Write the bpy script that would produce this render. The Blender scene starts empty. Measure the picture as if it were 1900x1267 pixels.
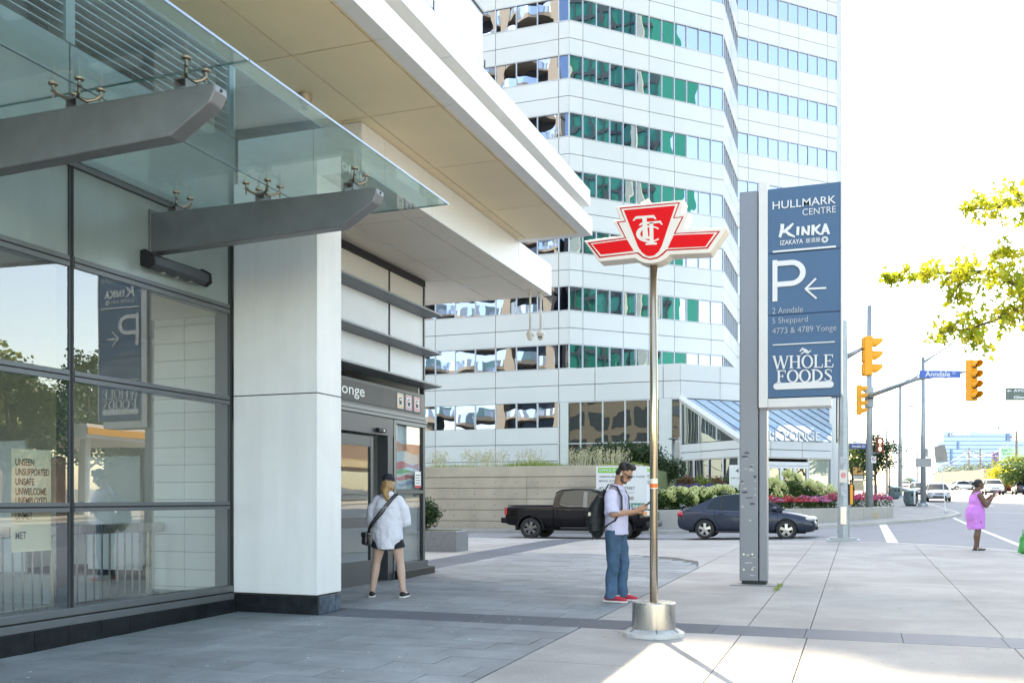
import bpy, bmesh, math, random
from mathutils import Vector, Matrix
random.seed(11)
S = bpy.context.scene
COL = S.collection
rad = math.radians
pi = math.pi
# ------------------------------------------------------------------ camera, sky, sun, exposure
F_PX, CX, HZ, CZ = 1766.0, 950.0, 925.0, 1.47
TH = rad(20.0)
FWD = Vector((-math.sin(TH), math.cos(TH), 0)); RGT = Vector((math.cos(TH), math.sin(TH), 0))
cd = bpy.data.cameras.new('camera'); cam = bpy.data.objects.new('camera', cd); COL.objects.link(cam)
cam.location = (0, 0, CZ); cam.rotation_euler = (pi/2, 0, TH)
cd.sensor_width = 36; cd.lens = 36*F_PX/1900; cd.shift_y = (HZ-633.5)/1900
cd.clip_start = 0.1; cd.clip_end = 4000
S.camera = cam
SUN_EL, SUN_AZ = rad(50.0), math.atan2(-0.432, 0.902)      # azimuth clockwise from +Y
SUND = Vector((math.sin(SUN_AZ)*math.cos(SUN_EL), math.cos(SUN_AZ)*math.cos(SUN_EL), math.sin(SUN_EL)))
wd = bpy.data.worlds.new('World'); S.world = wd; wd.use_nodes = True
nt = wd.node_tree
for n in list(nt.nodes): nt.nodes.remove(n)
sky = nt.nodes.new('ShaderNodeTexSky'); sky.sky_type = 'NISHITA'; sky.sun_disc = False
sky.sun_elevation = SUN_EL; sky.sun_rotation = SUN_AZ; sky.air_density = 1.0; sky.dust_density = 1.3; sky.ozone_density = 1.0
bg = nt.nodes.new('ShaderNodeBackground'); bg.inputs[1].default_value = 0.15
wo = nt.nodes.new('ShaderNodeOutputWorld')
nt.links.new(sky.outputs[0], bg.inputs[0]); nt.links.new(bg.outputs[0], wo.inputs[0])
sl = bpy.data.lights.new('sun', 'SUN'); sl.energy = 2.4; sl.angle = rad(0.53); sl.color = (1, .93, .82)
so = bpy.data.objects.new('sun', sl); COL.objects.link(so); so.location = (-20, 40, 60)
so.rotation_euler = SUND.to_track_quat('Z', 'Y').to_euler()
S.view_settings.view_transform = 'Standard'; S.view_settings.look = 'None'
S.view_settings.exposure = 2.65; S.view_settings.gamma = 1.0; S.view_settings.use_white_balance = True; S.view_settings.white_balance_temperature = 8300; S.view_settings.white_balance_tint = 10; S.view_settings.use_curve_mapping = False
S.render.engine = 'CYCLES'
cy = S.cycles
cy.use_denoising = True
cy.max_bounces = 9; cy.diffuse_bounces = 4; cy.glossy_bounces = 5; cy.transmission_bounces = 6; cy.transparent_max_bounces = 24
cy.sample_clamp_indirect = 8; cy.caustics_reflective = False; cy.caustics_refractive = False

# ------------------------------------------------------------------ placing helpers
def at(px, py, d):
    """point seen at photo pixel px,py at depth d metres"""
    return Vector((0, 0, CZ)) + FWD*d + RGT*((px-CX)/F_PX*d) + Vector((0, 0, (HZ-py)/F_PX*d))
def on_y(px, py, Y):
    u = (px-CX)/F_PX; d = Y/(FWD.y+u*RGT.y); return at(px, py, d)
def on_x(px, py, X):
    u = (px-CX)/F_PX; d = X/(FWD.x+u*RGT.x); return at(px, py, d)
PROF = [(-300, -3.5), (0, 0), (25, .2925), (42, .52), (53, .73), (85, 1.43), (117, 2.05), (330, 6.0), (2500, 14)]
def prof(y):
    for (a, za), (b, zb) in zip(PROF, PROF[1:]):
        if y <= b: return za+(zb-za)*(y-a)/(b-a)
    return PROF[-1][1]
def sstep(a, b, t):
    t = min(1, max(0, (t-a)/(b-a))); return t*t*(3-2*t)
def gz(x, y):
    D = min(.25, max(0, (1.5-x)*.03))*sstep(25, 32, y)
    return prof(y)-D
def gpt(px, py, d0=20.0):
    d = d0
    for _ in range(60):
        p = at(px, py, d); 
        if abs(HZ-py) < 1e-6: break
        dn = (CZ-gz(p.x, p.y))*F_PX/(py-HZ)
        d = .6*d+.4*dn
    return at(px, py, d)

# ------------------------------------------------------------------ materials
MATS = {}
def nodes_of(name):
    m = bpy.data.materials.new(name); m.use_nodes = True
    t = m.node_tree
    for n in list(t.nodes): t.nodes.remove(n)
    out = t.nodes.new('ShaderNodeOutputMaterial')
    return m, t, out
def c4(c): return (c[0], c[1], c[2], 1)
def M(name, col, rough=.6, metal=0., var=.12, scale=3., bump=0., bscale=40., spec=.5, rnd=0., col2=None, stretch=None, coat=0., fine=0., stain=0.):
    if name in MATS: return MATS[name]
    m, t, out = nodes_of(name)
    b = t.nodes.new('ShaderNodeBsdfPrincipled'); t.links.new(b.outputs[0], out.inputs[0])
    b.inputs['Roughness'].default_value = rough; b.inputs['Metallic'].default_value = metal
    b.inputs['Specular IOR Level'].default_value = spec
    if coat: b.inputs['Coat Weight'].default_value = coat; b.inputs['Coat Roughness'].default_value = .04
    geo = t.nodes.new('ShaderNodeNewGeometry'); vec = geo.outputs['Position']
    if stretch:
        mp = t.nodes.new('ShaderNodeMapping'); mp.inputs['Scale'].default_value = stretch
        t.links.new(vec, mp.inputs[0]); vec = mp.outputs[0]
    cur = None
    if var or col2:
        nz = t.nodes.new('ShaderNodeTexNoise'); nz.inputs['Scale'].default_value = scale; nz.inputs['Detail'].default_value = 6
        nz.inputs['Roughness'].default_value = .62
        t.links.new(vec, nz.inputs['Vector'])
        rp = t.nodes.new('ShaderNodeMapRange'); rp.inputs[1].default_value = .3; rp.inputs[2].default_value = .7
        t.links.new(nz.outputs[0], rp.inputs[0])
        mx = t.nodes.new('ShaderNodeMix'); mx.data_type = 'RGBA'
        a = tuple(max(0, k*(1-var)) for k in col); c_ = col2 if col2 else tuple(min(1, k*(1+var)) for k in col)
        mx.inputs[6].default_value = c4(a); mx.inputs[7].default_value = c4(c_)
        t.links.new(rp.outputs[0], mx.inputs[0]); cur = mx.outputs[2]
        rr = t.nodes.new('ShaderNodeMapRange'); rr.inputs[3].default_value = max(.02, rough*.85); rr.inputs[4].default_value = min(1, rough*1.15)
        t.links.new(nz.outputs[0], rr.inputs[0]); t.links.new(rr.outputs[0], b.inputs['Roughness'])
    if fine and cur:
        n2 = t.nodes.new('ShaderNodeTexNoise'); n2.inputs['Scale'].default_value = 90; n2.inputs['Detail'].default_value = 3
        t.links.new(vec, n2.inputs['Vector'])
        r2 = t.nodes.new('ShaderNodeMapRange'); r2.inputs[1].default_value = .3; r2.inputs[2].default_value = .7
        r2.inputs[3].default_value = 1-fine; r2.inputs[4].default_value = 1+fine
        t.links.new(n2.outputs[0], r2.inputs[0])
        hv = t.nodes.new('ShaderNodeHueSaturation'); t.links.new(cur, hv.inputs['Color']); t.links.new(r2.outputs[0], hv.inputs['Value']); cur = hv.outputs[0]
    if stain and cur:
        n5 = t.nodes.new('ShaderNodeTexNoise'); n5.inputs['Scale'].default_value = .55; n5.inputs['Detail'].default_value = 9; n5.inputs['Roughness'].default_value = .68; n5.inputs['Distortion'].default_value = .6
        t.links.new(geo.outputs['Position'], n5.inputs['Vector'])
        r5 = t.nodes.new('ShaderNodeMapRange'); r5.inputs[1].default_value = .38; r5.inputs[2].default_value = .62; r5.inputs[3].default_value = 1-stain; r5.inputs[4].default_value = 1+stain*.5
        t.links.new(n5.outputs[0], r5.inputs[0])
        hv = t.nodes.new('ShaderNodeHueSaturation'); t.links.new(cur, hv.inputs['Color']); t.links.new(r5.outputs[0], hv.inputs['Value']); cur = hv.outputs[0]
    if rnd:
        oi = t.nodes.new('ShaderNodeObjectInfo')
        r3 = t.nodes.new('ShaderNodeMapRange'); r3.inputs[3].default_value = 1-rnd; r3.inputs[4].default_value = 1+rnd
        t.links.new(oi.outputs['Random'], r3.inputs[0])
        hv = t.nodes.new('ShaderNodeHueSaturation'); t.links.new(r3.outputs[0], hv.inputs['Value'])
        if cur: t.links.new(cur, hv.inputs['Color'])
        else: hv.inputs['Color'].default_value = c4(col)
        cur = hv.outputs[0]
    if cur: t.links.new(cur, b.inputs['Base Color'])
    else: b.inputs['Base Color'].default_value = c4(col)
    if bump:
        n4 = t.nodes.new('ShaderNodeTexNoise'); n4.inputs['Scale'].default_value = bscale; n4.inputs['Detail'].default_value = 4
        t.links.new(vec, n4.inputs['Vector'])
        bp = t.nodes.new('ShaderNodeBump'); bp.inputs['Strength'].default_value = bump; bp.inputs['Distance'].default_value = .02
        t.links.new(n4.outputs[0], bp.inputs['Height']); t.links.new(bp.outputs[0], b.inputs['Normal'])
    MATS[name] = m
    return m
def glass(name, tint, f0=.04, wob=0., wscale=1., gcol=(1, 1, 1), rough=0., film=0.):
    """thin clear sheet: see-through with fresnel mirror"""
    if name in MATS: return MATS[name]
    m, t, out = nodes_of(name)
    tr = t.nodes.new('ShaderNodeBsdfTransparent'); tr.inputs[0].default_value = c4(tint)
    gl = t.nodes.new('ShaderNodeBsdfGlossy'); gl.inputs[0].default_value = c4(gcol); gl.inputs['Roughness'].default_value = rough
    lw = t.nodes.new('ShaderNodeLayerWeight'); lw.inputs[0].default_value = .5
    pw = t.nodes.new('ShaderNodeMath'); pw.operation = 'POWER'; pw.inputs[1].default_value = 4.6; t.links.new(lw.outputs['Facing'], pw.inputs[0])
    fr = t.nodes.new('ShaderNodeMapRange'); fr.inputs[3].default_value = f0; fr.inputs[4].default_value = 1.0; t.links.new(pw.outputs[0], fr.inputs[0])
    mx = t.nodes.new('ShaderNodeMixShader')
    if film:      # patchy pale dust film, added to make the glass look luminous
        df = t.nodes.new('ShaderNodeBsdfTranslucent'); df.inputs[0].default_value = (.72, .82, .80, 1); d2 = t.nodes.new('ShaderNodeBsdfDiffuse'); d2.inputs[0].default_value = (.72, .82, .80, 1)
        ad = t.nodes.new('ShaderNodeMixShader'); ad.inputs[0].default_value = .4; t.links.new(df.outputs[0], ad.inputs[1]); t.links.new(d2.outputs[0], ad.inputs[2])
        gg = t.nodes.new('ShaderNodeNewGeometry'); n3 = t.nodes.new('ShaderNodeTexNoise'); n3.inputs['Scale'].default_value = 1.6; n3.inputs['Detail'].default_value = 7; t.links.new(gg.outputs['Position'], n3.inputs['Vector'])
        r3 = t.nodes.new('ShaderNodeMapRange'); r3.inputs[1].default_value = .3; r3.inputs[2].default_value = .75; r3.inputs[3].default_value = film*.5; r3.inputs[4].default_value = film*1.8; t.links.new(n3.outputs[0], r3.inputs[0])
        m3 = t.nodes.new('ShaderNodeMixShader'); t.links.new(r3.outputs[0], m3.inputs[0]); t.links.new(tr.outputs[0], m3.inputs[1]); t.links.new(ad.outputs[0], m3.inputs[2]); tr = m3
    t.links.new(fr.outputs[0], mx.inputs[0]); t.links.new(tr.outputs[0], mx.inputs[1]); t.links.new(gl.outputs[0], mx.inputs[2])
    t.links.new(mx.outputs[0], out.inputs[0])
    if wob:
        geo = t.nodes.new('ShaderNodeNewGeometry'); nz = t.nodes.new('ShaderNodeTexNoise'); nz.inputs['Scale'].default_value = wscale; nz.inputs['Detail'].default_value = 1
        t.links.new(geo.outputs['Position'], nz.inputs['Vector'])
        bp = t.nodes.new('ShaderNodeBump'); bp.inputs['Strength'].default_value = 1; bp.inputs['Distance'].default_value = wob
        t.links.new(nz.outputs[0], bp.inputs['Height']); t.links.new(bp.outputs[0], gl.inputs['Normal'])
    MATS[name] = m
    return m
def mirror_glass(name, base, refl, f=.6, wob=.02, wscale=1.0):
    """coated office window: dark body under a mirror film that bends what it reflects"""
    if name in MATS: return MATS[name]
    m, t, out = nodes_of(name)
    df = t.nodes.new('ShaderNodeBsdfDiffuse'); df.inputs[0].default_value = c4(base)
    gl = t.nodes.new('ShaderNodeBsdfGlossy'); gl.inputs[0].default_value = c4(refl); gl.inputs['Roughness'].default_value = .0
    mx = t.nodes.new('ShaderNodeMixShader'); mx.inputs[0].default_value = f
    t.links.new(df.outputs[0], mx.inputs[1]); t.links.new(gl.outputs[0], mx.inputs[2]); t.links.new(mx.outputs[0], out.inputs[0])
    geo = t.nodes.new('ShaderNodeNewGeometry'); oi = t.nodes.new('ShaderNodeObjectInfo')
    nz = t.nodes.new('ShaderNodeTexNoise'); nz.noise_dimensions = '4D'; nz.inputs['Scale'].default_value = wscale; nz.inputs['Detail'].default_value = .5
    ml = t.nodes.new('ShaderNodeMath'); ml.operation = 'MULTIPLY'; ml.inputs[1].default_value = 3.
    t.links.new(oi.outputs['Random'], ml.inputs[0]); t.links.new(ml.outputs[0], nz.inputs['W'])
    t.links.new(geo.outputs['Position'], nz.inputs['Vector'])
    bp = t.nodes.new('ShaderNodeBump'); bp.inputs['Strength'].default_value = 1; bp.inputs['Distance'].default_value = wob
    t.links.new(nz.outputs[0], bp.inputs['Height']); t.links.new(bp.outputs[0], gl.inputs['Normal'])
    MATS[name] = m
    return m
def leafmat(name, c1, c2, trans=.5, scale=2.5):
    if name in MATS: return MATS[name]
    m, t, out = nodes_of(name)
    geo = t.nodes.new('ShaderNodeNewGeometry')
    rp = t.nodes.new('ShaderNodeMix'); rp.data_type = 'RGBA'; rp.inputs[6].default_value = c4(c1); rp.inputs[7].default_value = c4(c2)
    t.links.new(geo.outputs['Random Per Island'], rp.inputs[0])
    d = t.nodes.new('ShaderNodeBsdfPrincipled'); d.inputs['Roughness'].default_value = .55
    tl = t.nodes.new('ShaderNodeBsdfTranslucent'); mx = t.nodes.new('ShaderNodeMixShader'); mx.inputs[0].default_value = trans
    t.links.new(rp.outputs[2], d.inputs['Base Color']); t.links.new(rp.outputs[2], tl.inputs[0])
    t.links.new(d.outputs[0], mx.inputs[1]); t.links.new(tl.outputs[0], mx.inputs[2]); t.links.new(mx.outputs[0], out.inputs[0])
    MATS[name] = m
    return m
def glow(name, col, s):
    if name in MATS: return MATS[name]
    m, t, out = nodes_of(name)
    e = t.nodes.new('ShaderNodeEmission'); e.inputs[0].default_value = c4(col); e.inputs[1].default_value = s
    t.links.new(e.outputs[0], out.inputs[0]); MATS[name] = m
    return m

# ------------------------------------------------------------------ object helpers
WM = {}
def tag(o, label=None, cat=None, group=None, kind=None):
    if label: o['label'] = label
    if cat: o['category'] = cat
    if group: o['group'] = group
    if kind: o['kind'] = kind
    return o
def thing(name, label, cat, loc=(0, 0, 0), rotz=0., group=None):
    o = bpy.data.objects.new(name, None); COL.objects.link(o); o.empty_display_size = .2
    o.location = loc; o.rotation_euler = (0, 0, rotz)
    WM[o] = Matrix.Translation(Vector(loc)) @ Matrix.Rotation(rotz, 4, 'Z')
    return tag(o, label, cat, group)
def link(o, parent=None, local=False):
    COL.objects.link(o)
    if parent is not None:
        o.parent = parent
        if local: WM[o] = WM[parent]
        else:
            o.matrix_parent_inverse = WM[parent].inverted(); WM[o] = Matrix.Identity(4)
    else: WM[o] = Matrix.Identity(4)
    return o
def place(o, parent, mat):
    """link an object that has its own world matrix under a parent"""
    COL.objects.link(o)
    if parent is not None:
        o.parent = parent; o.matrix_parent_inverse = WM[parent].inverted()
    o.matrix_basis = mat; WM[o] = mat
    return o
class MB:
    def __init__(s): s.v = []; s.f = []
    def poly(s, pts):
        n = len(s.v); s.v += [tuple(p) for p in pts]; s.f.append(tuple(range(n, n+len(pts)))); return s
    def grid_faces(s, rings, closed=True, cap0=True, cap1=True):
        n0 = len(s.v); k = len(rings[0])
        for r in rings: s.v += [tuple(p) for p in r]
        for i in range(len(rings)-1):
            for j in range(k if closed else k-1):
                a = n0+i*k+j; b = n0+i*k+(j+1) % k
                s.f.append((a, b, b+k, a+k))
        if cap0: s.f.append(tuple(n0+j for j in reversed(range(k))))
        if cap1: s.f.append(tuple(n0+(len(rings)-1)*k+j for j in range(k)))
        return s
    def box(s, x0, x1, y0, y1, z0, z1):
        r = lambda z: [(x0, y0, z), (x1, y0, z), (x1, y1, z), (x0, y1, z)]
        return s.grid_faces([r(z0), r(z1)])
    def obox(s, c, size, mat=None):
        a, b, d = size[0]/2, size[1]/2, size[2]/2
        R = mat if mat else Matrix.Identity(3)
        c = Vector(c)
        r = lambda z: [c+R @ Vector(p) for p in ((-a, -b, z), (a, -b, z), (a, b, z), (-a, b, z))]
        return s.grid_faces([r(-d), r(d)])
    def prism(s, poly, fn, h0, h1):
        """poly: 2-D points; fn(u, v, h) -> 3-D"""
        return s.grid_faces([[fn(u, v, h0) for u, v in poly], [fn(u, v, h1) for u, v in poly]])
    def tube(s, pts, rr, n=8, ref=None, cap=True):
        pts = [Vector(p) for p in pts]
        if not isinstance(rr, (list, tuple)): rr = [rr]*len(pts)
        rings = []
        prev = None
        for i, p in enumerate(pts):
            t = (pts[min(i+1, len(pts)-1)]-pts[max(i-1, 0)])
            if t.length < 1e-9: t = Vector((0, 0, 1))
            t.normalize()
            if prev is None:
                a = Vector(ref) if ref else (Vector((1, 0, 0)) if abs(t.x) < .8 else Vector((0, 1, 0)))
            else: a = prev
            a = a-t*a.dot(t)
            if a.length < 1e-6: a = t.orthogonal()
            a.normalize(); prev = a; b = t.cross(a)
            r = rr[i]; ra, rb = r if isinstance(r, (list, tuple)) else (r, r)
            rings.append([p+a*(ra*math.cos(2*pi*j/n))+b*(rb*math.sin(2*pi*j/n)) for j in range(n)])
        return s.grid_faces(rings, True, cap, cap)
    def lathe(s, prof_, c=(0, 0, 0), n=24, axis='z', cap=True):
        c = Vector(c); rings = []
        for r, h in prof_:
            ring = []
            for j in range(n):
                a = 2*pi*j/n; x, y = r*math.cos(a), r*math.sin(a)
                p = {'z': (x, y, h), 'y': (x, h, -y), 'x': (h, x, y)}[axis]
                ring.append(c+Vector(p))
            rings.append(ring)
        return s.grid_faces(rings, True, cap, cap)
    def ell(s, c, r, n=12, m=8, R=None):
        c = Vector(c); rings = []
        for i in range(m+1):
            a = -pi/2+pi*i/m
            a = max(-pi/2+.08, min(pi/2-.08, a))
            ring = []
            for j in range(n):
                p = Vector((r[0]*math.cos(a)*math.cos(2*pi*j/n), r[1]*math.cos(a)*math.sin(2*pi*j/n), r[2]*math.sin(a)))
                ring.append(c+(R @ p if R else p))
            rings.append(ring)
        return s.grid_faces(rings)
    def mesh(s, name, mat=None, smooth=False):
        me = bpy.data.meshes.new(name); me.from_pydata([tuple(p) for p in s.v], [], s.f); me.update()
        if mat: me.materials.append(mat)
        if smooth: me.polygons.foreach_set('use_smooth', [True]*len(me.polygons))
        return me
    def build(s, name, mat, parent=None, local=False, smooth=False, bevel=0., label=None, kind=None, auto=False, fix=True):
        me = s.mesh(name, mat, smooth or auto)
        if fix:
            bm = bmesh.new(); bm.from_mesh(me); bmesh.ops.recalc_face_normals(bm, faces=bm.faces); bm.to_mesh(me); bm.free()
        o = bpy.data.objects.new(name, me)
        if parent is None and not local:
            xs = [p[0] for p in s.v]; ys = [p[1] for p in s.v]; zs = [p[2] for p in s.v]
            c = Vector(((min(xs)+max(xs))/2, (min(ys)+max(ys))/2, min(zs)))
            me.transform(Matrix.Translation(-c)); COL.objects.link(o); o.location = c; WM[o] = Matrix.Translation(c)
        else: link(o, parent, local)
        if auto:
            e = o.modifiers.new('edges', 'EDGE_SPLIT'); e.split_angle = rad(35)
        if bevel:
            b = o.modifiers.new('bevel', 'BEVEL'); b.width = bevel; b.segments = 2; b.limit_method = 'ANGLE'; b.angle_limit = rad(35)
        if label: o['label'] = label
        if kind: o['kind'] = kind
        return o
def inst(name, mesh, mat, parent):
    return place(bpy.data.objects.new(name, mesh), parent, mat)
def frame(o, u, n):
    """matrix with local x along u, local -y along outward n, z up"""
    u = Vector(u).normalized(); n = Vector(n).normalized()
    m = Matrix.Identity(4)
    m.col[0][:3] = u; m.col[1][:3] = -n; m.col[2][:3] = (0, 0, 1); m.col[3][:3] = o
    return m
def copy_tree(o, parent=None):
    c = o.copy(); COL.objects.link(c)
    if parent is not None: c.parent = parent
    for ch in o.children: copy_tree(ch, c)
    return c
def dup(root, loc, rotz=None, label=None, group=None, scale=None):
    c = copy_tree(root); c.location = loc
    if rotz is not None: c.rotation_euler = (0, 0, rotz)
    if label: c['label'] = label
    if group: c['group'] = group
    if scale: c.scale = (scale,)*3
    WM[c] = Matrix.Translation(Vector(loc)) @ Matrix.Rotation(c.rotation_euler.z, 4, 'Z')
    return c
def ngon(cx, cy, rx, ry, n, a0=0., a1=2*pi):
    full = abs(a1-a0-2*pi) < 1e-6
    k = n if full else n+1
    return [(cx+rx*math.cos(a0+(a1-a0)*i/n), cy+ry*math.sin(a0+(a1-a0)*i/n)) for i in range(k)]
def clip(poly, conv):
    """Sutherland-Hodgman: clip poly by convex polygon conv (counter-clockwise)"""
    out = list(poly)
    for i in range(len(conv)):
        ax, ay = conv[i]; bx, by = conv[(i+1) % len(conv)]
        ins = lambda p: (bx-ax)*(p[1]-ay)-(by-ay)*(p[0]-ax) >= -1e-9
        src, out = out, []
        for j in range(len(src)):
            p, q = src[j], src[(j+1) % len(src)]
            if ins(p): out.append(p)
            if ins(p) != ins(q):
                d1 = (bx-ax)*(p[1]-ay)-(by-ay)*(p[0]-ax); d2 = (bx-ax)*(q[1]-ay)-(by-ay)*(q[0]-ax)
                t = d1/(d1-d2); out.append((p[0]+(q[0]-p[0])*t, p[1]+(q[1]-p[1])*t))
        if not out: return []
    return out
def sheet(name, poly, dz, thick, mat, parent=None, xs=(), ys=(), kind=None):
    """polygon laid on the ground, dz above it, with a skirt of the given thickness"""
    bm = bmesh.new()
    f = bm.faces.new([bm.verts.new((x, y, 0)) for x, y in poly])
    if f.normal.z < 0 or True:
        bm.normal_update()
        if f.normal.z < 0: f.normal_flip()
    if len(poly) > 4 or xs or ys: bmesh.ops.triangulate(bm, faces=bm.faces[:])
    for x in xs: bmesh.ops.bisect_plane(bm, geom=bm.verts[:]+bm.edges[:]+bm.faces[:], plane_co=(x, 0, 0), plane_no=(1, 0, 0))
    for y in ys: bmesh.ops.bisect_plane(bm, geom=bm.verts[:]+bm.edges[:]+bm.faces[:], plane_co=(0, y, 0), plane_no=(0, 1, 0))
    for v in bm.verts: v.co.z = gz(v.co.x, v.co.y)+dz
    if thick:
        be = [e for e in bm.edges if e.is_boundary]
        r = bmesh.ops.extrude_edge_only(bm, edges=be)
        for v in [g for g in r['geom'] if isinstance(g, bmesh.types.BMVert)]: v.co.z -= thick
    bmesh.ops.recalc_face_normals(bm, faces=bm.faces)
    me = bpy.data.meshes.new(name); bm.to_mesh(me); bm.free(); me.materials.append(mat)
    o = bpy.data.objects.new(name, me)
    if parent is None:
        COL.objects.link(o); WM[o] = Matrix.Identity(4)
    else: link(o, parent)
    if kind: o['kind'] = kind
    return o
_txt = {}
def text_shape(body, bold=0.):
    """(verts, faces) of a line of lettering, scaled to a unit box"""
    k = (body, bold)
    if k in _txt: return _txt[k]
    cu = bpy.data.curves.new('lettering', 'FONT'); cu.body = body; cu.offset = bold; cu.resolution_u = 4
    o = bpy.data.objects.new('lettering', cu)
    me = bpy.data.meshes.new_from_object(o)
    v = [tuple(p.co) for p in me.vertices]; f = [tuple(p.vertices) for p in me.polygons]
    bpy.data.objects.remove(o); bpy.data.meshes.remove(me); bpy.data.curves.remove(cu)
    x0 = min(p[0] for p in v); x1 = max(p[0] for p in v); y0 = min(p[1] for p in v); y1 = max(p[1] for p in v)
    v = [((p[0]-x0)/(x1-x0), (p[1]-y0)/(y1-y0)) for p in v]
    _txt[k] = (v, f, (x1-x0)/(y1-y0))
    return _txt[k]
def letter_parts(body, fn, u0, v0, w, h, mat, parent, bold=0., t=.004):
    """like letters(), but every character is a part of its own"""
    v, f, asp = text_shape(body, bold)
    root = list(range(len(v)))
    def find(a):
        while root[a] != a: a = root[a]
        return a
    for q in f:
        for a in q[1:]: root[find(a)] = find(q[0])
    comp = {}
    for q in f: comp.setdefault(find(q[0]), []).append(q)
    for fs_ in comp.values():
        ids = sorted({a for q in fs_ for a in q}); ix = {a: i for i, a in enumerate(ids)}; mb = MB()
        mb.v = [tuple(fn(u0+v[a][0]*w, v0+v[a][1]*h, t)) for a in ids]; mb.f = [tuple(ix[a] for a in q) for q in fs_]
        mb.build('letter_or_shadow', mat, parent, fix=False)
def letters(body, fn, u0, v0, w, h, name, mat, parent, bold=0., t=.004, local=False, wpx=None):
    """raised flat lettering in the box u0,v0,w,h of the plane fn(u, v, out)"""
    v, f, asp = text_shape(body, bold)
    if w is None: w = h*asp
    mb = MB(); n = len(v)
    mb.v = [tuple(fn(u0+p[0]*w, v0+p[1]*h, t)) for p in v]
    mb.f = [tuple(q) for q in f]
    return mb.build(name, mat, parent, local, fix=False)
# ================================================================== GROUND
m_road = M('asphalt', (.25, .25, .25), .85, var=.12, scale=1.2, bump=.25, bscale=120, fine=.12)
m_conc = M('pavement_concrete', (.325, .315, .29), .85, var=.10, scale=1.3, bump=.2, bscale=90, rnd=.045, fine=.12, stain=.17)
m_conc_d = M('joint_dirt', (.09, .09, .085), .95)
m_pave = M('blue_grey_paver', (.215, .235, .237), .7, var=.18, scale=2.2, bump=.25, bscale=60, rnd=.11, fine=.12, stain=.20)
m_band = M('dark_granite', (.075, .088, .105), .6, var=.12, scale=3, bump=.12, bscale=90, rnd=.10, fine=.15, stain=.15)
m_kerb = M('kerb_concrete', (.46, .44, .40), .85, var=.12, scale=1.5, bump=.15, rnd=.05, fine=.06)
m_soil = M('bare_ground', (.16, .16, .14), .95, var=.2, scale=.2)
m_line = M('road_paint', (.68, .68, .66), .7, var=.15, scale=6, fine=.1)

CUTY = (-60, -20, 0, 8, 16, 20, 25, 26.5, 28, 29.5, 31, 32, 36, 39, 42, 47, 53, 62, 72, 85, 100, 117, 160, 220, 330, 600)
CUTX = (-60, -20, -12, -9, -6.8, -4, -1, 1.5, 5, 12, 26, 60)
sheet('ground', [(-1200, -300), (1400, -300), (1400, 2400), (-1200, 2400)], -.2, 0, m_soil, None, CUTX, CUTY, 'structure')
sheet('road', [(-90, -60), (27, -60), (27, 600), (-90, 600)], -.125, 0, m_road, None, CUTX, CUTY, 'structure')

KERB = [(-60, 27.9), (-30, 27.9), (-14, 27.9), (-6, 27.9), (-2.2, 27.8), (-.4, 27.55), (.9, 27.0), (2.1, 26.1), (3.1, 24.9), (3.9, 23.4), (4.5, 21.6), (4.8, 19.6), (4.9, 17), (4.9, 12), (4.9, 4), (4.9, -30)]
def inset_line(line, d):
    out = []
    for i, p in enumerate(line):
        a = Vector(line[max(0, i-1)]); b = Vector(line[min(len(line)-1, i+1)]); t = (b-a).normalized()
        out.append((p[0]+t.y*d, p[1]-t.x*d))
    return out
KIN = inset_line(KERB, .18)
plaza = sheet('pavement', [(-60, -30)]+[(4.72, -30)]+list(reversed(KIN))[1:], -.018, .12, m_conc_d, None, CUTX, CUTY, 'structure')
def kerbs(line, parent, w=.18, step=3.0):
    """lays kerb stones along a line, outer face at the line"""
    inn = inset_line(line, w)
    for i in range(len(line)-1):
        a, b, c, d = line[i], line[i+1], inn[i+1], inn[i]
        L = (Vector(b)-Vector(a)).length; k = max(1, int(L/step))
        for j in range(k):
            t0, t1 = j/k+.006/L, (j+1)/k-.006/L
            q = [tuple(Vector(p)*(1-t)+Vector(r)*t) for p, r, t in ((a, b, t0), (a, b, t1), (d, c, t1), (d, c, t0))]
            if max(p[1] for p in q) < 3 or min(p[0] for p in q) < -30: continue
            sheet('kerb_stone', q, .002, .16, m_kerb, parent)
kerbs(KERB, plaza)
# convex outline of the walkable slab, inside the kerb
CONV = [(-30, -30), (4.72, -30)]+list(reversed(KIN[3:-1]))+[(-30, 27.72)]
J = .005
def slab(name, mat, x0, x1, y0, y1, parent, dz=0., th=.03, j=J):
    p = clip([(x0+j, y0+j), (x1-j, y0+j), (x1-j, y1-j), (x0+j, y1-j)], CONV)
    if len(p) < 3: return
    sheet(name, p, dz, th, mat, parent, (), () if y1-y0 < 2.5 else CUTY)
# concrete flags right of the paving
XS = [-2.75, -1.1, -.47, 1.33, 3.2, 4.75]; YS = [2.2, 4.9, 7.7, 9.68]; YS2 = [10.34, 13.4, 16.5, 20.55, 24.2, 27.8]
for a, b in zip(XS, XS[1:]):
    for c, d in zip(YS, YS[1:]): slab('concrete_slab', m_conc, a, b, c, d, plaza)
    for c, d in zip(YS2, YS2[1:]): slab('concrete_slab', m_conc, a, b, c, d, plaza)
for a, b in zip([-7.3, -5.0, -2.75], [-5.0, -2.75]):
    for c, d in zip([20.55, 24.2], [24.2, 27.8]): slab('concrete_slab', m_conc, a, b, c, d, plaza)
for a, b in zip([-20, -16, -12, -8.3], [-16, -12, -8.3]):
    for c, d in zip([15.6, 18.5, 21.5, 24.5], [18.5, 21.5, 24.5, 27.8]): slab('concrete_slab', m_conc, a, b, c, d, plaza)
sheet('concrete_slab', [(-2.76, 17.6), (-2.76, 20.54), (-4.6, 20.54), (-3.6, 20.0), (-3.0, 19.1)], 0, .03, m_conc, plaza)
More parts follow.
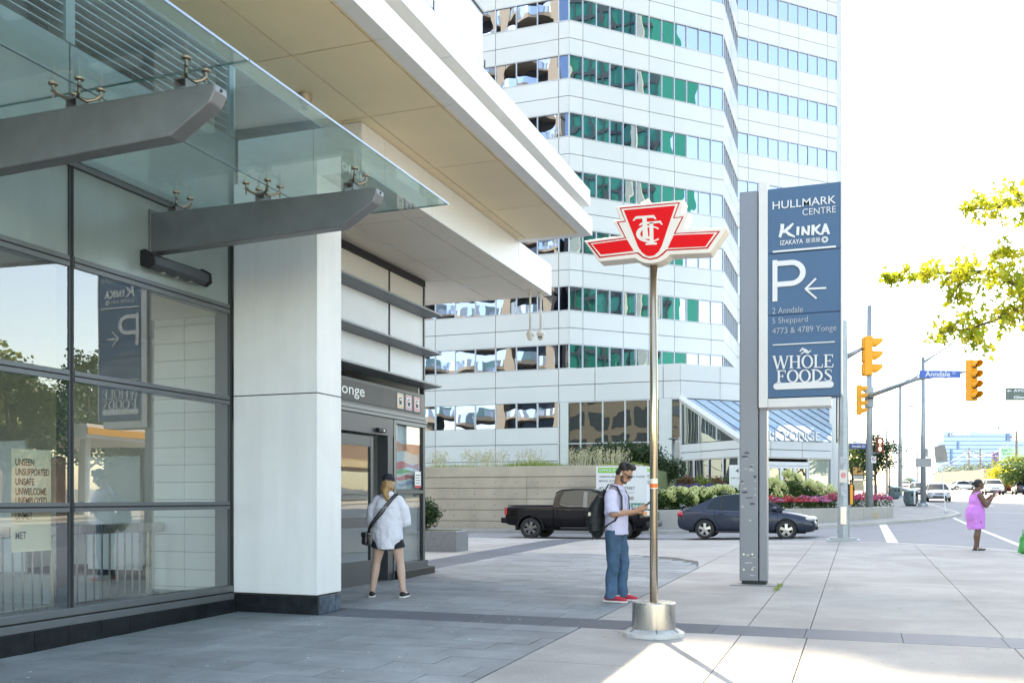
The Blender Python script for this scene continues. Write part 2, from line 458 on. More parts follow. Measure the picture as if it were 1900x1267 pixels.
# granite bands
x = -5.9
while x < 4.7:
    slab('granite_slab', m_band, x, min(x+.9, 4.72), 9.68, 10.34, plaza, .001, .03, .003); x += .9
y = 15.5
while y < 27.6:
    slab('granite_slab', m_band, -8.3, -7.3, y, min(y+.9, 27.7), plaza, .001, .03, .003); y += .9
# blue-grey pavers, running bond, each a stone of its own
random.seed(4)
PW, PL = .40, .80
def paver_row(y0, y1, x0, x1, off):
    xs = [x0]; k = x0+off
    while k < x1-.12:
        if k > x0+.12: xs.append(k)
        k += PL
    xs.append(x1)
    for a, b in zip(xs, xs[1:]):
        hh = random.uniform(-.0025, .0025)
        sheet('paver', [(a+.004, y0+.004), (b-.004, y0+.004), (b-.004, y1-.004), (a+.004, y1-.004)], hh, .03, m_pave, plaza)
y = 9.68-PW*13
i = 0
while y < 20.5:
    y1 = min(y+PW, 20.53)
    if abs(y-9.68) < .01: y = 10.34; continue
    x1 = -2.76
    if y1 > 17.6: x1 = -2.76-max(0, (y1-17.6))**2*.21
    x0 = -7.04
    if 10.3 < y < 10.6: x0 = -7.04
    if y > 15.2: x0 = -7.3
    if y1 > 20.4: x1 = -4.6
    paver_row(y, y1, x0, x1, [.30, .62, .12, .48][i % 4]); y = y1; i += 1
# far pavement across the side road, up Yonge
FK = [(-60, 36.3), (-30, 36.3), (-12.5, 36.5), (-7, 37.5), (-3, 39.2), (.5, 41.9), (2.6, 45), (4.0, 49), (4.9, 53.2), (4.95, 56), (4.75, 62), (4.7, 80), (4.7, 120), (4.7, 220), (4.7, 600)]
FKo = inset_line(FK, -.18)
far_pave = sheet('far_pavement', list(FKo)+[(-60, 600)], -.002, .13, m_conc, None, CUTX, CUTY, 'structure')
m_farslab = m_conc
def fkerbs():
    for i in range(1, len(FK)-3):
        a, b, c, d = FK[i], FK[i+1], FKo[i+1], FKo[i]
        sheet('kerb_stone', [a, b, c, d], .004, .17, m_kerb, far_pave, (), CUTY)
fkerbs()
# joints in the far pavement
mj = MB()
for (xa, ya, xb, yb) in [(1.6, 47.5, -.2, 48.8), (3.2, 52, .4, 53), (4.6, 57, -2, 57.5), (4.6, 62, -2, 62.5), (4.6, 67, -2, 67.5), (1.2, 46.5, 1.9, 72)]:
    n = 8
    for k in range(n):
        p = Vector((xa, ya)).lerp(Vector((xb, yb)), k/n); q = Vector((xa, ya)).lerp(Vector((xb, yb)), (k+1)/n)
        t = (q-p).normalized()*.02; nn = Vector((-t.y, t.x))
        mj.poly([(r.x, r.y, gz(r.x, r.y)+.003) for r in (p+nn, q+nn, q-nn, p-nn)])
mj.build('joint_line', m_conc_d, far_pave)
east = sheet('east_pavement', [(24.2, -60), (60, -60), (60, 600), (24.2, 600)], 0, .13, m_conc, None, CUTX, CUTY, 'structure')
# road paint
def stripe(a, b, w, parent, name='road_marking'):
    a = Vector(a); b = Vector(b); t = (b-a).normalized(); n = Vector((-t.y, t.x))*w/2
    return sheet(name, [tuple(a-n), tuple(b-n), tuple(b+n), tuple(a+n)], -.119, 0, m_line, parent, (), CUTY)
road = bpy.data.objects['road']
def gp2(px, py, dz=-.125):
    d = 25.
    for _ in range(80):
        p = at(px, py, d); d = .6*d+.4*(CZ-gz(p.x, p.y)-dz)*F_PX/(py-HZ)
    return (p.x, p.y)
stripe(gp2(1637, 971), gp2(1659, 1011), .3, road)
stripe(gp2(1768, 960), gp2(1898, 1014), .16, road)
stripe(gp2(1795, 950), gp2(1960, 952), .16, road)
for q in ((1660, 983, 1700, 983), (1735, 990, 1790, 991), (1665, 998, 1690, 999)):
    pass
for yy in range(70, 200, 9):
    for xx in (8.4, 12.0, 17.4, 20.8): stripe((xx, yy), (xx, yy+3), .13, road)
stripe((14.3, 66), (14.3, 330), .14, road); stripe((14.7, 66), (14.7, 330), .14, road)
for k in range(5): stripe((-60+12*k, 32.2), (-57+12*k, 32.2), .12, road) if k < 3 else None

# ================================================================== STATION BUILDING (left)
FX = -7.12
m_alu = M('dark_aluminium', (.055, .065, .072), .42, .3, var=.08, scale=4)
m_alu2 = M('grey_aluminium', (.15, .165, .175), .42, .4, var=.08, scale=4)
m_blk = M('black_gasket', (.012, .013, .014), .6, var=0)
m_tile = M('black_granite_tile', (.012, .015, .018), .40, var=.5, scale=9, rnd=.2, spec=.25)
m_clad = M('white_cladding', (.80, .80, .79), .45, var=.03, scale=1.0, rnd=.02, fine=.02)
m_col = M('column_cladding_white', (.80, .80, .79), .5, var=.055, scale=1.6, stretch=(2.5, 2.5, .22), fine=.02, stain=.05, bump=.06, bscale=3)
m_soff = M('cream_soffit_panel', (.84, .69, .46), .55, var=.05, scale=.8, rnd=.03)
m_soff2 = M('pale_soffit_panel', (.80, .73, .62), .55, var=.04, scale=.8, rnd=.02)
m_shad = M('joint_backing', (.05, .045, .035), .9, var=0)
m_spand = M('grey_green_spandrel', (.27, .33, .325), .34, .15, var=.12, scale=1.4, stretch=(1, 1, .25))
m_frost = M('frosted_panel', (.74, .77, .80), .5, var=.05, scale=1.5)
m_steel = M('brushed_steel', (.60, .58, .54), .28, 1., var=.10, scale=30, stretch=(1, 1, .05))
m_beam = M('grey_painted_steel', (.20, .21, .215), .42, .35, var=.15, scale=2.5)
m_bronze = M('spider_casting', (.36, .31, .25), .32, 1., var=.1, scale=20)
g_clear = glass('window_glass', (.86, .91, .90), .19, .0009, 1.1)
g_door = glass('door_glass', (.84, .90, .91), .11, .0008, 1.5)
g_canopy = glass('canopy_glass', (.80, .93, .91), .05, .0006, 1.0, film=.13)
g_bal = glass('balustrade_glass', (.86, .92, .95), .10)
bld = thing('station_building', 'pale stone building with glazed station entrance, glass canopy and deep cream soffit', 'building', (FX, 7, .08))
def B(name, mat, *a, bevel=0., **k):
    return MB().box(*a).build(name, mat, bld, bevel=bevel, **k)
# --- glass front: two bays and one beyond the frame
BAY = [2.15, 4.65, 7.15, 9.62]
ROW = [(.43, 1.345), (1.435, 2.60), (2.70, 3.695)]
for y0, y1 in zip(BAY, BAY[1:]):
    for z0, z1 in ROW:
        MB().poly([(FX, y0+.035, z0), (FX, y1-.035, z0), (FX, y1-.035, z1), (FX, y0+.035, z1)]).build('window_pane', g_clear, bld, fix=False)
    B('spandrel_panel', m_spand, FX-.03, FX-.004, y0+.03, y1-.03, 3.80, 4.66)
for yb in BAY[1:]:
    B('mullion', m_alu, FX-.15, FX+.014, yb-.03, yb+.03, .30, 4.68, bevel=.003)
    B('gasket', m_blk, FX-.02, FX+.018, yb-.012, yb+.012, .32, 4.66)
for y0, y1 in zip(BAY, BAY[1:]):
    for zc, h in ((1.39, .045), (2.65, .05), (3.747, .052)):
        B('transom', m_alu2, FX-.12, FX+.020, y0+.032, y1-.032, zc+.008, zc+h)
        B('transom', m_alu2, FX-.12, FX+.022, y0+.032, y1-.032, zc-h, zc-.008)
        B('gasket', m_blk, FX-.1, FX+.012, y0+.03, y1-.03, zc-.008, zc+.008)
    B('sill', m_alu2, FX-.14, FX+.05, y0, y1, .355, .425, bevel=.004)
    B('gasket', m_blk, FX-.12, FX+.035, y0, y1, .338, .355)
    B('sill', m_alu2, FX-.14, FX+.062, y0, y1, .265, .338, bevel=.004)
    B('head_flashing', m_alu2, FX-.1, FX+.03, y0, y1, 4.665, 4.71)
    B('gasket', m_blk, FX-.1, FX+.02, y0, y1, 4.71, 4.722)
    B('head_flashing', m_alu2, FX-.1, FX+.05, y0, y1, 4.722, 4.79)
y = 2.2
while y < 9.6:
    y1 = min(y+.405, 9.64)
    B('granite_tile', m_tile, FX-.1, FX+.075, y+.003, y1-.003, gz(-7, y)-.1, .262, bevel=.003); y = y1
# wall above canopy, louvres
B('upper_panel', m_spand, FX-.10, FX-.01, 2.15, 4.64, 4.80, 5.84); B('upper_panel', m_spand, FX-.10, FX-.01, 4.66, 7.14, 4.80, 5.84); B('upper_panel', m_spand, FX-.10, FX-.01, 7.16, 9.74, 4.80, 5.84)
m_louv = M('grey_louvre', (.52, .57, .56), .45, .3, var=.08)
for y0, y1 in ((2.15, 4.6), (4.7, 7.08), (7.22, 9.6)):
    B('louvre_backing', m_shad, FX-.22, FX-.2, y0, y1, 5.86, 8.0)
    z = 5.93
    while z < 7.95:
        mb = MB(); mb.poly([(FX-.19, y0, z+.075), (FX-.02, y0, z), (FX-.02, y1, z), (FX-.19, y1, z+.075)])
        mb.poly([(FX-.19, y0, z+.066), (FX-.02, y0, z-.009), (FX-.02, y1, z-.009), (FX-.19, y1, z+.066)])
        mb.poly([(FX-.02, y0, z), (FX-.02, y0, z-.009), (FX-.02, y1, z-.009), (FX-.02, y1, z)])
        mb.build('louvre_blade', m_louv, bld, fix=False); z += .088
for yb in (2.1, 4.65, 7.15, 9.67): B('louvre_frame', m_spand, FX-.2, FX, yb-.055 if yb > 3 else yb, yb+.055, 5.85, 8.0)
B('roof_deck', m_clad, -18, FX-.02, 2, 15.2, 8.0, 8.3)
B('rear_wall', m_clad, -18.2, -18, 2, 15.2, 0, 8.0)
B('end_wall', m_clad, -18, FX-.05, 1.9, 2.1, 4.7, 8.0); B('added_south_glass', g_door, -17.9, FX-.1, 2.0, 2.01, .13, 4.6); B('end_wall', m_clad, -18, FX-.12, 15.10, 15.2, 0, 5.26)  # unseen south end glazed to let daylight onto the lobby tiles
B('end_wall', m_clad, -18, FX-.12, 15.10, 15.2, 5.3, 8.0)
# --- column, clad in two lifts
B('column_core', m_shad, FX+.02, -5.96, 9.68, 10.18, .2, 5.25)
for z0, z1 in ((.345, 2.70), (2.712, 5.26)):
    B('column_cladding', m_col, FX+.03, -5.93, 9.65, 9.675, z0, z1, bevel=.004)
    B('column_cladding', m_col, -5.955, -5.93, 9.677, 10.2, z0, z1, bevel=.004)
xx = [FX+.04, FX+.09, -6.70, -6.31, -5.925]
for a, b in zip(xx, xx[1:]): B('granite_tile', m_tile, a+.003, b-.003, 9.66, 9.70, .0, .325, bevel=.003)
for a, b in ((9.702, 9.93), (9.93, 10.08), (10.08, 10.2)): B('granite_tile', M('blue_granite_tile', (.06, .085, .11), .2, var=.5, scale=12, rnd=.2), -5.97, -5.935, a+.003, b-.003, .0, .325, bevel=.003)
# --- entrance front behind the column
EY0, EY1, EYM = 10.2, 15.05, 13.78
B('head_beam', m_blk, FX-.1, FX+.03, EY0, EY1+.02, 5.15, 5.255)
m_perf = M('perforated_panel', (.66, .64, .60), .6, .0, var=.05, scale=60, stretch=(1, 1, 6))
def perf():
    m = m_perf; t = m.node_tree; b = [n for n in t.nodes if n.type == 'BSDF_PRINCIPLED'][0]
    geo = [n for n in t.nodes if n.type == 'NEW_GEOMETRY'][0]
    wv = t.nodes.new('ShaderNodeTexWave'); wv.bands_direction = 'Z'; wv.inputs['Scale'].default_value = 9
    bp = t.nodes.new('ShaderNodeBump'); bp.inputs['Strength'].default_value = .6; bp.inputs['Distance'].default_value = .02
    t.links.new(geo.outputs['Position'], wv.inputs[0]); t.links.new(wv.outputs[0], bp.inputs['Height']); t.links.new(bp.outputs[0], b.inputs['Normal'])
for y0, y1 in ((EY0, EYM-.025), (EYM+.025, EY1)):
    B('perforated_panel', m_perf, FX-.05, FX-.01, y0, y1, 4.70, 5.15)
    B('frosted_panel', m_frost, FX-.05, FX-.01, y0, y1, 4.03, 4.63); B('frosted_panel', m_frost, FX-.05, FX-.01, y0, y1, 3.48, 3.95)
B('gasket', m_blk, FX-.06, FX-.002, EYM-.022, EYM+.022, 3.46, 5.15)
B('corner_post', m_alu, FX-.08, FX+.01, EY1+.003, EY1+.05, .15, 5.145)
for z in (4.665, 3.99, 3.425):
    mb = MB(); mb.prism([(FX-.008, z+.035), (FX+.30, z+.012), (FX+.30, z-.018), (FX-.008, z-.05)], lambda u, v, h: (u, h, v), EY0, EY1+.12)
    mb.build('sun_fin', m_alu2, bld, bevel=.003)
B('door_header', m_alu2, FX-.12, FX+.035, EY0, EY1+.05, 2.83, 2.885); B('gasket', m_blk, FX-.1, FX+.02, EY0, EY1+.04, 2.815, 2.83)
B('door_header', m_alu2, FX-.12, FX+.05, EY0, EY1+.06, 2.77, 2.815); B('gasket', m_blk, FX-.1, FX+.03, EY0, EY1+.04, 2.755, 2.77)
B('door_header', m_alu, FX-.12, FX+.03, EY0, 13.88, 2.48, 2.755)
B('door_header', m_alu2, FX-.12, FX+.035, 13.955, EY1+.05, 2.70, 2.755)
B('jamb', m_alu, FX-.16, FX+.03, 13.66, 13.83, .14, 2.478); B('gasket', m_blk, FX-.1, FX+.02, 13.835, 13.865, .14, 2.75); B('jamb', m_alu2, FX-.1, FX+.035, 13.87, 13.95, .14, 2.75)
def door(y0, y1, x, nm='door'):
    d = bpy.data.objects.new(nm, MB().box(x-.05, x, y0, y0+.09, .17, 2.44).box(x-.05, x, y1-.09, y1, .17, 2.44).box(x-.048, x-.002, y0+.09, y1-.09, 2.28, 2.44).box(x-.048, x-.002, y0+.09, y1-.09, 1.03, 1.19).box(x-.048, x-.002, y0+.09, y1-.09, .17, .52).mesh('door', m_alu))
    link(d, bld)
    MB().box(x-.028, x-.022, y0+.09, y1-.09, 1.19, 2.28).build('door_glass', g_door, d); MB().box(x-.028, x-.022, y0+.09, y1-.09, .52, 1.03).build('door_glass', g_door, d)
    return d
door(12.02, 13.24, FX-.005); door(10.75, 11.97, FX-.005)
B('threshold', m_alu2, FX-.2, FX+.06, EY0, 13.66, .128, .165)
B('side_glass', glass('side_pane_glass', (.88, .92, .92), .08), FX-.02, FX-.012, 13.99, 15.0, 1.62, 2.69); B('side_glass', glass('side_pane_glass', (.88, .92, .92), .08), FX-.02, FX-.012, 13.99, 15.0, .42, 1.56)
B('side_transom', m_alu, FX-.1, FX+.02, 13.955, EY1, 1.56, 1.62); B('side_frame', m_alu, FX-.1, FX+.02, 13.955, 13.988, .2, 2.7); B('side_frame', m_alu, FX-.1, FX+.022, 15.0, EY1, .2, 2.7)
B('plinth', m_alu, FX-.12, FX+.06, 13.955, EY1+.06, .30, .41); B('plinth', m_tile, FX-.14, FX+.16, 13.90, EY1+.14, .1, .30, bevel=.01)
# --- lower canopy (soffit at 5.27)
LX, LZ, LT = -5.40, 5.27, 5.825
LYS = [9.75, 10.33, 11.69, 13.83, 15.17, 16.75, 17.0]
B('lower_canopy_core', m_shad, -9.0, LX-.03, 9.78, 16.97, LZ+.02, LT-.01)
lx = [-9.0, -7.9, -6.62, -5.75, LX-.004]
for a, b in zip(lx, lx[1:]):
    for c, d in zip(LYS, LYS[1:]):
        c2 = max(c, 9.78); d2 = min(d, 16.97)
        if b <= -6.6 and False: continue
        B('soffit_panel', m_soff2, a+.009, b-.009, c2+.009, d2-.009, LZ, LZ+.018)
for c, d in zip(LYS, LYS[1:]): B('fascia_panel', m_clad, LX-.028, LX, c+.005, d-.005, LZ-.004, LT, bevel=.003)
for a, b in ((FX+.02, -6.05), (-6.04, LX-.03)): B('fascia_panel', m_clad, a, b, 9.75, 9.778, LZ-.004, LT, bevel=.003)
B('fascia_panel', m_clad, -9.0, LX-.03, 16.972, 17.0, LZ-.004, LT, bevel=.003)
# --- upper slab (soffit at 5.83)
UX, UZ = -4.15, 5.83
UYS = [1.2, 3.0, 4.7, 6.4, 8.07, 9.66, 11.47, 13.45, 15.3]
B('upper_slab_core', m_shad, -9.0, UX-.2, 9.8, 15.1, UZ+.02, 6.5); B('upper_slab_core', m_shad, -5.88, UX-.2, 1.2, 9.8, UZ+.02, 6.5)
ux = [-5.90, -5.25, -4.36, UX-.002]
for a, b in zip(ux, ux[1:]):
    for c, d in zip(UYS, UYS[1:]): B('soffit_panel', m_soff, a+.008, b-.008, c+.008, d-.008, UZ, UZ+.018)
B('soffit_edge', m_clad, -5.93, -5.895, 1.2, 9.74, UZ-.004, 6.53)
for c, d in zip(UYS, UYS[1:]):
    B('fascia_panel', m_clad, UX-.17, UX, c+.004, d-.004, UZ-.003, 6.105, bevel=.003)
    B('recess_panel', m_soff2, UX-.2, UX-.185, c+.004, d-.004, 6.107, 6.268)
    B('fascia_panel', m_clad, UX-.21, UX+.01, c-.16, d-.17, 6.27, 6.53, bevel=.003)
B('fascia_panel', m_clad, -9, UX-.172, 15.1, 15.296, UZ-.003, 6.105, bevel=.003); B('fascia_panel', m_clad, -9, UX-.212, 15.0, 15.12, 6.27, 6.53)
# balustrade
m_bal = M('blue_grey_metal', (.33, .40, .50), .4, .4, var=.06)
B('balustrade_base', m_bal, UX-.19, UX-.13, 1.2, 10.8, 6.532, 6.72)
for a, b in ((1.2, 3.3), (3.32, 5.4), (5.42, 7.5), (7.52, 9.3), (9.32, 10.78)):
    B('balustrade_glass', g_bal, UX-.17, UX-.155, a, b, 6.722, 7.38)
    B('balustrade_clip', m_blk, UX-.128, UX-.118, b-.02, b, 6.64, 6.80)
B('balustrade_rail', m_alu2, UX-.19, UX-.14, 1.2, 10.8, 7.385, 7.41)
B('balustrade_return', g_bal, -6.5, UX-.172, 10.78, 10.795, 6.54, 7.38)
# upper storey set back behind the balcony
B('upper_storey', m_clad, -18, -8.5, 2, 15.0, 8.302, 14.0)
# --- glass canopy with two beams
CZ_ = 4.70
for a, b in ((3.3, 5.942), (5.958, 9.60)):
    for c, d in ((FX+.06, -5.758), (-5.742, -4.24)):
        if b > 9 and c < -5.9: b2 = 9.60
        else: b2 = b
        B('canopy_glass', g_canopy, c, d, a, b2, CZ_, CZ_+.016)
        B('glass_edge', M('green_glass_edge', (.10, .26, .24), .15, var=0, coat=.3), c, d, b2, b2+.005, CZ_, CZ_+.016)
    B('glass_edge', M('blue_glass_edge', (.26, .36, .50), .15, var=0, coat=.3), -4.24, -4.232, a, b, CZ_, CZ_+.018)
B('glass_seal', m_blk, -5.757, -5.743, 3.3, 9.6, CZ_+.004, CZ_+.012)
def beam(yb):
    o = bpy.data.objects.new('canopy_beam', MB().prism([(FX+.005, 4.10), (FX+.3, 4.105), (-4.80, 4.155), (-4.44, 4.36), (-4.40, 4.44), (-4.40, 4.49), (-4.46, 4.50), (FX+.005, 4.52)], lambda u, v, h: (u, h, v), yb-.075, yb+.075).mesh('canopy_beam', m_beam))
    link(o, bld); bv = o.modifiers.new('bevel', 'BEVEL'); bv.width = .014; bv.segments = 3; bv.limit_method = 'ANGLE'; bv.angle_limit = rad(30)
    MB().box(FX-.004, FX+.02, yb-.10, yb+.10, 4.06, 4.56).build('beam_plate', m_beam, o, bevel=.004)
    MB().lathe([(.012, 0), (.012, .012)], (-4.405, yb, 4.462), 10, 'x').build('drain_hole', m_blk, o)
    for xc, arms in ((-5.75, ((-.13, -.11), (.13, -.11), (-.13, .11), (.13, .11))), (-4.72, ((.10, -.11), (.10, .11))), (-6.85, ((.10, -.11), (.10, .11)))):
        st = MB().box(xc-.055, xc-.045, yb-.06, yb+.06, 4.48, 4.585).box(xc+.045, xc+.055, yb-.06, yb+.06, 4.48, 4.585).box(xc-.055, xc+.055, yb-.06, yb+.06, 4.575, 4.588)
        st.build('spider_bracket', m_beam, o)
        sp = MB(); sp.lathe([(.03, 4.585), (.034, 4.605), (.02, 4.625)], (xc, yb, 0), 12)
        for dx, dy in arms:
            p0 = Vector((xc, yb, 4.60)); p3 = Vector((xc+dx, yb+dy, 4.645))
            sp.tube([p0, p0.lerp(p3, .45)+Vector((0, 0, -.028)), p0.lerp(p3, .8)+Vector((0, 0, -.022)), p3], [.019, .014, .013, .018], 8)
            sp.lathe([(.009, 4.58), (.009, 4.62)], (p3.x, p3.y, 0), 8)
            sp.lathe([(.017, 4.63), (.011, 4.655), (.013, 4.675), (.036, 4.683), (.038, 4.697), (.03, 4.699)], (p3.x, p3.y, 0), 14)
        sp.build('spider_fitting', m_bronze, o, auto=True)
beam(5.84); beam(8.32)
# --- inside the lobby
m_wtile = M('white_wall_tile', (.80, .78, .74), .35, var=.03, rnd=.02)
m_floor = M('lobby_floor', (.40, .41, .40), .25, var=.1, scale=1)
B('lobby_floor', m_floor, -17.9, FX-.1, 2.1, 15.1, .05, .13)
B('lobby_ceiling', m_soff2, -17.9, FX-.2, 2.1, 15.1, 4.6, 4.7)
B('lobby_wall', m_clad, -15.1, -15.0, 2.1, 15.1, .13, 4.6)
B('tile_backing', m_shad, -8.50, -7.52, 9.922, 10.05, .13, 4.5)
z = .14
while z < 3.75:
    for a, b in ((-8.49, -8.02), (-8.015, -7.53)): B('wall_tile', m_wtile, a+.002, b-.002, 9.90, 9.92, z+.003, z+.217)
    z += .22
B('soffit_bulkhead', m_soff2, -8.5, -7.5, 9.85, 10.1, 3.75, 4.6)
B('jamb', m_alu, -7.52, -7.30, 9.86, 10.05, .13, 4.6)
z = .14
while z < 2.9:
    for a, b in ((-9.2, -8.5), (-10, -9.2), (-10.8, -10)): B('wall_tile', m_wtile, a+.003, b-.003, 14.2, 14.22, z+.003, z+.297)
    z += .30
B('tile_backing', m_shad, -11, -8.4, 14.222, 14.3, .13, 4.5)
B('white_panel', M('white_screen_panel', (.75, .77, .78), .4, var=.02), -10.05, -9.15, 10.4, 10.45, .5, 2.05); B('white_panel', M('white_screen_panel', (.75, .77, .78), .4, var=.02), -12.6, -11.2, 10.4, 10.45, .3, 2.3)
B('stair_block', m_floor, -11.5, -8.9, 9.4, 9.6, .13, .5)
# railing inside the glass
rl = thing('railing', 'brushed steel railing with thin vertical bars behind the shop-front glass', 'railing', (-8.35, 6.5, .13))
MB().box(-8.38, -8.31, 3.0, 9.86, 1.06, 1.175).build('top_rail', m_steel, rl, bevel=.01)
MB().box(-8.37, -8.32, 3.0, 9.80, .25, .30).build('bottom_rail', m_steel, rl, bevel=.006)
bal_me = MB().box(-.008, .008, -.008, .008, .30, 1.06).mesh('baluster', m_steel)
y = 3.1
while y < 9.75:
    inst('baluster', bal_me, Matrix.Translation((-8.345, y, 0)), rl); y += .125
for yy in (4.1, 5.45, 6.8, 8.15, 9.65): MB().box(-8.375, -8.315, yy-.04, yy+.04, .13, 1.06).build('post', m_steel, rl)
# poster behind the glass
m_cream = M('cream_paper', (.74, .70, .52), .7, var=.03)
m_ink = M('black_ink', (.02, .02, .022), .6, var=0)
ps = thing('poster', 'cream poster with bold black words hung behind the lower panes', 'poster', (FX-.12, 6.8, .95))
MB().box(FX-.125, FX-.12, 6.58, 7.03, .98, 1.93).build('sheet', m_cream, ps)
fx = lambda u, v, t: (FX-.119+t, u, v)
for wd_, zz, w in (('UNSEEN', 1.775, .21), ('UNSUPPORTED', 1.685, .385), ('UNSAFE', 1.595, .21), ('UNWELCOME', 1.505, .35), ('UNEMPLOYED', 1.42, .355), ('UNMET', 1.28, .19), ('MET', 1.10, .12)):
    letters(wd_, fx, 6.62, zz, w, .066, 'lettering', m_ink, ps, .012, .003)
# sign band over the doors
m_signblk = M('dark_sign_face', (.022, .024, .027), .45, 0, var=.3, scale=2, spec=.3)
m_white = M('white_print', (.80, .80, .78), .5, var=0)
sb = thing('entrance_sign', 'dark sign band lettered Yonge with three transit pictograms over the doors', 'sign', (FX+.05, 12.6, 2.9))
MB().box(FX-.05, FX+.03, EY0, EY1+.0, 2.888, 3.27).build('sign_box', m_alu, sb)
MB().box(FX+.03, FX+.045, EY0, 14.86, 2.925, 3.225).build('sign_face', m_signblk, sb)
fs = lambda u, v, t: (FX+.045+t, u, v)
letters('Sheppard-Yonge', fs, 10.50, 2.965, 2.36, .215, 'lettering', m_white, sb, .008)
def rrect(u0, v0, w, h, r, k=4):
    p = []
    for cx_, cy_, a in ((u0+w-r, v0+h-r, 0), (u0+r, v0+h-r, pi/2), (u0+r, v0+r, pi), (u0+w-r, v0+r, 1.5*pi)):
        p += [(cx_+r*math.cos(a+pi/2*i/k), cy_+r*math.sin(a+pi/2*i/k)) for i in range(k+1)]
    return p
for i, (yy, col) in enumerate(((13.95, (.80, .42, .10)), (14.26, (.62, .16, .30)), (14.57, (.75, .10, .12)))):
    P_ = bpy.data.objects.new('pictogram', MB().poly([fs(u, v, .004) for u, v in rrect(yy, 2.955, .235, .245, .03)]).mesh('pictogram', m_white)); link(P_, sb)
    q = rrect(yy+.014, 2.969, .207, .217, .024); q2 = rrect(yy+.034, 2.989, .167, .177, .016)
    mb = MB()
    for k in range(len(q)): mb.poly([fs(*q[k], .007), fs(*q[(k+1) % len(q)], .007), fs(*q2[(k+1) % len(q)], .007), fs(*q2[k], .007)])
    mb.build('border', M('border_%d' % i, col, .5, var=0), P_)
    ic = MB(); cx_ = yy+.1175
    ic.poly([fs(u, v, .007) for u, v in rrect(cx_-.045, 3.02, .09, .115, .02)])
    ic.poly([fs(cx_-.05, 3.0, .007), fs(cx_-.03, 3.0, .007), fs(cx_-.02, 3.02, .007), fs(cx_-.035, 3.02, .007)]); ic.poly([fs(cx_+.03, 3.0, .007), fs(cx_+.05, 3.0, .007), fs(cx_+.035, 3.02, .007), fs(cx_+.02, 3.02, .007)])
    ic.build('icon', m_ink, P_)
    MB().poly([fs(u, v, .010) for u, v in rrect(cx_-.034, 3.08, .068, .035, .008)]).build('window', m_white, P_)
# door sensor
ds = thing('door_sensor', 'small black motion sensor above the sliding door', 'sensor', (FX+.06, 13.4, 2.51))
MB().box(FX+.03, FX+.09, 13.25, 13.52, 2.515, 2.58).build('housing', m_blk, ds, bevel=.012); MB().box(FX+.09, FX+.093, 13.40, 13.45, 2.53, 2.56).build('lens', m_white, ds)
# notice on side glass
nn_ = thing('notice', 'small white notice with red footer stuck on the side glass', 'notice', (FX, 14.8, 1.65))
MB().box(FX-.008, FX-.004, 14.72, 14.96, 1.66, 1.94).build('paper', m_white, nn_); MB().box(FX-.0035, FX-.001, 14.72, 14.96, 1.66, 1.70).build('footer', M('red_print', (.6, .04, .06), .5, var=0), nn_)
for k in range(4): MB().box(FX-.0035, FX-.001, 14.75, 14.75+.17-.03*(k % 2), 1.87-.045*k, 1.882-.045*k).build('text_line', m_ink, nn_)
# poster of bright bands inside the side window
bp_ = thing('window_poster', 'advert of orange, red and green bands inside the side window', 'poster', (FX-.3, 14.5, 1.6))
MB().box(FX-.065, FX-.055, 13.99, 15.0, 1.63, 2.68).build('sheet', M('pale_print', (.66, .72, .76), .5, var=.1), bp_)
random.seed(3)
for z0, h, col in ((2.25, .16, (.80, .30, .16)), (1.98, .09, (.75, .06, .10)), (1.90, .05, (.06, .5, .14)), (1.80, .05, (.70, .12, .16)), (1.70, .05, (.25, .35, .55))):
    mb = MB(); n = 10
    top = [(14.02+.96*i/n, z0+h+.03*math.sin(i*.8+z0*9)) for i in range(n+1)]; bot = [(14.02+.96*i/n, z0+.025*math.sin(i*.7+z0*5)) for i in range(n+1)]
    for i in range(n): mb.poly([(FX-.052, *bot[i]), (FX-.052, *bot[i+1]), (FX-.052, *top[i+1]), (FX-.052, *top[i])])
    mb.build('print_band', M('band_%d' % int(z0*100), col, .5, var=.15, scale=6), bp_)
# wall light under the spandrel
wl = thing('wall_light', 'dark metal linear spotlight fixed under the canopy beam', 'light', (FX+.1, 8.6, 3.98))
MB().prism([(FX, 3.95), (FX+.10, 3.90), (FX+.17, 3.94), (FX+.16, 4.03), (FX+.06, 4.08), (FX, 4.07)], lambda u, v, h: (u, h, v), 8.12, 9.02).build('housing', m_alu, wl, bevel=.008)
for y0, y1 in ((8.09, 8.118), (9.022, 9.05)): MB().prism([(FX, 3.93), (FX+.11, 3.885), (FX+.185, 3.93), (FX+.175, 4.04), (FX+.06, 4.10), (FX, 4.09)], lambda u, v, h: (u, h, v), y0, y1).build('end_cap', m_blk, wl, bevel=.006)
for yy in (8.35, 8.57, 8.79): MB().lathe([(.032, 0), (.03, .012)], (FX+.075, yy, 3.895), 12).build('lens', m_steel, wl)
